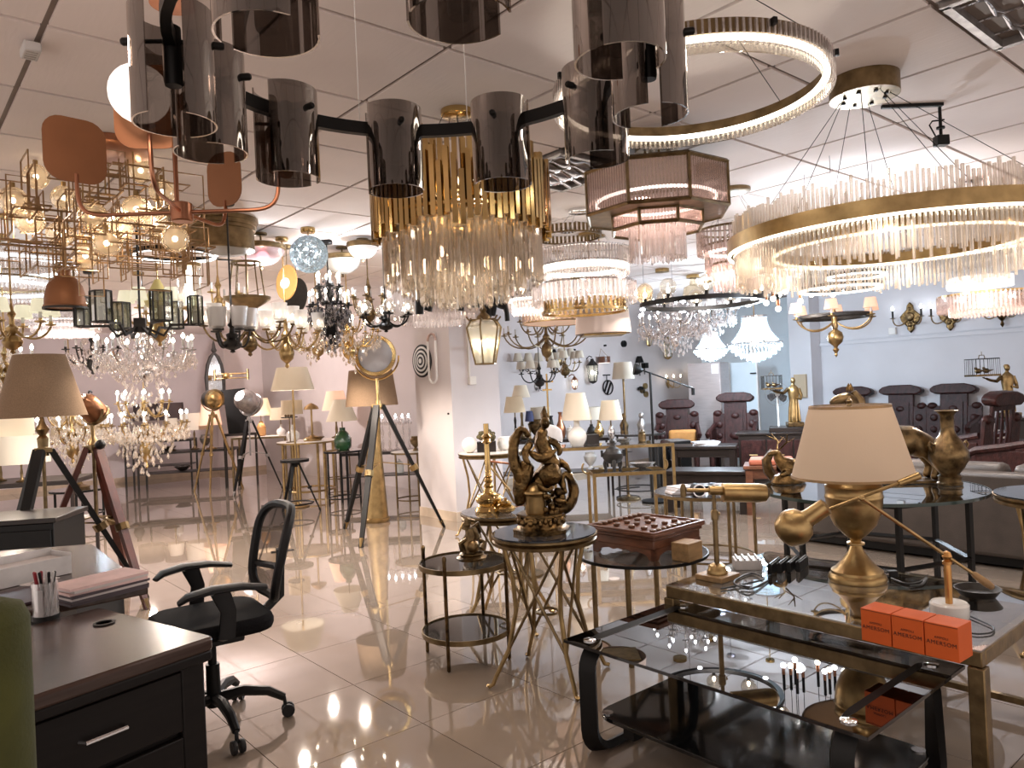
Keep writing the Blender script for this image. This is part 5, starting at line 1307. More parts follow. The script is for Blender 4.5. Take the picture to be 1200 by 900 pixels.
def gtable(label, p, w, d, h, m, rz, top=None, shelf=None, name='console_table', r=.014):
    t = thing(name, label, 'table', p, rz)
    legs4(t, w, d, h - .03, m, r)
    part('top_frame', B().box((0, d / 2 - .015, h - .02), (w, .03, .03)).box((0, -d / 2 + .015, h - .02), (w, .03, .03)).box((w / 2 - .015, 0, h - .02), (.03, d - .06, .03)).box((-w / 2 + .015, 0, h - .02), (.03, d - .06, .03)), m, t)
    part('table_top', B().box((0, 0, h - .002), (w - .01, d - .01, .008)), top or M['tableglass'], t)
    if shelf: part('shelf', B().box((0, 0, shelf), (w - .03, d - .03, .012)), top or M['tableglass'], t)
    return t
def rtable(label, p, R, h, m, top=None, n=4, ring=.12, name='round_table', r=.012, rz=0, rim=None, under=None):
    t = thing(name, label, 'table', p, rz)
    part('table_top', B().lathe([(0, h - .012), (R, h - .012), (R + .003, h - .006), (R, h), (0, h)], 40), top or M['tableglass'], t)
    part('rim', B().lathe([(R - .004, h - .026), (R + .006, h - .026), (R + .006, h - .004), (R + .003, h - .004), (R + .003, h - .012), (R - .004, h - .012)], 40, closed=True), rim or m, t)
    for k in range(n):
        a = 2 * pi * k / n + .4; part('leg', B().cyl((R * .82 * cos(a), R * .82 * sin(a), 0), (R * .82 * cos(a), R * .82 * sin(a), h - .012), r), m, t)
    if ring: part('foot_ring', B().tube(circ(R * .82, ring, 36)[:-1], r * .7, 6, closed=True), m, t)
    if under: part('under_frame', B().tube(circ(R * .82, h - .03, 36)[:-1], r * .8, 6, closed=True), m, t)
    return t
def onfl(px, py, d):
    q = at(px, py, d); q.z = 0; return q
# --- bronze castings: bent body masses skinned over paths
def casting(b, paths):
    for pts, rs, n in paths: b.tube(pts, rs, n)
    return b
# dragon bronze on the crossed strut table
p = V((c1.x - .01, c1.y, .7035))
t = thing('bronze_sculpture', 'large dark bronze sculpture of rearing coiled forms on a carved foot, round table', 'sculpture', p, rad(8))
k8 = lambda n, r: [(r * cos(2 * pi * i / n), r * sin(2 * pi * i / n)) for i in range(n)]
fb = B().lathe([(.138, 0), (.14, .018), (.122, .024), (.114, .035), (.108, .075), (.12, .08), (.12, .09), (0, .092)], 8)
part('carved_foot', fb, M['bronze2'], t)
for k in range(26):
    a = 2 * pi * k / 26
pb = B()
for k in range(28): a = 2 * pi * k / 28; pb.ball((.108 * cos(a), .108 * sin(a), .052 + .012 * (k % 2)), .013, 6, 5, sc=(1, 1, 1.3))
part('foot_relief', pb, M['bronze2'], t, kind='stuff')
part('goblet', B().lathe([(.045, .085), (.05, .10), (.047, .17), (.052, .185), (.058, .19), (.055, .20), (.042, .205), (.03, .225), (.008, .24)], 18, tm((-.03, -.03, 0))), M['brass'], t, label='brighter brass goblet at the foot')
def cast(name, b, strength=.018, sub=2, seed=0):
    o = part(name, b, M['bronze2'], t, sm=180)
    sb = o.modifiers.new('round', 'SUBSURF'); sb.levels = sub; sb.render_levels = sub
    tx = bpy.data.textures.get('casting relief') or bpy.data.textures.new('casting relief', 'CLOUDS'); tx.noise_scale = .028; tx.noise_depth = 3
    dm = o.modifiers.new('relief', 'DISPLACE'); dm.texture = tx; dm.strength = strength; dm.mid_level = .5; dm.texture_coords = 'LOCAL'
    return o
cast('coiled_tail', B().tube([(.03, .02, .10), (.09, -.01, .095), (.14, 0, .11), (.168, 0, .16), (.165, .01, .23), (.135, .02, .275), (.105, .01, .25), (.11, -.01, .20), (.13, -.01, .175)], [.04, .036, .032, .030, .028, .026, .022, .016, .008], 8))
cast('side_fin', B().tube([(.03, .0, .30), (.09, .01, .335), (.135, .0, .31), (.155, -.01, .27)], [.026, .03, .02, .006], 8))
cast('main_body', B().tube([(-.01, .04, .09), (-.03, .045, .16), (.01, .03, .23), (.06, .0, .29), (.055, -.01, .35), (.02, .0, .40), (.015, .01, .45), (.035, .0, .50)], [.06, .062, .06, .058, .05, .042, .036, .024], 10), .022)
cast('drum_shield', B().ball((.045, -.045, .275), .058, 14, 10, sc=(1, .7, 1)), .012, 1)
cast('draped_wing', B().tube([(-.075, .0, .20), (-.105, -.01, .29), (-.125, 0, .38), (-.115, .01, .45), (-.085, .0, .50), (-.055, -.01, .49), (-.045, -.015, .45)], [.026, .032, .03, .028, .026, .022, .010], 9), .022)
cast('raised_arm', B().tube([(-.03, .0, .43), (-.065, -.03, .40), (-.08, -.05, .36), (-.05, -.06, .33)], [.024, .022, .018, .012], 8), .010)
cast('leaning_arm', B().tube([(.05, -.01, .44), (.085, -.03, .42), (.105, -.04, .385), (.085, -.05, .36)], [.022, .02, .016, .012], 8), .008)
cast('robe_fold', B().tube([(-.05, -.02, .39), (-.01, -.05, .35), (.04, -.06, .36), (.08, -.04, .39)], [.012, .028, .026, .01], 8), .014)
cast('lower_robe', B().tube([(-.10, .02, .12), (-.095, .01, .20), (-.07, .0, .28), (-.05, .0, .34)], [.03, .04, .045, .04], 9), .026)
part('head', B().ball((.038, -.01, .52), .026, 12, 9, sc=(.9, 1, 1.2)).ball((.036, -.036, .518), .007, 6, 5).tube([(.04, -.005, .54), (.036, 0, .565), (.04, 0, .60)], [.021, .017, .003], 7), M['bronze2'], t)
cast('beard_scrolls', B().tube([(-.02, -.06, .24), (.0, -.075, .21), (.03, -.08, .20), (.05, -.07, .225)], [.010, .014, .014, .006], 7).tube([(.06, -.06, .16), (.09, -.055, .14), (.12, -.04, .15)], [.016, .018, .008], 7), .008)
lb = B(); rq = random.Random(3)
for k in range(60):
    a = rq.random() * 6.28; zz = .09 + .10 * rq.random(); rr_ = .055 + .03 * rq.random()
    lb.ball((.03 + rr_ * cos(a), .005 + rr_ * .8 * sin(a), zz), .010 + .012 * rq.random(), 6, 5)
part('cast_scales', lb, M['bronze2'], t, kind='stuff')
# small dark bronze on the two tier table
p = V((c.x, c.y, 0)) if False else onz(553, 655, .545); 
t = thing('bronze_figurine', 'small dark bronze figurine on a wavy foot, on the two tier side table', 'sculpture', V((p.x, p.y, .544)), .3)
part('foot', B().lathe([(.075, 0), (.08, .012), (.06, .022), (.065, .03), (.05, .04), (0, .045)], 10), M['bronze'], t)
part('body', B().tube([(0, 0, .04), (-.015, 0, .08), (.01, 0, .12), (0, 0, .16)], [.05, .045, .04, .03], 9).ball((.0, -.03, .07), .035, 10, 8), M['bronze'], t)
part('crest', B().tube([(-.03, 0, .15), (-.01, 0, .20), (.02, 0, .19)], [.018, .022, .01], 7).tube([(.0, 0, .14), (.04, 0, .17), (.05, 0, .13)], [.02, .018, .01], 7).ball((-.02, 0, .175), .022, 8, 6), M['bronze'], t)
part('scrolls', B().tube([(-.05, -.02, .05), (-.06, -.02, .09), (-.03, -.03, .11)], [.015, .014, .008], 6).tube([(.05, -.02, .05), (.065, 0, .08), (.04, 0, .10)], [.016, .014, .008], 6), M['bronze'], t)
# candlestick on the further strut table
q = at(574, 600, 4.45)
t = thing('candlestick', 'tall polished brass candlestick lamp on the pale glass table behind the figurine', 'candlestick', V((q.x, q.y, .6735)))
part('stick', B().lathe([(.085, 0), (.088, .012), (.075, .03), (.06, .045), (.078, .06), (.082, .08), (.07, .10), (.035, .115), (.025, .14), (.032, .155), (.02, .17), (.028, .185), (.018, .20), (.024, .21), (.018, .22), (.016, .40), (.03, .41), (.018, .43), (.034, .445), (.016, .46), (.016, .52), (0, .52)], 26), M['gold'], t)
q = at(589, 600, 4.40)
t = thing('brass_dish', 'small bulbous polished brass dish beside the tall candlestick', 'ornament', V((q.x + .02, q.y - .02, .6735)))
part('dish', B().lathe([(.03, 0), (.055, .015), (.06, .03), (.04, .045), (.03, .05), (.045, .06), (0, .055)], 20), M['gold'], t)
part('lid', B().lathe([(.036, .056), (.02, .07), (.008, .075), (.012, .085), (0, .09)], 16), M['gold'], t)
# table against the column
p = onfl(575, 545, 7.25)
xtable(p, 'round table on brass struts beside the column, carrying globe and planter', rad(10), .30, .78, M['pearl'])
z = .794
t = thing('stone_globe', 'milky white round globe on the table at the column', 'ornament', V((p.x - .19, p.y - .05, z + .0))); part('globe', B().ball((0, 0, .075), .075, 20, 14), M['pearl'], t); part('foot', B().cyl((0, 0, 0), (0, 0, .01), .03), M['dbrass'], t)
t = thing('planter', 'dark box planter with dried leaves beside the white globe', 'planter', V((p.x - .03, p.y - .02, z)))
part('box', B().box((0, 0, .05), (.18, .10, .10)), M['ebony'], t, bev=.004)
lb = B()
for k in range(26):
    a = rq.random() * 6.28; r_ = .03 + .07 * rq.random(); lb.ball((r_ * cos(a), r_ * .5 * sin(a), .11 + .09 * rq.random()), .025, 5, 4, sc=(1, .5, .8))
part('leaves', lb, M['leaf'], t, kind='stuff')
part('flower_head', B().ball((.0, -.01, .18), .035, 9, 7).ball((.05, .0, .15), .03, 9, 7).ball((-.05, .0, .14), .03, 9, 7), pm('faded flower', (.32, .20, .12), .8), t, kind='stuff')
t = thing('white_vase', 'squat white vase at the right rim of the table beside the column', 'vase', V((p.x + .15, p.y + .08, z))); part('vase_body', B().lathe([(.05, 0), (.075, .02), (.085, .07), (.07, .12), (.05, .13), (.045, .125), (0, .02)], 22), M['porcelain'], t)
# swing desk lamp with shell shade
p = onfl(612, 560, 5.6)
t = thing('floor_lamp', 'brass adjustable floor lamp with shell shaped shade behind the dragon bronze', 'floor lamp', p)
part('base', B().cyl((0, 0, 0), (0, 0, .02), .13, n=24), M['dbrass'], t); part('pole', B().cyl((0, 0, .02), (0, 0, .82), .010), M['dbrass'], t)
j = at(568, 540, 5.55) - p; e1 = at(598, 575, 5.5) - p; e2 = at(640, 505, 5.7) - p
part('arm', B().cyl(j, (0, 0, .82), .008), M['copper'], t); part('counter_arm', B().cyl(j, e1, .007), M['brass'], t)
part('upper_arm', B().cyl((0, 0, .82), e2, .008), M['brass'], t)
part('shell_shade', B().lathe([(.01, .06), (.05, .05), (.085, .0), (.095, -.03)], 20, Matrix.Translation(e2 + V((.05, 0, -.02))) @ Matrix.Rotation(.5, 4, 'Y')), M['whiteplastic'], t)
# console and second table
cpos = onfl(716, 540, 7.9)
gtable('long brass framed glass console table holding the white vase lamp and shades', cpos, 1.25, .42, .76, M['brass'], rad(2), M['tableglass'])
p = onfl(733, 560, 6.95)
t = gtable('brass table with curled handles carrying the black censer', p, .66, .42, .60, M['brass'], rad(2), M['greyglass'], None, 'tray_table')
for s in (-1, 1): part('handle', B().tube(bez((s * .33, 0, .58), (s * .38, 0, .56), (s * .42, 0, .62), (s * .38, 0, .67), 8), .009, 6), M['brass'], t)
q = V((p.x - .11, p.y - .02, .6025))
t = thing('censer', 'black cast incense burner with lid and three legs on the brass tray table', 'incense burner', q)
part('bowl', B().lathe([(.02, .05), (.07, .07), (.095, .11), (.095, .15), (.075, .165), (.07, .17)], 20), M['iron'], t)
for k in range(3): a = k * 2.09 + .5; part('leg', B().tube([(.07 * cos(a), .07 * sin(a), .09), (.085 * cos(a), .085 * sin(a), .05), (.075 * cos(a), .075 * sin(a), 0)], [.02, .018, .014], 7), M['iron'], t)
for s in (-1, 1): part('handle', B().box((s * .10, 0, .15), (.02, .03, .06)), M['iron'], t)
part('lid', B().lathe([(.07, .168), (.06, .195), (.03, .21), (.02, .235), (.025, .26), (.01, .28), (0, .285)], 16), M['iron'], t)
q = V((p.x + .16, p.y, .6025)); t = thing('boat_bowl', 'long boat shaped dark bowl with bright inside on the brass tray table', 'bowl', q); part('bowl', B().lathe([(.03, 0), (.08, .015), (.13, .05), (.125, .05), (.075, .02), (0, .012)], 24, Matrix.Diagonal((1, .55, 1, 1))), M['tray'], t)
# further back console along the lamp wall
c5 = onfl(648, 520, 9.6)
gtable('low dark wooden counter of lamps along the lamp wall', c5, 1.45, .45, .72, M['ebony'], YAW - rad(40), M['ebony'], .3, 'display_counter')
def onb(px, dy=0): q = at(px, 500, c5.y + dy); q.z = .7235; return q
zc_ = .7625
def onc(px, dy=0, z=zc_):  # on the console at a picture column
    q = at(px, 500, cpos.y + dy); q.z = z; return q
tlamp('white porcelain gourd lamp with wide cream shade on the brass console', onc(676, -.05), [(.06, 0), (.066, .01), (.095, .06), (.10, .10), (.09, .14), (.055, .18), (.032, .20), (.030, .27), (.027, .28)], .158, .098, .27, .28, M['porcelain'], M['pleat'])
tlamp('chrome based lamp with narrow pleated ivory shade on the console', onc(716, .03), [(.05, 0), (.055, .01), (.025, .02), (.023, .05), (.036, .08), (.04, .13), (.025, .17), (.016, .19)], .126, .09, .25, .205, M['chrome'], M['pleat'])
solo('small_box', 'open dark gift box with gold trim on the console right of the gourd vase', 'box', B().box((0, 0, .05), (.14, .10, .10)), M['ebony'], onc(692, .10), .3)
tlamp('short lamp with small dark base and pale shade behind the dragon bronze', onb(634, .02), sc(STICK, .7), .13, .125, .22, .19, M['dbrass'], M['linen'])
tlamp('lamp with cream drum shade, rear one of the pair left of the dragon bronze', onb(612, .17), sc(STICK, 1.2), .122, .078, .54, .16, M['dbrass'], M['pleat'])
tlamp('lamp with cream empire shade, front one of the pair left of the dragon bronze', onb(604, -.12), sc(STICK, 1.0), .14, .10, .36, .20, M['iron'], M['creamlit'])
tlamp('little lamp with dark blue conical shade on the counter', onb(621, -.14), sc(STICK, .7), .06, .04, .24, .13, M['dbrass'], pm('dark blue shade cloth', (.04, .05, .12), .8))
tlamp('white cylinder shade lamp behind the gourd vase lamp', onb(693, .0), sc(JAR, .7), .14, .13, .22, .16, M['iron'], M['linen'])
for i, (px, hh, m, lab) in enumerate(((646, .3, 'iron', 'tall black bottle vase on the back counter'), (657, .34, 'copper', 'slim brown bottle on the back counter left of the gourd lamp'), (702, .22, 'gold', 'round gold clock ornament on the back counter'))):
    t = solo('vase', lab, 'vase', B().lathe(sc([(.04, 0), (.06, .05), (.065, .12), (.03, .2), (.02, .27), (.03, .3)], 1, hh / .3), 18), M[m], onb(px, -.14))
# shelf table with curved legs and statuettes
p = onfl(748, 540, 9.2)
t = rtable('round glass table with bowed iron legs by the lamp wall, small bust on it', p, .34, .78, M['iron'], M['tableglass'], 4, .1)
for k, (dx, lab, m) in enumerate(((.05, 'small grey stone bust on the glass table by the lamp wall', 'steel'), (-.16, 'dark leafy figurine on the glass table by the lamp wall', 'bronze'))):
    t = thing('figurine', lab, 'sculpture', V((p.x + dx, p.y - .05, .7805)))
    part('plinth', B().cyl((0, 0, 0), (0, 0, .04), .05, .045, 14), M[m], t); part('bust', B().tube([(0, 0, .04), (0, 0, .10), (0, 0, .15), (0, 0, .17)], [.045, .055, .03, .02], 10).ball((0, -.005, .205), .035, 12, 8, sc=(.9, 1, 1.2)), M[m], t)
p = onfl(716, 545, 8.6)
tlamp('floor standing candle tree with stacked dark discs by the lamp wall', p + V((.25, .5, 0)), [(.14, 0), (.14, .02), (.012, .03), (.012, .35), (.10, .36), (.012, .37), (.012, .55), (.08, .56), (.012, .57), (.012, .8)], .03, .02, .82, .08, M['iron'], M['iron'])
# ------------------------------------------------------------------ lamp wall
def onwall(px, py, off=.0): return planev(px, py, 8.3 - off)
WA = YAW    # the wall's outward side is -v
def wallthing(name, label, cat, px, py, group=None):
    return thing(name, label, cat, onwall(px, py), YAW, group)
def wsconce(label, px, py, n=2, m=None, kind='shade', s=1.0, sh=None, lit=True):
    t = wallthing('wall_sconce', label, 'wall lamp', px, py); m = m or M['dbrass']
    part('backplate', B().lathe([(0, 0), (.05 * s, .0), (.06 * s, .01), (.02 * s, .03), (0, .032)], 16, Matrix.Rotation(pi / 2, 4, 'X') @ Matrix.Diagonal((.8, 1.5, 1, 1))), m, t)
    for k in range(n):
        x = (k - (n - 1) / 2) * .2 * s
        a = part('arm', B().tube(bez((0, -.02, -.02), (x * .3, -.12, -.14 * s), (x, -.14, -.12 * s), (x, -.14, .0), 8), .007, 6).lathe([(.0, 0), (.03, .006), (.012, .01)], 10, Matrix.Translation((x, -.14, 0))), m, t)
        part('candle', B().cyl((x, -.14, .0), (x, -.14, .08 * s), .010), M['whiteplastic'], a)
        if kind == 'shade': part('lamp_shade', B().lathe([(.075 * s, .05 * s), (.045 * s, .17 * s), (.043 * s, .17 * s), (.073 * s, .05 * s)], 16, Matrix.Translation((x, -.14, 0)), closed=True), sh or M['linen'], a)
        elif lit: part('bulb', bulb(B(), (x, -.14, .08 * s), .014, .05), M['bulbsmall'], a)
    return t
wsconce('pair of white shaded wall lamps on dark brass arms, upper left of the lamp wall', 656, 422)
wsconce('white shaded three arm wall lamp in black iron, left end of the lamp wall', 612, 428, 3, M['iron'])
wsconce('bare gilt candle wall lamp beside the black boom lamp', 782, 448, 3, M['brass'], 'candle')
wsconce('bare gilt candle wall lamp near the grey steel cabinet', 809, 442, 2, M['brass'], 'candle')
wsconce('single silver candle wall lamp behind the tall gold rod', 628, 452, 2, M['steel'], 'candle', .8, None, False)
def wlantern(label, px, py, m, s=1, lit=True):
    t = wallthing('wall_lantern', label, 'wall lamp', px, py)
    part('bracket', B().tube([(0, 0, .2 * s), (0, -.06, .24 * s), (0, -.12, .22 * s)], .008, 6), m, t)
    part('cap', B().lathe([(.02 * s, .20 * s), (.03 * s, .17 * s), (.09 * s, .10 * s), (.07 * s, .10 * s)], 6, Matrix.Translation((0, -.12, 0))), m, t)
    part('cage', B().lathe([(.08 * s, .10 * s), (.055 * s, -.12 * s)], 6, Matrix.Translation((0, -.12, 0))), M['seedglass'], t)
    fb = B()
    for k in range(6): a = k * pi / 3; fb.cyl((.082 * s * cos(a), -.12 + .082 * s * sin(a), .10 * s), (.057 * s * cos(a), -.12 + .057 * s * sin(a), -.12 * s), .006, n=4)
    part('bars', fb, m, t, kind='stuff'); part('bottom', B().lathe([(.06 * s, -.12 * s), (.05 * s, -.14 * s), (.01, -.16 * s)], 6, Matrix.Translation((0, -.12, 0))), m, t)
    if lit: part('bulb', B().ball((0, -.12, 0), .03, 8, 6), M['bulbcool'], t)
wlantern('black wall lantern with bright bulb on the lamp wall', 688, 437, M['iron'], 1.1)
wlantern('brass wall lantern with clear panes, unlit, right part of the lamp wall', 776, 410, M['brass'], 1.1, False)
wlantern('small copper wall lantern above the gourd vase lamp', 667, 450, M['copper'], .6)
wlantern('tiny gilt lantern sconce high on the lamp wall', 754, 400, M['gold'], .6, False)
t = wallthing('wall_lamp', 'orange strapped drum wall lamp hung by a cord', 'wall lamp', 702, 422)
part('drum', B().cyl((0, -.11, -.05), (0, -.11, .05), .10, n=20), M['chesswood'], t); part('strap', B().tube([(-.1, -.1, .05), (0, -.05, .18), (.1, -.1, .05)], .004, 5), M['oak'], t); part('diffuser', B().cyl((0, -.11, -.055), (0, -.11, -.05), .09, n=18), M['globelit'], t)
for px, py, r, lab in ((730, 403, .055, 'black round wall disc high on the lamp wall'), (697, 437, .045, 'small black round wall disc right of the black lantern'), (708, 405, .016, 'little black wall knob, upper middle of the lamp wall'), (672, 410, .014, 'little black wall knob above the two white shades')):
    t = wallthing('wall_disc', lab, 'wall lamp', px, py); part('disc', B().cyl((0, 0, 0), (0, -.04, 0), r, n=24), M['black'], t); part('stem', B().cyl((0, -.04, 0), (0, -.05, 0), r * .4, n=12), M['blackmet'], t)
t = wallthing('wall_ring_lamp', 'black ring wall lamp with crossing bars on the lamp wall', 'wall lamp', 711, 454)
T = tm((0, -.03, 0), pi / 2); part('ring', B().hoop(.115, .014, .014, 0, 40, T), M['black'], t)
for s in (-.35, .25): part('bar', B().box((s * .12, -.03, 0), (.02, .02, .20), Matrix.Rotation(.5, 4, 'Y')), M['black'], t)
part('mount', B().box((0, -.01, .2), (.16, .02, .02)).box((0, -.01, .15), (.01, .01, .1)), M['black'], t)
t = wallthing('swing_wall_lamp', 'black wall lamp pair with small black shade and arm, right of the white shade', 'wall lamp', 752, 432)
part('pole', B().cyl((-.1, -.04, -.12), (-.1, -.04, .14), .008).cyl((.03, -.04, -.1), (.03, -.04, 0), .008), M['black'], t); part('lamp_shade', B().lathe([(.075, 0), (.04, .11), (.038, .11), (.073, 0)], 18, Matrix.Translation((-.12, -.06, .10)), closed=True), M['black'], t); part('box_head', B().box((.03, -.05, .05), (.09, .08, .09)), M['black'], t)
t = wallthing('wall_sconce', 'brass wall lamp with three round discs and black cup', 'wall lamp', 752, 456)
for x, z, m in ((.08, .05, 'brass'), (.09, -.09, 'brass'), (.0, -.02, 'bronze')): part('disc', B().cyl((x, 0, z), (x, -.03, z), .05, n=20), M[m], t)
part('cup', B().lathe([(.05, -.03), (.055, 0), (.02, .03), (0, .03)], 14, Matrix.Translation((-.12, -.08, .02))), M['black'], t); part('arm', B().cyl((-.12, -.08, .03), (0, -.02, 0), .007), M['brass'], t)
t = wallthing('hanging_figure', 'tall black carved totem hanging on the lamp wall', 'wall ornament', 647, 425)
part('carving', B().tube([(0, -.05, .2), (.02, -.06, .1), (-.02, -.06, 0), (.015, -.05, -.1), (0, -.04, -.18)], [.02, .05, .055, .04, .015], 8), M['black'], t); part('cord', B().cyl((0, -.04, .2), (0, -.02, .32), .003), M['cable'], t)
t = thing('rod_lamp', 'tall vertical gold rod lamp standing in front of the lamp wall', 'floor lamp', onfl(645, 540, 9.4) + V((0, 0, 0)))
part('base', B().cyl((0, 0, 0), (0, 0, .02), .12, n=20), M['gold'], t); part('rod', B().cyl((0, 0, .02), (0, 0, 1.55), .012), M['gold'], t); part('branch', B().box((0, 0, 1.45), (.16, .02, .02)).box((0, 0, 1.35), (.12, .02, .02)), M['gold'], t)
# boom lamp
p = onfl(766, 530, 8.7)
t = thing('boom_lamp', 'black boom floor lamp with long slanting arm left of the grey steel cabinet', 'floor lamp', p)
part('base', B().cyl((0, 0, 0), (0, 0, .025), .16, n=24), M['black'], t); part('pole', B().cyl((0, 0, .02), (0, 0, 1.50), .014), M['black'], t)
aA, aB = at(753, 434, 8.7) - p, at(812, 455, 8.9) - p
part('boom', B().cyl(aA, aB, .009), M['black'], t); part('lamp_head', B().lathe([(.02, 0), (.06, .05), (.07, .10), (.0, .09)], 16, aim(aA, aA + V((-.1, 0, .02)))), M['black'], t)
part('counterweight', B().cyl(aB, aB + V((0, 0, -.08)), .02), M['black'], t)

# ================================================================== left middle ground
p = onfl(362, 545, 10.6)
rtable('round table of pale wood posts carrying the brass desk lamp, left middle ground', p, .42, .78, M['brass'], M['pearl'], 6, .1, r=.02)
t = thing('desk_lamp', 'brass mushroom desk lamp with round foot on the pale posts table', 'lamp', V((p.x + .08, p.y - .05, .7805)))
part('base', B().lathe([(.12, 0), (.125, .02), (.10, .05), (.04, .07), (.015, .09)], 24), M['brass'], t); part('stem', B().cyl((0, 0, .08), (0, 0, .46), .014), M['brass'], t); part('lamp_shade', B().lathe([(.11, .44), (.09, .48), (.03, .52), (0, .53)], 20), M['brass'], t)
tlamp('small grey porcelain bottle lamp with drum shade, left on the pale posts table', V((p.x - .22, p.y + .05, .7805)), sc(VASE, .9), .15, .145, .38, .2, M['porcelain'], M['creamlit'])
t = thing('round_tray', 'little raised tray with small dark items above the pale posts table', 'tray', V((p.x - .18, p.y - .22, .7805)))
part('stand', B().cyl((0, 0, 0), (0, 0, .34), .008).cyl((0, 0, 0), (0, 0, .01), .06), M['dbrass'], t); part('tray', B().cyl((0, 0, .34), (0, 0, .352), .11, n=24), M['ebony'], t)
for k in range(4): part('bead', B().ball((-.05 + .035 * k, 0, .37), .018, 8, 6), M['bronze'], t)
p = onfl(403, 545, 9.6)
rtable('black round stool table with foot ring carrying the dark green lamp', p, .24, .70, M['blackmet'], M['greyglass'], 4, .1, 'stool_table')
tlamp('dark green glazed bottle lamp with pleated ivory coolie shade', V((p.x, p.y, .7005)), sc(JAR, 1.25), .20, .095, .37, .28, M['greenglass'], M['pleat'])
p = onfl(396, 540, 11.7)
rtable('low bronze side table behind the green lamp stool', p, .22, .74, M['dbrass'], M['pearl'], 4, .12, 'stool_table')
tlamp('lamp with peach coloured tapered shade behind the green glazed lamp', V((p.x, p.y, .7405)), sc(STICK, 1.1), .21, .13, .43, .30, M['dbrass'], M['pinklit'])
p = onfl(346, 555, 9.1)
t = tripod('tripod_stool', 'black tripod stool with round top below the tall pleated floor lamp', p, .62, .28, M['black'], M['blackmet'], .016, .4, False, 'stool')
part('seat', B().cyl((0, 0, .62), (0, 0, .65), .17, n=28), M['black'], t); part('foot_ring', B().tube(circ(.2, .12, 28)[:-1], .010, 6, closed=True), M['black'], t)
p = onfl(484, 545, 9.2)
rtable('round white topped stool table left of the column base', p, .26, .68, M['dbrass'], M['pearl'], 4, .1, 'stool_table')
p = onfl(458, 535, 10.2)
gtable('dark console behind the searchlight carrying clear candle stands', p, 1.3, .4, .62, M['ebony'], 0, M['ebony'], .3)
for k, px in enumerate((448, 456, 464, 472, 479)):
    q = at(px, 500, 10.2 - .1 * (k % 2)); q.z = .6225
    t = thing('candelabrum', ['clear crystal candle stand nearest the searchlight leg', 'second clear crystal candle stand from the searchlight leg', 'middle clear crystal candle stand of the five behind the searchlight', 'fourth clear crystal candle stand from the searchlight leg', 'clear crystal candle stand nearest the column'][k], 'candle stand', q, 0, 'crystal candle stands')
    part('stem', B().lathe([(.05, 0), (.055, .01), (.015, .04), (.022, .10), (.01, .16), (.024, .24), (.010, .34), (.03, .42), (.032, .44)], 12), M['crystal'], t); part('bulb', bulb(B(), (0, 0, .44), .014, .05), M['bulbcool'], t)
    b = B(); 
    for j in range(8): b.drop((.04 * cos(j * .785), .04 * sin(j * .785), .42), .008, .08)
    part('crystal_drops', b, M['crystal'], t, kind='stuff', sm=0)
# console with shaded lamps in front of the pier
p = onfl(308, 540, 12.5)
gtable('white panelled console in front of the pier with the amber vase lamp', p, .9, .35, .78, M['dbrass'], 0, M['pearl'])
tlamp('amber ceramic vase lamp with cream empire shade by the white pier', V((p.x, p.y, .7805)), sc([(.05, 0), (.07, .02), (.075, .15), (.05, .2), (.03, .22), (.03, .25)], 1), .19, .12, .34, .29, pm('amber glaze', (.42, .22, .08), .25, coat=.5), M['pleat']); point('shade_glow', V((p.x, p.y, 1.26)), 3, WARM, .05, allround=True)
tlamp('low white vase lamp with glowing drum shade right of the amber vase lamp', V((p.x + .34, p.y - .05, .7805)), sc(VASE, .7), .17, .165, .26, .2, M['porcelain'], M['creamlit'])
# black board leaning on the pier, mirror and sconce
t = solo('black_board', 'tall narrow black board leaning against the white pier', 'board', B().box((0, 0, .36), (.34, .03, .72)), M['black'], at(281, 513, 12.2), 0)
t.rotation_euler = (rad(-4), rad(-4), .5); t.location.z = .86
q = onfl(283, 540, 12.2); gtable('plain dark stand carrying the leaning black board', V((q.x, q.y, 0)), .5, .3, .86, M['ebony'], .3, M['ebony'], name='display_stand')
q = at(252, 442, 12.4)
t = thing('wall_mirror', 'narrow arched mirror in a black ornate frame above the gold tripod', 'mirror', q, face(q) + pi / 2 + .3)
o_ = [(.13 * cos(a), .02, -.45 + (0 if a > pi else .0) + .30 * (1 if sin(a) > 0 else 1) * sin(a) * (1.0 if sin(a) > 0 else .0) + (.55 if sin(a) >= 0 else 0)) for a in [2 * pi * k / 28 for k in range(28)]]
pts = [(-.13, 0, -.45), (-.14, 0, 0), (-.11, 0, .2), (-.06, 0, .33), (0, 0, .4), (.06, 0, .33), (.11, 0, .2), (.14, 0, 0), (.13, 0, -.45)]
part('mirror_frame', B().tube(pts, .03, 6, closed=True), M['iron'], t); part('mirror_glass', B().add([(x, 0, z) for x, y, z in pts], [tuple(range(9))]), M['chrome'], t, sm=0)
part('crest', B().lathe([(.001, .62), (.02, .55), (.03, .48), (.05, .44), (.02, .40)], 8), M['iron'], t); part('hanging_bracket', B().box((0, .06, 0), (.05, .12, .05)), M['iron'], t)
q = at(271, 438, 12.1)
t = thing('wall_sconce', 'brass double bar wall lamp high on the white pier', 'wall lamp', q, face(q) + pi / 2)
part('bar', B().cyl((-.25, 0, 0), (.25, 0, 0), .014).cyl((-.25, 0, -.07), (.25, 0, -.07), .010), M['brass'], t); part('boss', B().ball((-.08, 0, -.03), .055, 10, 8), M['gold'], t)
for s in (-1, 1): part('cup', B().cyl((s * .25, 0, -.1), (s * .25, 0, .07), .02), M['dbrass'], t)
part('wall_arm', B().cyl((0, 0, -.03), (0, .12, -.03), .012), M['brass'], t); point('pier_fill', q + V((0, -.9, .1)), 20, (1, .87, .84), .1, allround=True)  # extra lamp in open air before the sconce, added to brighten the pier
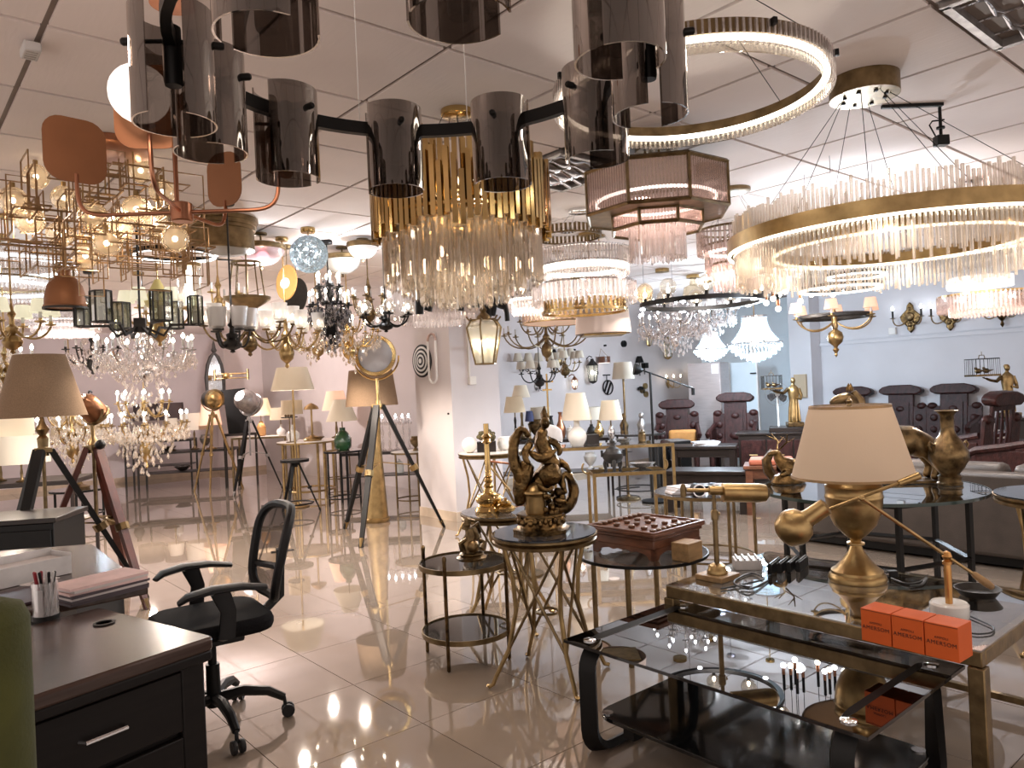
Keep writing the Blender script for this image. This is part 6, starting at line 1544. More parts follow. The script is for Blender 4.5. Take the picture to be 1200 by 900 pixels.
# far left tables and shades
p = onfl(222, 540, 12.6)
gtable('long dark low table of lamps at the far left wall', p, 1.5, .5, .60, M['ebony'], .2, M['ebony'], .25)
tlamp('small lamp with pale square shade at the far left wall', V((p.x + .1, p.y, .6025)), sc(STICK, 1.0), .20, .19, .33, .28, M['dbrass'], M['linen'])
tlamp('lamp with rosy tapered shade just left of the gold tripod', V((p.x + .42, p.y - .1, .6025)), sc(STICK, 1.2), .18, .12, .40, .42, M['brass'], M['pinklit'])
tlamp('low lamp with little beige cap shade at the far left wall', V((p.x - .28, p.y, .6025)), sc(STICK, .9), .13, .1, .34, .2, M['dbrass'], M['linen'])
p = onfl(190, 540, 13.4)
gtable('dark square console behind the low crystal chandelier', p, 1.1, .5, .75, M['ebony'], .2, M['ebony'], .3)
for i, (dx, lab) in enumerate(((-.25, 'dark square lampshade lamp behind the low crystal chandelier'), (.2, 'second dark square lampshade lamp behind the crystal chandelier'))):
    tlamp(lab, V((p.x + dx, p.y, .7525)), sc(STICK, 1), .22, .2, .35, .3, M['iron'], pm('dark brown shade cloth', (.07, .05, .05), .9))
p = onfl(20, 560, 6.6)
gtable('dark cabinet like table at the left edge holding white drum shades', p, 1.1, .6, .78, M['ebony'], .2, M['ebony'], .4)
for i, (dx, dz, r, h, m, lab) in enumerate(((-.14, .12, .27, .26, 'creamlit', 'wide cream drum lamp at the left edge under the burlap shade'), (.14, .0, .22, .24, 'linen', 'grey linen drum lamp in front of the wide cream drum at the left edge'))):
    tlamp(lab, V((p.x + dx, p.y - .15 * i, .7825)), sc(STICK, .6), r, r * .97, .16 + dz, h, M['dbrass'], M[m])
p = onfl(92, 560, 8.8)
rtable('two tier round table with black rims left behind the tripods', p, .30, .45, M['blackmet'], M['greyglass'], 4, .16, r=.014)
tlamp('lamp with square cream shade glowing behind the copper spotlight', V((p.x, p.y, .4505)), sc(STICK, 1.6), .26, .25, .62, .28, M['dbrass'], M['creamlit'])
p = onfl(20, 640, 4.65)
t = thing('cabinet', 'low black lacquered cabinet behind the desk papers, left edge', 'cabinet', V((p.x - .1, p.y, 0)), .15)
part('carcass', B().box((0, 0, .36), (.80, .45, .72)), M['black'], t, bev=.006); part('top', B().box((0, 0, .735), (.84, .48, .03)), M['ebony'], t, bev=.004)
for x in (-.2, .2):
    d = part('door', B().box((x, -.23, .36), (.38, .02, .64)), M['black'], t, bev=.003); part('knob', B().ball((x + (.15 if x < 0 else -.15), -.25, .38), .013, 8, 6), M['brass'], d)
# round glass shelf table by the desk
p = onfl(66, 600, 5.9)
# ================================================================== right middle ground
# round table with the barrel lamp behind, papers and binoculars
p = onfl(831, 600, 5.75)
rtable('round dark topped table on paired bronze legs carrying paper pile and binoculars', p, .40, .55, M['dbrass'], pm('dark wood disc', (.035, .028, .026), .2), 6, .06, rz=.3)
z = .5505
q = V((p.x - .23, p.y - .10, z))
t = thing('paper_pile', 'untidy pile of white leaflets on the dark round table', 'papers', q, .3)
for k in range(5): part('leaflet', B().box((.004 * k, .003 * k, .006 + .010 * k), (.20 - .01 * k, .15, .009)), M['paper'] if k % 2 == 0 else M['label'], t, rot=(0, 0, .08 * (k - 2)))
q = V((p.x - .08, p.y - .24, z))
t = thing('binoculars', 'pair of black binoculars with bright lens rims on the dark round table', 'binoculars', q, face(q) + .2)
for s in (-1, 1):
    tb = part('barrel', B().lathe([(.032, -.09), (.03, -.02), (.042, .0), (.045, .09)], 18, tm((0, s * .062, .046), 0, pi / 2)), M['plastic'], t)
    part('lens_rim', B().lathe([(.038, .088), (.047, .088), (.047, .098), (.038, .098)], 22, tm((0, s * .062, .046), 0, pi / 2), closed=True), M['chrome'], tb); part('lens', B().lathe([(0, .085), (.038, .085)], 18, tm((0, s * .062, .046), 0, pi / 2)), M['blackglass'], tb)
part('hinge', B().box((-.02, 0, .05), (.06, .08, .03)), M['plastic'], t)
# large round table with black frame
oc2 = onfl(1020, 600, 4.40)
t = thing('round_table', 'large round glass table on a black square bar frame, behind the brass urn lamp', 'table', oc2, rad(20))
part('glass_top', B().lathe([(0, .708), (.60, .708), (.604, .714), (.60, .72), (0, .72)], 64), M['tableglass'], t)
part('glass_rim', B().lathe([(.598, .705), (.607, .705), (.607, .722), (.598, .722)], 64, closed=True), M['glassedge'], t)
for k in range(6):
    a = k * pi / 3; part('leg', B().box((.50 * cos(a), .50 * sin(a), .353), (.026, .026, .706)), M['blackmet'], t)
    b_ = a + pi / 3; A, Bq = V((.5 * cos(a), .5 * sin(a), 0)), V((.5 * cos(b_), .5 * sin(b_), 0))
    for z in (.08, .36, .69): part('rail', B().cyl(A + V((0, 0, z)), Bq + V((0, 0, z)), .014, n=4), M['blackmet'], t)
for k in range(3):
    a = k * pi / 3; part('cross_rail', B().cyl((.5 * cos(a), .5 * sin(a), .08), (-.5 * cos(a), -.5 * sin(a), .08), .012, n=4), M['blackmet'], t)
TZ2 = .7225
# bronze vase
q = at(1113, 560, 4.36); q.z = TZ2
t = thing('bronze_vase', 'tall bronze vase with flared neck on the black framed round table', 'vase', q)
part('vase_body', B().lathe([(.066, 0), (.068, .012), (.060, .02), (.06, .045), (.064, .05), (.05, .062), (.078, .10), (.105, .15), (.105, .19), (.08, .24), (.045, .29), (.036, .32), (.037, .40), (.052, .425), (.066, .43), (.062, .432), (.03, .40), (.03, .3)], 32), M['bronze'], t)
part('ring_handle', B().tube([(.1, 0, .2), (.115, 0, .23), (.105, 0, .25), (.085, 0, .235)], .007, 6).tube([(-.1, 0, .2), (-.115, 0, .23), (-.105, 0, .25), (-.085, 0, .235)], .007, 6), M['bronze'], t)
def skin(name, V_, E_, Rd, m, parent, sub=2):
    me = bpy.data.meshes.new(name); me.from_pydata(V_, E_, [])
    o = part(name, me, m, parent)
    md = o.modifiers.new('skin', 'SKIN')
    for i, r in enumerate(Rd):
        r = r if isinstance(r, tuple) else (r, r); me.skin_vertices[0].data[i].radius = r
    me.skin_vertices[0].data[0].use_root = True
    md.use_smooth_shade = True
    s_ = o.modifiers.new('sub', 'SUBSURF'); s_.levels = sub; s_.render_levels = sub
    return o
def skinmesh(name, V_, E_, Rd, m, parent):
    me = bpy.data.meshes.new(name); me.from_pydata(V_, E_, [])
    ob = bpy.data.objects.new(name, me); C.objects.link(ob)
    bm_ = None
    import bmesh
    bm_ = bmesh.new(); bm_.from_mesh(me); ly = bm_.verts.layers.skin.verify()
    for i, v in enumerate(bm_.verts):
        r = Rd[i]; v[ly].radius = r if isinstance(r, tuple) else (r, r); v[ly].use_root = (i == 0)
    bm_.to_mesh(me); bm_.free()
    md = ob.modifiers.new('skin', 'SKIN'); md.use_smooth_shade = True
    sb = ob.modifiers.new('sub', 'SUBSURF'); sb.levels = 2; sb.render_levels = 2
    me.materials.append(m); ob.parent = parent; return ob
# bronze horse: body along local x, head towards -x (left in view)
q = at(1046, 575, 4.55); q.z = TZ2
t = thing('bronze_horse', 'burnished bronze horse figure with arched neck, rump beside the tall vase', 'sculpture', q, rad(-8))
HV = [(0, 0, .22), (.09, 0, .225), (.15, 0, .21), (-.09, 0, .23), (-.15, 0, .27), (-.165, 0, .35), (-.16, 0, .43), (-.175, 0, .475), (-.215, 0, .455), (-.255, 0, .425),
      (.16, .05, .15), (.185, .055, .085), (.165, .055, .012), (.16, -.05, .15), (.185, -.055, .085), (.165, -.055, .012),
      (-.12, .05, .14), (-.125, .05, .075), (-.125, .05, .012), (-.12, -.05, .14), (-.16, -.05, .10), (-.15, -.05, .05),
      (.20, 0, .20), (.225, 0, .13), (.215, 0, .07)]
HE = [(0, 1), (1, 2), (0, 3), (3, 4), (4, 5), (5, 6), (6, 7), (7, 8), (8, 9), (2, 10), (10, 11), (11, 12), (2, 13), (13, 14), (14, 15), (3, 16), (16, 17), (17, 18), (3, 19), (19, 20), (20, 21), (2, 22), (22, 23), (23, 24)]
HR = [.085, .085, .085, .08, .07, .055, .045, .038, .036, .026, .042, .024, .024, .042, .024, .024, .034, .02, .022, .034, .02, .02, .022, .022, .012]
skinmesh('horse_body', HV, HE, HR, M['bronze'], t); t.scale = (1.32, 1.1, 1.12)
for s in (-1, 1): part('ear', B().lathe([(.012, 0), (.013, .015), (.001, .045)], 8, tm((-.165, s * .02, .50))), M['bronze2'], t)
part('mane', B().tube([(-.15, 0, .50), (-.125, 0, .45), (-.12, 0, .37), (-.10, 0, .30)], [.014, .024, .026, .015], 6, flat=(.6, 1)), M['bronze'], t)
part('base', B().prism(rrect(.46, .17, .03), 0, .014), M['bronze'], t, bev=.003)
# bronze stag
q = onz(924, 566, TZ2)
t = thing('bronze_stag', 'bronze stag figure with branched antlers lying on a rocky base, round table', 'sculpture', q, rad(12))
part('rock_base', B().lathe([(.10, 0), (.105, .01), (.095, .03), (.085, .05), (.06, .058), (0, .06)], 11, Matrix.Diagonal((1.1, .75, 1, 1))), M['bronze2'], t)
SV = [(.0, 0, .10), (.06, 0, .10), (-.05, 0, .115), (-.07, 0, .16), (-.065, 0, .20), (-.105, 0, .195), (.05, .04, .07), (.0, .055, .06), (-.03, -.05, .065), (-.09, -.05, .06), (.10, 0, .13), (-.155 + .02, 0, .18)]
skinmesh('stag_body', SV, [(0, 1), (0, 2), (2, 3), (3, 4), (4, 5), (1, 6), (6, 7), (2, 8), (8, 9), (1, 10), (5, 11)], [.05, .05, .045, .034, .028, .02, .022, .014, .02, .013, .014, .012], M['bronze2'], t)
for s in (-1, 1):
    a = part('antler', B().tube([(-.06, s * .012, .215), (-.03, s * .05, .26), (-.05, s * .09, .31)], [.006, .006, .003], 6).tube([(-.04, s * .035, .245), (.02, s * .06, .285)], [.005, .002], 5).tube([(-.035, s * .06, .27), (-.09, s * .08, .30)], [.005, .002], 5), M['bronze2'], t)
q = onz(906, 560, TZ2)
t = thing('bronze_scroll', 'dark curled bronze ornament standing beside the stag', 'sculpture', q)
part('curl', B().tube([(0, 0, .0), (-.03, 0, .05), (-.04, 0, .12), (0, 0, .17), (.03, 0, .14)], [.03, .035, .032, .026, .014], 8), M['bronze'], t)
# crossed leg table at the right edge
p = V((2.72, 3.72, 0))
xtable(V((p.x, p.y, 0)), 'round table with gold rim on crossed brass struts, cut by the right edge', rad(20), .31, .74)
# grey leather sofa, back to the camera
sc_ = G(5.88 + .45, 2.15)
t = thing('leather_sofa', 'long taupe leather sofa seen from behind at the right', 'sofa', sc_, YAW)
part('back_panel', B().box((-.40, 0, .37), (.16, 2.5, .58)), M['leather'], t, bev=.03)
part('plinth', B().box((0, 0, .05), (.86, 2.44, .06)), M['black'], t); part('seat_base', B().box((.05, 0, .24), (.80, 2.4, .30)), M['leather'], t, bev=.03)
for k in range(3):
    part('back_cushion', B().box((-.26, -.78 + .78 * k, .58), (.18, .74, .26)), M['leather'], t, bev=.05); part('seat_cushion', B().box((.12, -.78 + .78 * k, .43), (.64, .76, .14)), M['leather'], t, bev=.04)
for s in (-1, 1): part('armrest', B().box((.02, s * 1.17, .36), (.80, .16, .50)), M['leather'], t, bev=.04)
# ---- rosewood seating
def throne(label, p, rz, w=.68, n=1, arms=True, cat='chair', name='carved_armchair', openback=False, H=1.13):
    """carved seat facing local -y; n central back panels"""
    t = thing(name, label, cat, p, rz)
    W = w * n; m = M['rosewood']
    part('seat', B().box((0, -.02, .43), (W, .56, .05)), m, t, bev=.008)
    part('apron', B().box((0, -.28, .36), (W - .06, .03, .10)).box((0, .24, .36), (W - .06, .03, .10)), m, t, bev=.006)
    for x in (-W / 2 + .05, W / 2 - .05):
        for y in (-.26, .22): part('leg', B().tube([(x, y, .41), (x, y, .2), (x * 1.0, y + (-.01 if y < 0 else .01), .03), (x, y, 0)], [.045, .04, .035, .045], 6), m, t)
    T = tm((0, .25, .45), rad(-7))
    for k in range(n):
        cx = (k - (n - 1) / 2) * w
        if openback:
            bk_ = part('back_frame', B().box((cx - .17, 0, .31), (.045, .035, .64), T).box((cx + .17, 0, .31), (.045, .035, .64), T).box((cx, 0, .05), (.34, .035, .08), T).box((cx, 0, .56), (.34, .035, .08), T), m, t, bev=.006)
            for x in (-.08, 0, .08): part('slat', B().tube([(cx + x * .9, 0, .08), (cx + x * 1.25, .01, .30), (cx + x * .9, 0, .53)], [.022, .028, .022], 4, T=T, flat=(1, .5)), m, bk_)
        else:
            bk_ = part('back_panel', B().box((cx, 0, (H - .54) / 2), (w * .50, .05, H - .52), T), m, t, bev=.008)
            part('carved_inset', B().box((cx, -.03, .28), (w * .34, .02, .42), T).ball((cx, -.04, .12), .055, 10, 7, T=T, sc=(1.6, .4, 1)).ball((cx, -.04, .40), .04, 10, 7, T=T, sc=(1.4, .4, 1)), m, bk_)
        part('head_scroll', B().prism([(x, z) for x, z in ((-.22 * w / .68, -.03), (-.28 * w / .68, .0), (-.29 * w / .68, .04), (-.24 * w / .68, .08), (-.14 * w / .68, .105), (.14 * w / .68, .105), (.24 * w / .68, .08), (.29 * w / .68, .04), (.28 * w / .68, .0), (.22 * w / .68, -.03))], -.07, .07, T @ Matrix.Translation((cx, 0, H - .54)) @ Matrix.Rotation(pi / 2, 4, 'X')), m, t, bev=.015)
        for s in (-1, 1):
            sp = part('side_panel', B().box((cx + s * w * .375, 0, .21), (w * .255, .04, .46), T), m, t, bev=.006)
            part('scroll_knob', B().ball((cx + s * w * .40, 0, .44), .055, 10, 8, T=T, sc=(1.2, .8, .9)), m, sp)
            if not openback: part('carved_inset', B().ball((cx + s * w * .36, -.03, .28), .05, 9, 6, T=T, sc=(1, .4, 1)).ball((cx + s * w * .36, -.03, .12), .045, 9, 6, T=T, sc=(1, .4, 1)), m, sp)
    if arms:
        for s in (-1, 1):
            part('armrest', B().tube([(s * (W / 2 - .03), .24, .74), (s * (W / 2 - .02), .05, .70), (s * (W / 2 - .01), -.2, .66), (s * (W / 2), -.28, .62), (s * (W / 2), -.26, .58)], [.032, .034, .034, .036, .02], 7), m, t)
            part('arm_panel', B().box((s * (W / 2 - .03), 0, .56), (.03, .44, .22)), m, t, bev=.008)
    return t
sp_ = G(10.72, 4.52)
throne('long carved rosewood sofa with three tall crested back panels along the right wall', sp_, YAW - pi / 2, .68, 3, True, 'sofa', 'carved_sofa', H=1.17)
throne('carved rosewood armchair holding the ochre cushion, in front of the lamp wall', onfl(795, 540, 10.8), rad(-14), .62, H=1.10)
ch = bpy.data.objects['carved_armchair']
q = ch.location + V((.06, -.10, .46)); t = solo('cushion', 'ochre orange cushion leaning on the carved armchair by the speaker box', 'cushion', B().box((0, 0, .12), (.40, .10, .22)), M['cushion'], q, rad(-14), bev=.04); 
throne('carved rosewood armchair with tall scroll crest before the pale blue alcove', onfl(861, 540, 10.5), rad(-24), .62, H=1.17)
throne('dark slatted back rosewood armchair seen from behind, left one of the right pair', onfl(1140, 560, 7.5), pi + rad(28), .60, 1, True, openback=True, H=1.14)
throne('dark slatted back rosewood armchair seen from behind, at the right picture edge', onfl(1198, 560, 6.6), pi + rad(24), .62, 1, True, openback=True, H=1.14)
def lowtable(label, p, w, d, h, rz, m, name='low_table'):
    t = thing(name, label, 'table', p, rz)
    part('top', B().box((0, 0, h - .02), (w, d, .04)), m, t, bev=.008); part('apron', B().box((0, 0, h - .09), (w - .08, d - .08, .10)), m, t, bev=.008)
    legs4(t, w - .04, d - .04, h - .05, m, .035)
    return t
lowtable('heavy dark rosewood low table with magazines in front of the carved armchairs', onfl(826, 545, 9.35), .80, .42, .58, rad(-20), M['ebony'])
lowtable('long dark low bench table behind the binoculars table', onfl(830, 560, 8.0), .85, .42, .44, rad(-24), M['ebony'])
q = onfl(828, 545, 9.33)
for k in range(3): solo('magazine', ['bottom magazine on the heavy rosewood low table', 'middle magazine on the heavy rosewood low table', 'top magazine on the heavy rosewood low table'][k], 'magazine', B().box((0, 0, .007), (.30, .22, .014)), M['label'] if k != 1 else M['paper'], (q.x, q.y, .5805 + .0145 * k), .2 * k - .3, 'magazines on the rosewood table')
lowtable('dark rosewood tea table before the long carved sofa', G(9.5, 4.2), .6, 1.1, .48, YAW, M['rosewood'])
lowtable('dark rosewood side table between the two slatted armchairs', onfl(1168, 560, 7.9), .45, .45, .62, .3, M['ebony'])
q = onfl(1166, 545, 7.9)
t = thing('tissue_box', 'small pale tissue box on the dark side table between slatted chairs', 'tissue box', V((q.x, q.y, .6205)), .3); part('box', B().box((0, 0, .05), (.20, .12, .10)), M['pearl'], t, bev=.006); part('tissue', B().lathe([(.02, .10), (.04, .13), (.02, .17), (.001, .18)], 7), M['paper'], t)
t = thing('media_cabinet', 'long dark wood cabinet carrying the fan and gold statue before the pilaster', 'cabinet', onfl(915, 540, 9.7), rad(-20))
part('carcass', B().box((0, 0, .34), (1.0, .45, .62)), M['ebony'], t, bev=.008); part('top', B().box((0, 0, .665), (1.06, .5, .03)), M['ebony'], t, bev=.005); part('raised_plinth', B().box((.18, .0, .71), (.6, .40, .06)), M['ebony'], t, bev=.005)
for x in (-.32, 0, .32):
    d = part('drawer', B().box((x, -.235, .34), (.30, .02, .5)), M['rosewood'], t, bev=.004); part('handle', B().cyl((x - .05, -.25, .4), (x + .05, -.25, .4), .008), M['brass'], d)
part('plinth', B().box((0, 0, .015), (.94, .4, .03)), M['black'], t)
mc = t.location
lowtable('low wooden slatted rack table in front of the dark media cabinet', onfl(908, 550, 7.7), .6, .4, .50, rad(-20), M['chesswood'], 'rack_table')
t = solo('red_cushion', 'flat reddish seat cushion on the slatted rack table', 'cushion', B().box((0, 0, .03), (.42, .36, .06)), pm('reddish cushion cloth', (.40, .12, .07), .8), onfl(904, 550, 7.7) + V((0, 0, .5)), rad(-20), bev=.02)
# statues with bird cages
def statue(label, p, s, rz, stand=None):
    t = thing('figure_statue', label, 'statue', p, rz)
    part('plinth', B().box((0, 0, .04 * s), (.26 * s, .26 * s, .08 * s)), M['bronze'], t, bev=.006)
    part('robe', B().lathe([(.085, .08), (.10, .10), (.088, .2), (.075, .34), (.07, .42), (.082, .50), (.095, .60), (.09, .66), (.05, .70), (.028, .72), (.026, .745)], 18, Matrix.Diagonal((s, .8 * s, s, 1))), M['brass'], t)
    fb = B()
    for k in range(9): a = k * .7; fb.tube([(.098 * s * cos(a), .078 * s * sin(a), .09 * s), (.085 * s * cos(a + .1), .07 * s * sin(a + .1), .28 * s), (.068 * s * cos(a + .3), .055 * s * sin(a + .3), .46 * s)], [.012 * s, .011 * s, .006 * s], 5)
    part('robe_folds', fb, M['brass'], t, kind='stuff')
    part('head', B().ball((0, -.01 * s, .79 * s), .048 * s, 14, 10, sc=(.85, .95, 1.15)).ball((0, -.055 * s, .785 * s), .010 * s, 6, 5).ball((0, .035 * s, .815 * s), .03 * s, 10, 7), M['brass'], t)
    part('stretched_arm', B().tube([(-.085 * s, 0, .65 * s), (-.17 * s, -.02 * s, .58 * s), (-.27 * s, -.04 * s, .60 * s), (-.34 * s, -.05 * s, .63 * s)], [.034 * s, .028 * s, .022 * s, .017 * s], 9), M['bronze'], t)
    part('bent_arm', B().tube([(.085 * s, 0, .65 * s), (.125 * s, -.01 * s, .53 * s), (.10 * s, -.08 * s, .47 * s), (.03 * s, -.10 * s, .49 * s)], [.034 * s, .028 * s, .022 * s, .015 * s], 9), M['brass'], t)
    hand = B()
    for k in range(4): hand.tube([(-.34 * s, -.06 * s + .01 * s * k, .63 * s), (-.37 * s, -.065 * s + .012 * s * k, .64 * s), (-.39 * s, -.065 * s + .012 * s * k, .655 * s)], [.006 * s, .006 * s, .004 * s], 5)
    hand.tube([(-.335 * s, -.02 * s, .63 * s), (-.345 * s, 0, .66 * s)], [.007 * s, .004 * s], 5)
    part('hand', hand, M['bronze'], t, kind='stuff')
    return t
def cage(label, p, s, rz):
    t = thing('bird_cage', label, 'bird cage', p, rz)
    w = .15 * s; h = .22 * s
    part('base', B().box((0, 0, 0), (2.1 * w, 2.1 * w, .025 * s)), M['bronze'], t)
    part('top_frame', B().tube([(-w, -w, h), (w, -w, h), (w, w, h), (-w, w, h)], .007 * s, 4, closed=True), M['iron'], t)
    wb_ = B()
    for k in range(7):
        f = -w + 2 * w * k / 6
        for x, y in ((f, -w), (f, w), (-w, f), (w, f)): wb_.cyl((x, y, .01), (x, y, h), .003 * s, n=4)
    part('cage_wires', wb_, M['iron'], t, kind='stuff')
    part('hook', B().tube([(-.04 * s, 0, h), (-.03 * s, 0, h + .05 * s), (.03 * s, 0, h + .05 * s), (.04 * s, 0, h)], .006 * s, 5).cyl((0, 0, h + .05 * s), (0, 0, h + .10 * s), .004 * s).box((0, 0, h), (2 * w, .01, .008)), M['dbrass'], t)
    for k, x in enumerate((-.05, .05)):
        part('bird', B().ball((x * s, 0, .06 * s), .035 * s, 10, 7, sc=(1.3, .8, 1)).ball((x * s - .03 * s, 0, .095 * s), .02 * s, 8, 6).tube([(x * s + .03 * s, 0, .06 * s), (x * s + .09 * s, 0, .07 * s)], [.018 * s, .006 * s], 5), M['bronze'], t)
    return t
q = at(931, 487, mc.y - .13); q.z = .7405
st1 = statue('gold robed statue with arm stretched out, on the dark media cabinet', q, .74, rad(-10))
hp = q + Matrix.Rotation(rad(-10), 3, 'Z') @ V((-.36 * .74, -.05 * .74, .66 * .74))
cage('square wire bird cage held out by the gold statue on the media cabinet', hp + V((0, 0, .006)), .74, rad(-10))
q = onfl(1186, 560, 8.6)
pd = thing('pedestal', 'dark tall pedestal behind the slatted armchair at the right edge', 'pedestal', q)
part('shaft', B().box((0, 0, .40), (.28, .28, .74)), M['ebony'], pd, bev=.01); part('cap', B().box((0, 0, .785), (.36, .36, .03)), M['ebony'], pd, bev=.006); part('foot', B().box((0, 0, .015), (.38, .38, .03)), M['ebony'], pd, bev=.006)
st2 = statue('bronze robed statue with arm stretched out, at the right picture edge', q + V((0, 0, .8005)), .72, rad(-6))
cage('square wire bird cage held by the statue at the right picture edge', q + V((-.30, -.03, .80 + .655 * .72 + .022)), .85, rad(-6))
# fan
q = at(911, 462, mc.y + .10)
t = thing('table_fan', 'white table fan with three dark blades on the dark media cabinet', 'fan', V((q.x, q.y, .6805)), face(q) + pi / 2)
hz = q.z - .68
part('stand', B().cyl((0, 0, .0), (0, 0, .03), .08, n=22).cyl((0, 0.03, .03), (0, .03, hz), .013), M['white'], t)
part('hub', B().cyl((0, .05, hz), (0, -.05, hz), .03, n=16), M['white'], t)
for k in range(3):
    T = Matrix.Translation((0, -.04, hz)) @ Matrix.Rotation(k * 2.094 + .5, 4, 'Y')
    part('blade', B().prism([(.02, -.02), (.06, -.055), (.115, -.06), (.13, -.02), (.115, .035), (.06, .03), (.02, .02)], -.003, .003, T @ Matrix.Rotation(pi / 2, 4, 'X')), pm('blue grey fan blade', (.07, .075, .09), .35), t)
gb = B()
for R in (.15, .10, .05): gb.tube([(R * cos(a), -.065, hz + R * sin(a)) for a in [2 * pi * k / 28 for k in range(28)]], .0014, 4, closed=True)
for k in range(10): a = k * pi / 5; gb.cyl((.03 * cos(a), -.065, hz + .03 * sin(a)), (.15 * cos(a), -.06, hz + .15 * sin(a)), .0010, n=4)
part('guard', gb, M['steel'], t, kind='stuff')
# black box speaker
q = onfl(786, 560, 10.0)
t = thing('speaker_box', 'black box shaped speaker with small framed window, in front of the ochre cushion', 'speaker', q, rad(12))
part('cabinet', B().box((0, 0, .30), (.44, .40, .60)), M['black'], t, bev=.01); part('top_plate', B().box((0, 0, .603), (.44, .40, .006)), M['steel'], t)
part('window', B().box((-.03, -.203, .44), (.17, .008, .14)), M['blackglass'], t); part('window_frame', B().box((-.03, -.207, .515), (.19, .01, .014)).box((-.03, -.207, .365), (.19, .01, .014)).box((-.12, -.207, .44), (.014, .01, .14)).box((.06, -.207, .44), (.014, .01, .14)), M['chrome'], t)
# steel cabinet and panel in the alcove
q = onfl(830, 540, 11.4)
t = thing('steel_cabinet', 'tall pinkish grey steel cabinet standing in the pale blue alcove', 'cabinet', q, rad(-30))
part('body', B().box((0, .25, .83), (.50, .5, 1.62)), M['fridge'], t, bev=.01); part('door', B().box((0, -.01, .85), (.49, .03, 1.54)), M['fridge'], t, bev=.006); part('label', B().box((.17, -.028, 1.54), (.10, .004, .14)), M['label'], t); part('foot', B().box((0, .25, .01), (.46, .44, .02)), M['black'], t)
q = onfl(876, 540, 11.9)
t = thing('panel_screen', 'pale blue tall panel screen right of the steel cabinet', 'screen', q, rad(-38))
part('panel', B().box((0, 0, .83), (.42, .04, 1.6)), M['blueish'], t, bev=.004); part('frame', B().box((-.22, 0, .83), (.02, .05, 1.62)).box((.22, 0, .83), (.02, .05, 1.62)), M['white'], t); part('foot', B().box((0, 0, .01), (.46, .3, .02)), M['white'], t); part('handle', B().box((.17, -.04, 1.45), (.09, .03, .02)), M['blackmet'], t)
for k, (px, w_) in enumerate(((893, .02), (943, .02))):
    q = planev(px, 480, 8.29)
struct('door_1', rotbox(11.66, 11.70, 6.35, 7.15, 0, 2.05), M['blueish'], bev=.005)
struct('trim_5', rotbox(11.65, 11.70, 6.28, 6.35, 0, 2.12), M['white']); struct('trim_6', rotbox(11.65, 11.70, 7.15, 7.22, 0, 2.12), M['white'])
# right wall sconces
def wsc(label, px, py, n, kind):
    q = wallz(px, py); t = thing('wall_sconce', label, 'wall lamp', q + G(-.02, 0), YAW + pi / 2 * 1 + pi, 'candle wall lamps above the rail of the right wall')
    m = M['dbrass']
    T = Matrix.Rotation(pi / 2, 4, 'X')
    if kind == 'shield': part('backplate', B().prism([(0, -.21), (.05, -.15), (.04, -.12), (.12, -.04), (.14, .03), (.09, .08), (.05, .12), (.04, .18), (0, .23), (-.04, .18), (-.05, .12), (-.09, .08), (-.14, .03), (-.12, -.04), (-.04, -.12), (-.05, -.15)], -.01, .03, T), M['bronze2'], t, bev=.01); part('boss', B().ball((0, -.04, .02), .055, 12, 8, sc=(1, .6, 1.2)).ball((0, -.04, -.09), .03, 10, 7).ball((0, -.03, .13), .025, 9, 6), M['dbrass'], t)
    else: part('stem', B().lathe([(.001, -.22), (.025, -.18), (.012, -.14), (.05, -.09), (.07, -.03), (.04, .03), (.02, .06), (.035, .10), (.045, .16), (.02, .18), (.05, .21), (.01, .22)], 14, Matrix.Translation((0, -.05, 0))), M['bronze2'], t)
    for s in (-1, 1):
        x = s * .19
        a = part('arm', B().tube(bez((s * .04, -.04, -.04), (x * .6, -.12, -.14), (x, -.13, -.10), (x, -.13, .0), 8), .009, 6).lathe([(0, 0), (.045, .01), (.015, .02)], 12, Matrix.Translation((x, -.13, 0))), m, t)
        part('candle', B().cyl((x, -.13, .01), (x, -.13, .12), .013), M['iron'], a); part('bulb', bulb(B(), (x, -.13, .12), .02, .06), M['bulbcool'], a)
    return t
wsc('shield shaped bronze two candle wall lamp, left of the two shields on the right wall', 1068, 373, 2, 'shield')
wsc('shield shaped bronze two candle wall lamp, right of the two shields, beneath the white drum', 1114, 370, 2, 'shield')
wsc('urn stem bronze two candle wall lamp next to the shields, toward the right edge', 1176, 364, 2, 'stem')
q = wallz(1047, 388); t = solo('wall_socket', 'small white box on the right wall rail below the sconces', 'socket box', B().box((0, 0, 0), (.05, .10, .10)), M['white'], q + G(-.03, 0), YAW, bev=.006)
q = G(10.88, 5.93, 0); t = solo('wall_box', 'tan wooden box mounted on the white pilaster', 'wall box', B().box((0, 0, 0), (.05, .2, .36)), pm('tan panel', (.50, .40, .28), .6), V((q.x, q.y, 1.22)), YAW, bev=.006)
q = wallz(1168, 470); solo('light_switch', 'white switch plate on the right wall between slatted chairs', 'switch', B().box((0, 0, 0), (.02, .09, .14)), M['white'], q + G(-.012, 0), YAW, bev=.004)
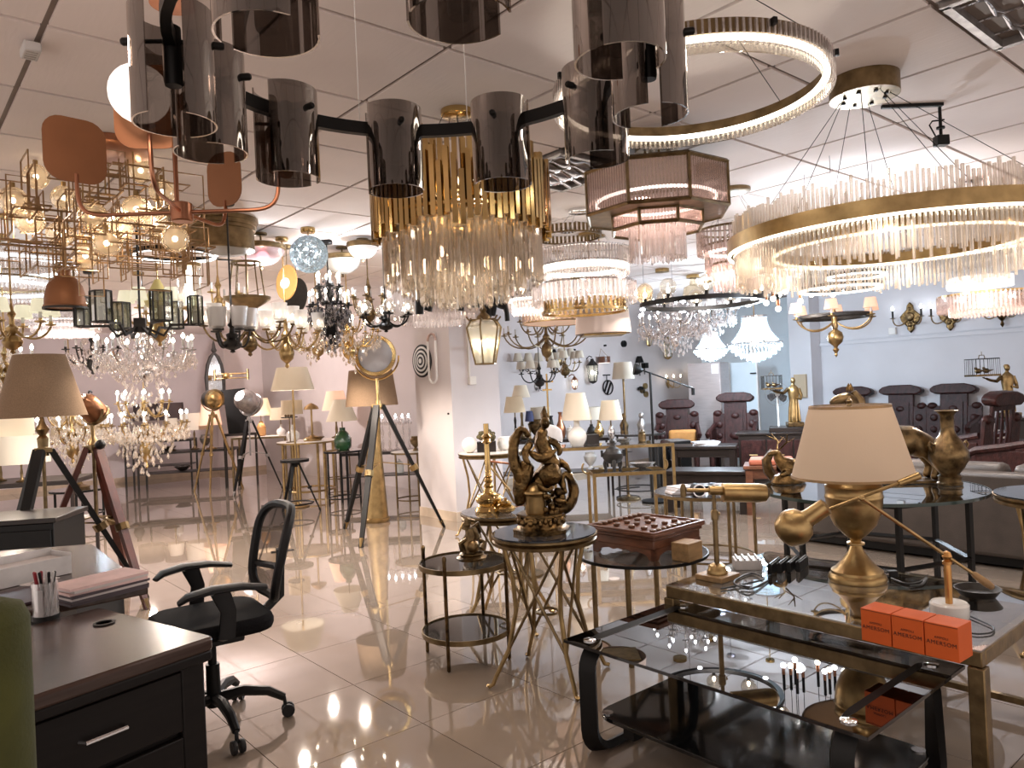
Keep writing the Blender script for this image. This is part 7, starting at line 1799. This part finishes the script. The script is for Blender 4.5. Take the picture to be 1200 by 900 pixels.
# dart target and loop lamp on the column
def oncol(px, py):   # left face of the column, u from 4.70: plane u=4.70 is hit from the left
    r = ray(px, py); k = 4.70 / (r.x * cos(YAW) + r.y * sin(YAW)); return V((r.x * k, r.y * k, CAMZ + r.z * k))
q = oncol(495, 423)
t = thing('wall_target_lamp', 'round black and white ringed wall lamp on the column', 'wall lamp', q, YAW - pi / 2)
T = Matrix.Rotation(pi / 2, 4, 'X')
for k in range(8): part('ring', B().cyl((0, 0, .0), (0, 0, .012 + .004 * k), .185 - .0225 * k, n=40).mesh('ring') if False else B().lathe([(0, 0), (.185 - .0225 * k, 0), (.185 - .0225 * k, .012 + .003 * k), (0, .012 + .003 * k)], 40, T), M['black'] if k % 2 == 0 else M['white'], t)
def oncolr(px, py):
    r = ray(px, py); k = 6.51 / (-r.x * sin(YAW) + r.y * cos(YAW)); return V((r.x * k, r.y * k, CAMZ + r.z * k))
q = oncol(511, 420)
t = thing('loop_wall_lamp', 'slim white capsule loop wall lamp with pinkish top beside the ringed target', 'wall lamp', q, YAW - pi / 2)
lp = [( .075 * cos(a), -.05, (.19 if sin(a) >= 0 else -.19) + .075 * sin(a)) for a in [2 * pi * k / 32 for k in range(32)]]
part('loop', B().tube(lp[:17], .014, 8), pm('rosy metal', (.55, .42, .38), .3, .9), t); part('led_bar', B().tube(lp[16:] + [lp[0]], .012, 8), M['white'], t); part('mount', B().box((0, -.02, .26), (.05, .05, .04)), M['white'], t)
q = oncolr(552, 446); t = thing('wall_box', 'cream electric box with conduit on the column face', 'wall box', q, YAW)
part('box', B().box((0, -.02, 0), (.09, .04, .09)), M['pearl'], t, bev=.004); part('conduit', B().box((-.03, -.012, .6), (.02, .024, 1.1)), M['pearl'], t)
q = oncolr(522, 485); solo('wall_hook', 'tiny dark screw head on the column edge', 'hook', B().ball((0, 0, 0), .012, 8, 6), M['black'], q + V((.03, 0, 0)))

# ================================================================== small goods on the far tables
def clutter(px, d, z, kind, m, label, s=1.0, name=None):
    q = at(px, 500, d); q.z = z + .0005
    PR = dict(vase=[(.04, 0), (.06, .02), (.075, .08), (.06, .14), (.03, .18), (.035, .22), (.028, .22), (.02, .17)],
              bowl=[(.03, 0), (.05, .01), (.11, .06), (.105, .06), (.05, .018), (0, .012)],
              jar=[(.05, 0), (.06, .01), (.06, .12), (.045, .13), (.05, .15), (.012, .165), (.015, .185), (0, .19)],
              urn=[(.05, 0), (.03, .03), (.02, .05), (.07, .11), (.085, .17), (.06, .2), (.065, .22), (.055, .22), (.05, .18)])
    return solo(name or kind, label, kind, B().lathe(sc(PR[kind], s), 20), M[m], q)
clutter(158, 13.3, .7525, 'vase', 'iron', 'black vase on the dark square console at the far left', 1.2)
clutter(205, 13.35, .7525, 'jar', 'porcelain', 'white lidded jar on the dark square console at the far left', 1.2)
clutter(196, 12.55, .6025, 'bowl', 'dbrass', 'brown bowl on the long dark low table at the far left', 1.2)
clutter(240, 12.6, .6025, 'urn', 'steel', 'pewter urn on the long dark low table at the far left', 1.1)
clutter(212, 12.6, .2525 + .006, 'bowl', 'tray', 'silver bowl on the lower shelf of the long dark low table', 1.3)
clutter(372, 10.55, .7805, 'bowl', 'bronze', 'dark bronze bowl on the pale posts table', .9)
clutter(628, 9.5, .7235, 'urn', 'bronze', 'dark bronze urn at the left end of the lamp counter', 1.2)
clutter(668, 9.45, .7235, 'jar', 'pearl', 'milky lidded jar on the lamp counter', .9)
clutter(688, 9.45, .7235, 'bowl', 'tray', 'silver bowl on the lamp counter', 1.1)
clutter(730, 7.85, .7625, 'bowl', 'tray', 'shallow silver dish on the brass console', .8)
clutter(752, 7.95, .7625, 'jar', 'dbrass', 'small brass jar at the right end of the brass console', .7)
clutter(640, 9.6, .307, 'vase', 'copper', 'copper vase on the lower shelf of the lamp counter', 1.1)
clutter(690, 9.6, .307, 'urn', 'porcelain', 'white urn on the lower shelf of the lamp counter', 1.0)
clutter(1058, 9.0, .4805, 'bowl', 'porcelain', 'white bowl on the rosewood tea table', .8)
clutter(486, 9.2, .6805, 'urn', 'dbrass', 'small brass urn on the white topped stool table by the column', .8)
clutter(466, 10.25, .307, 'jar', 'porcelain', 'white jar on the lower shelf of the dark console behind the searchlight', 1.0)
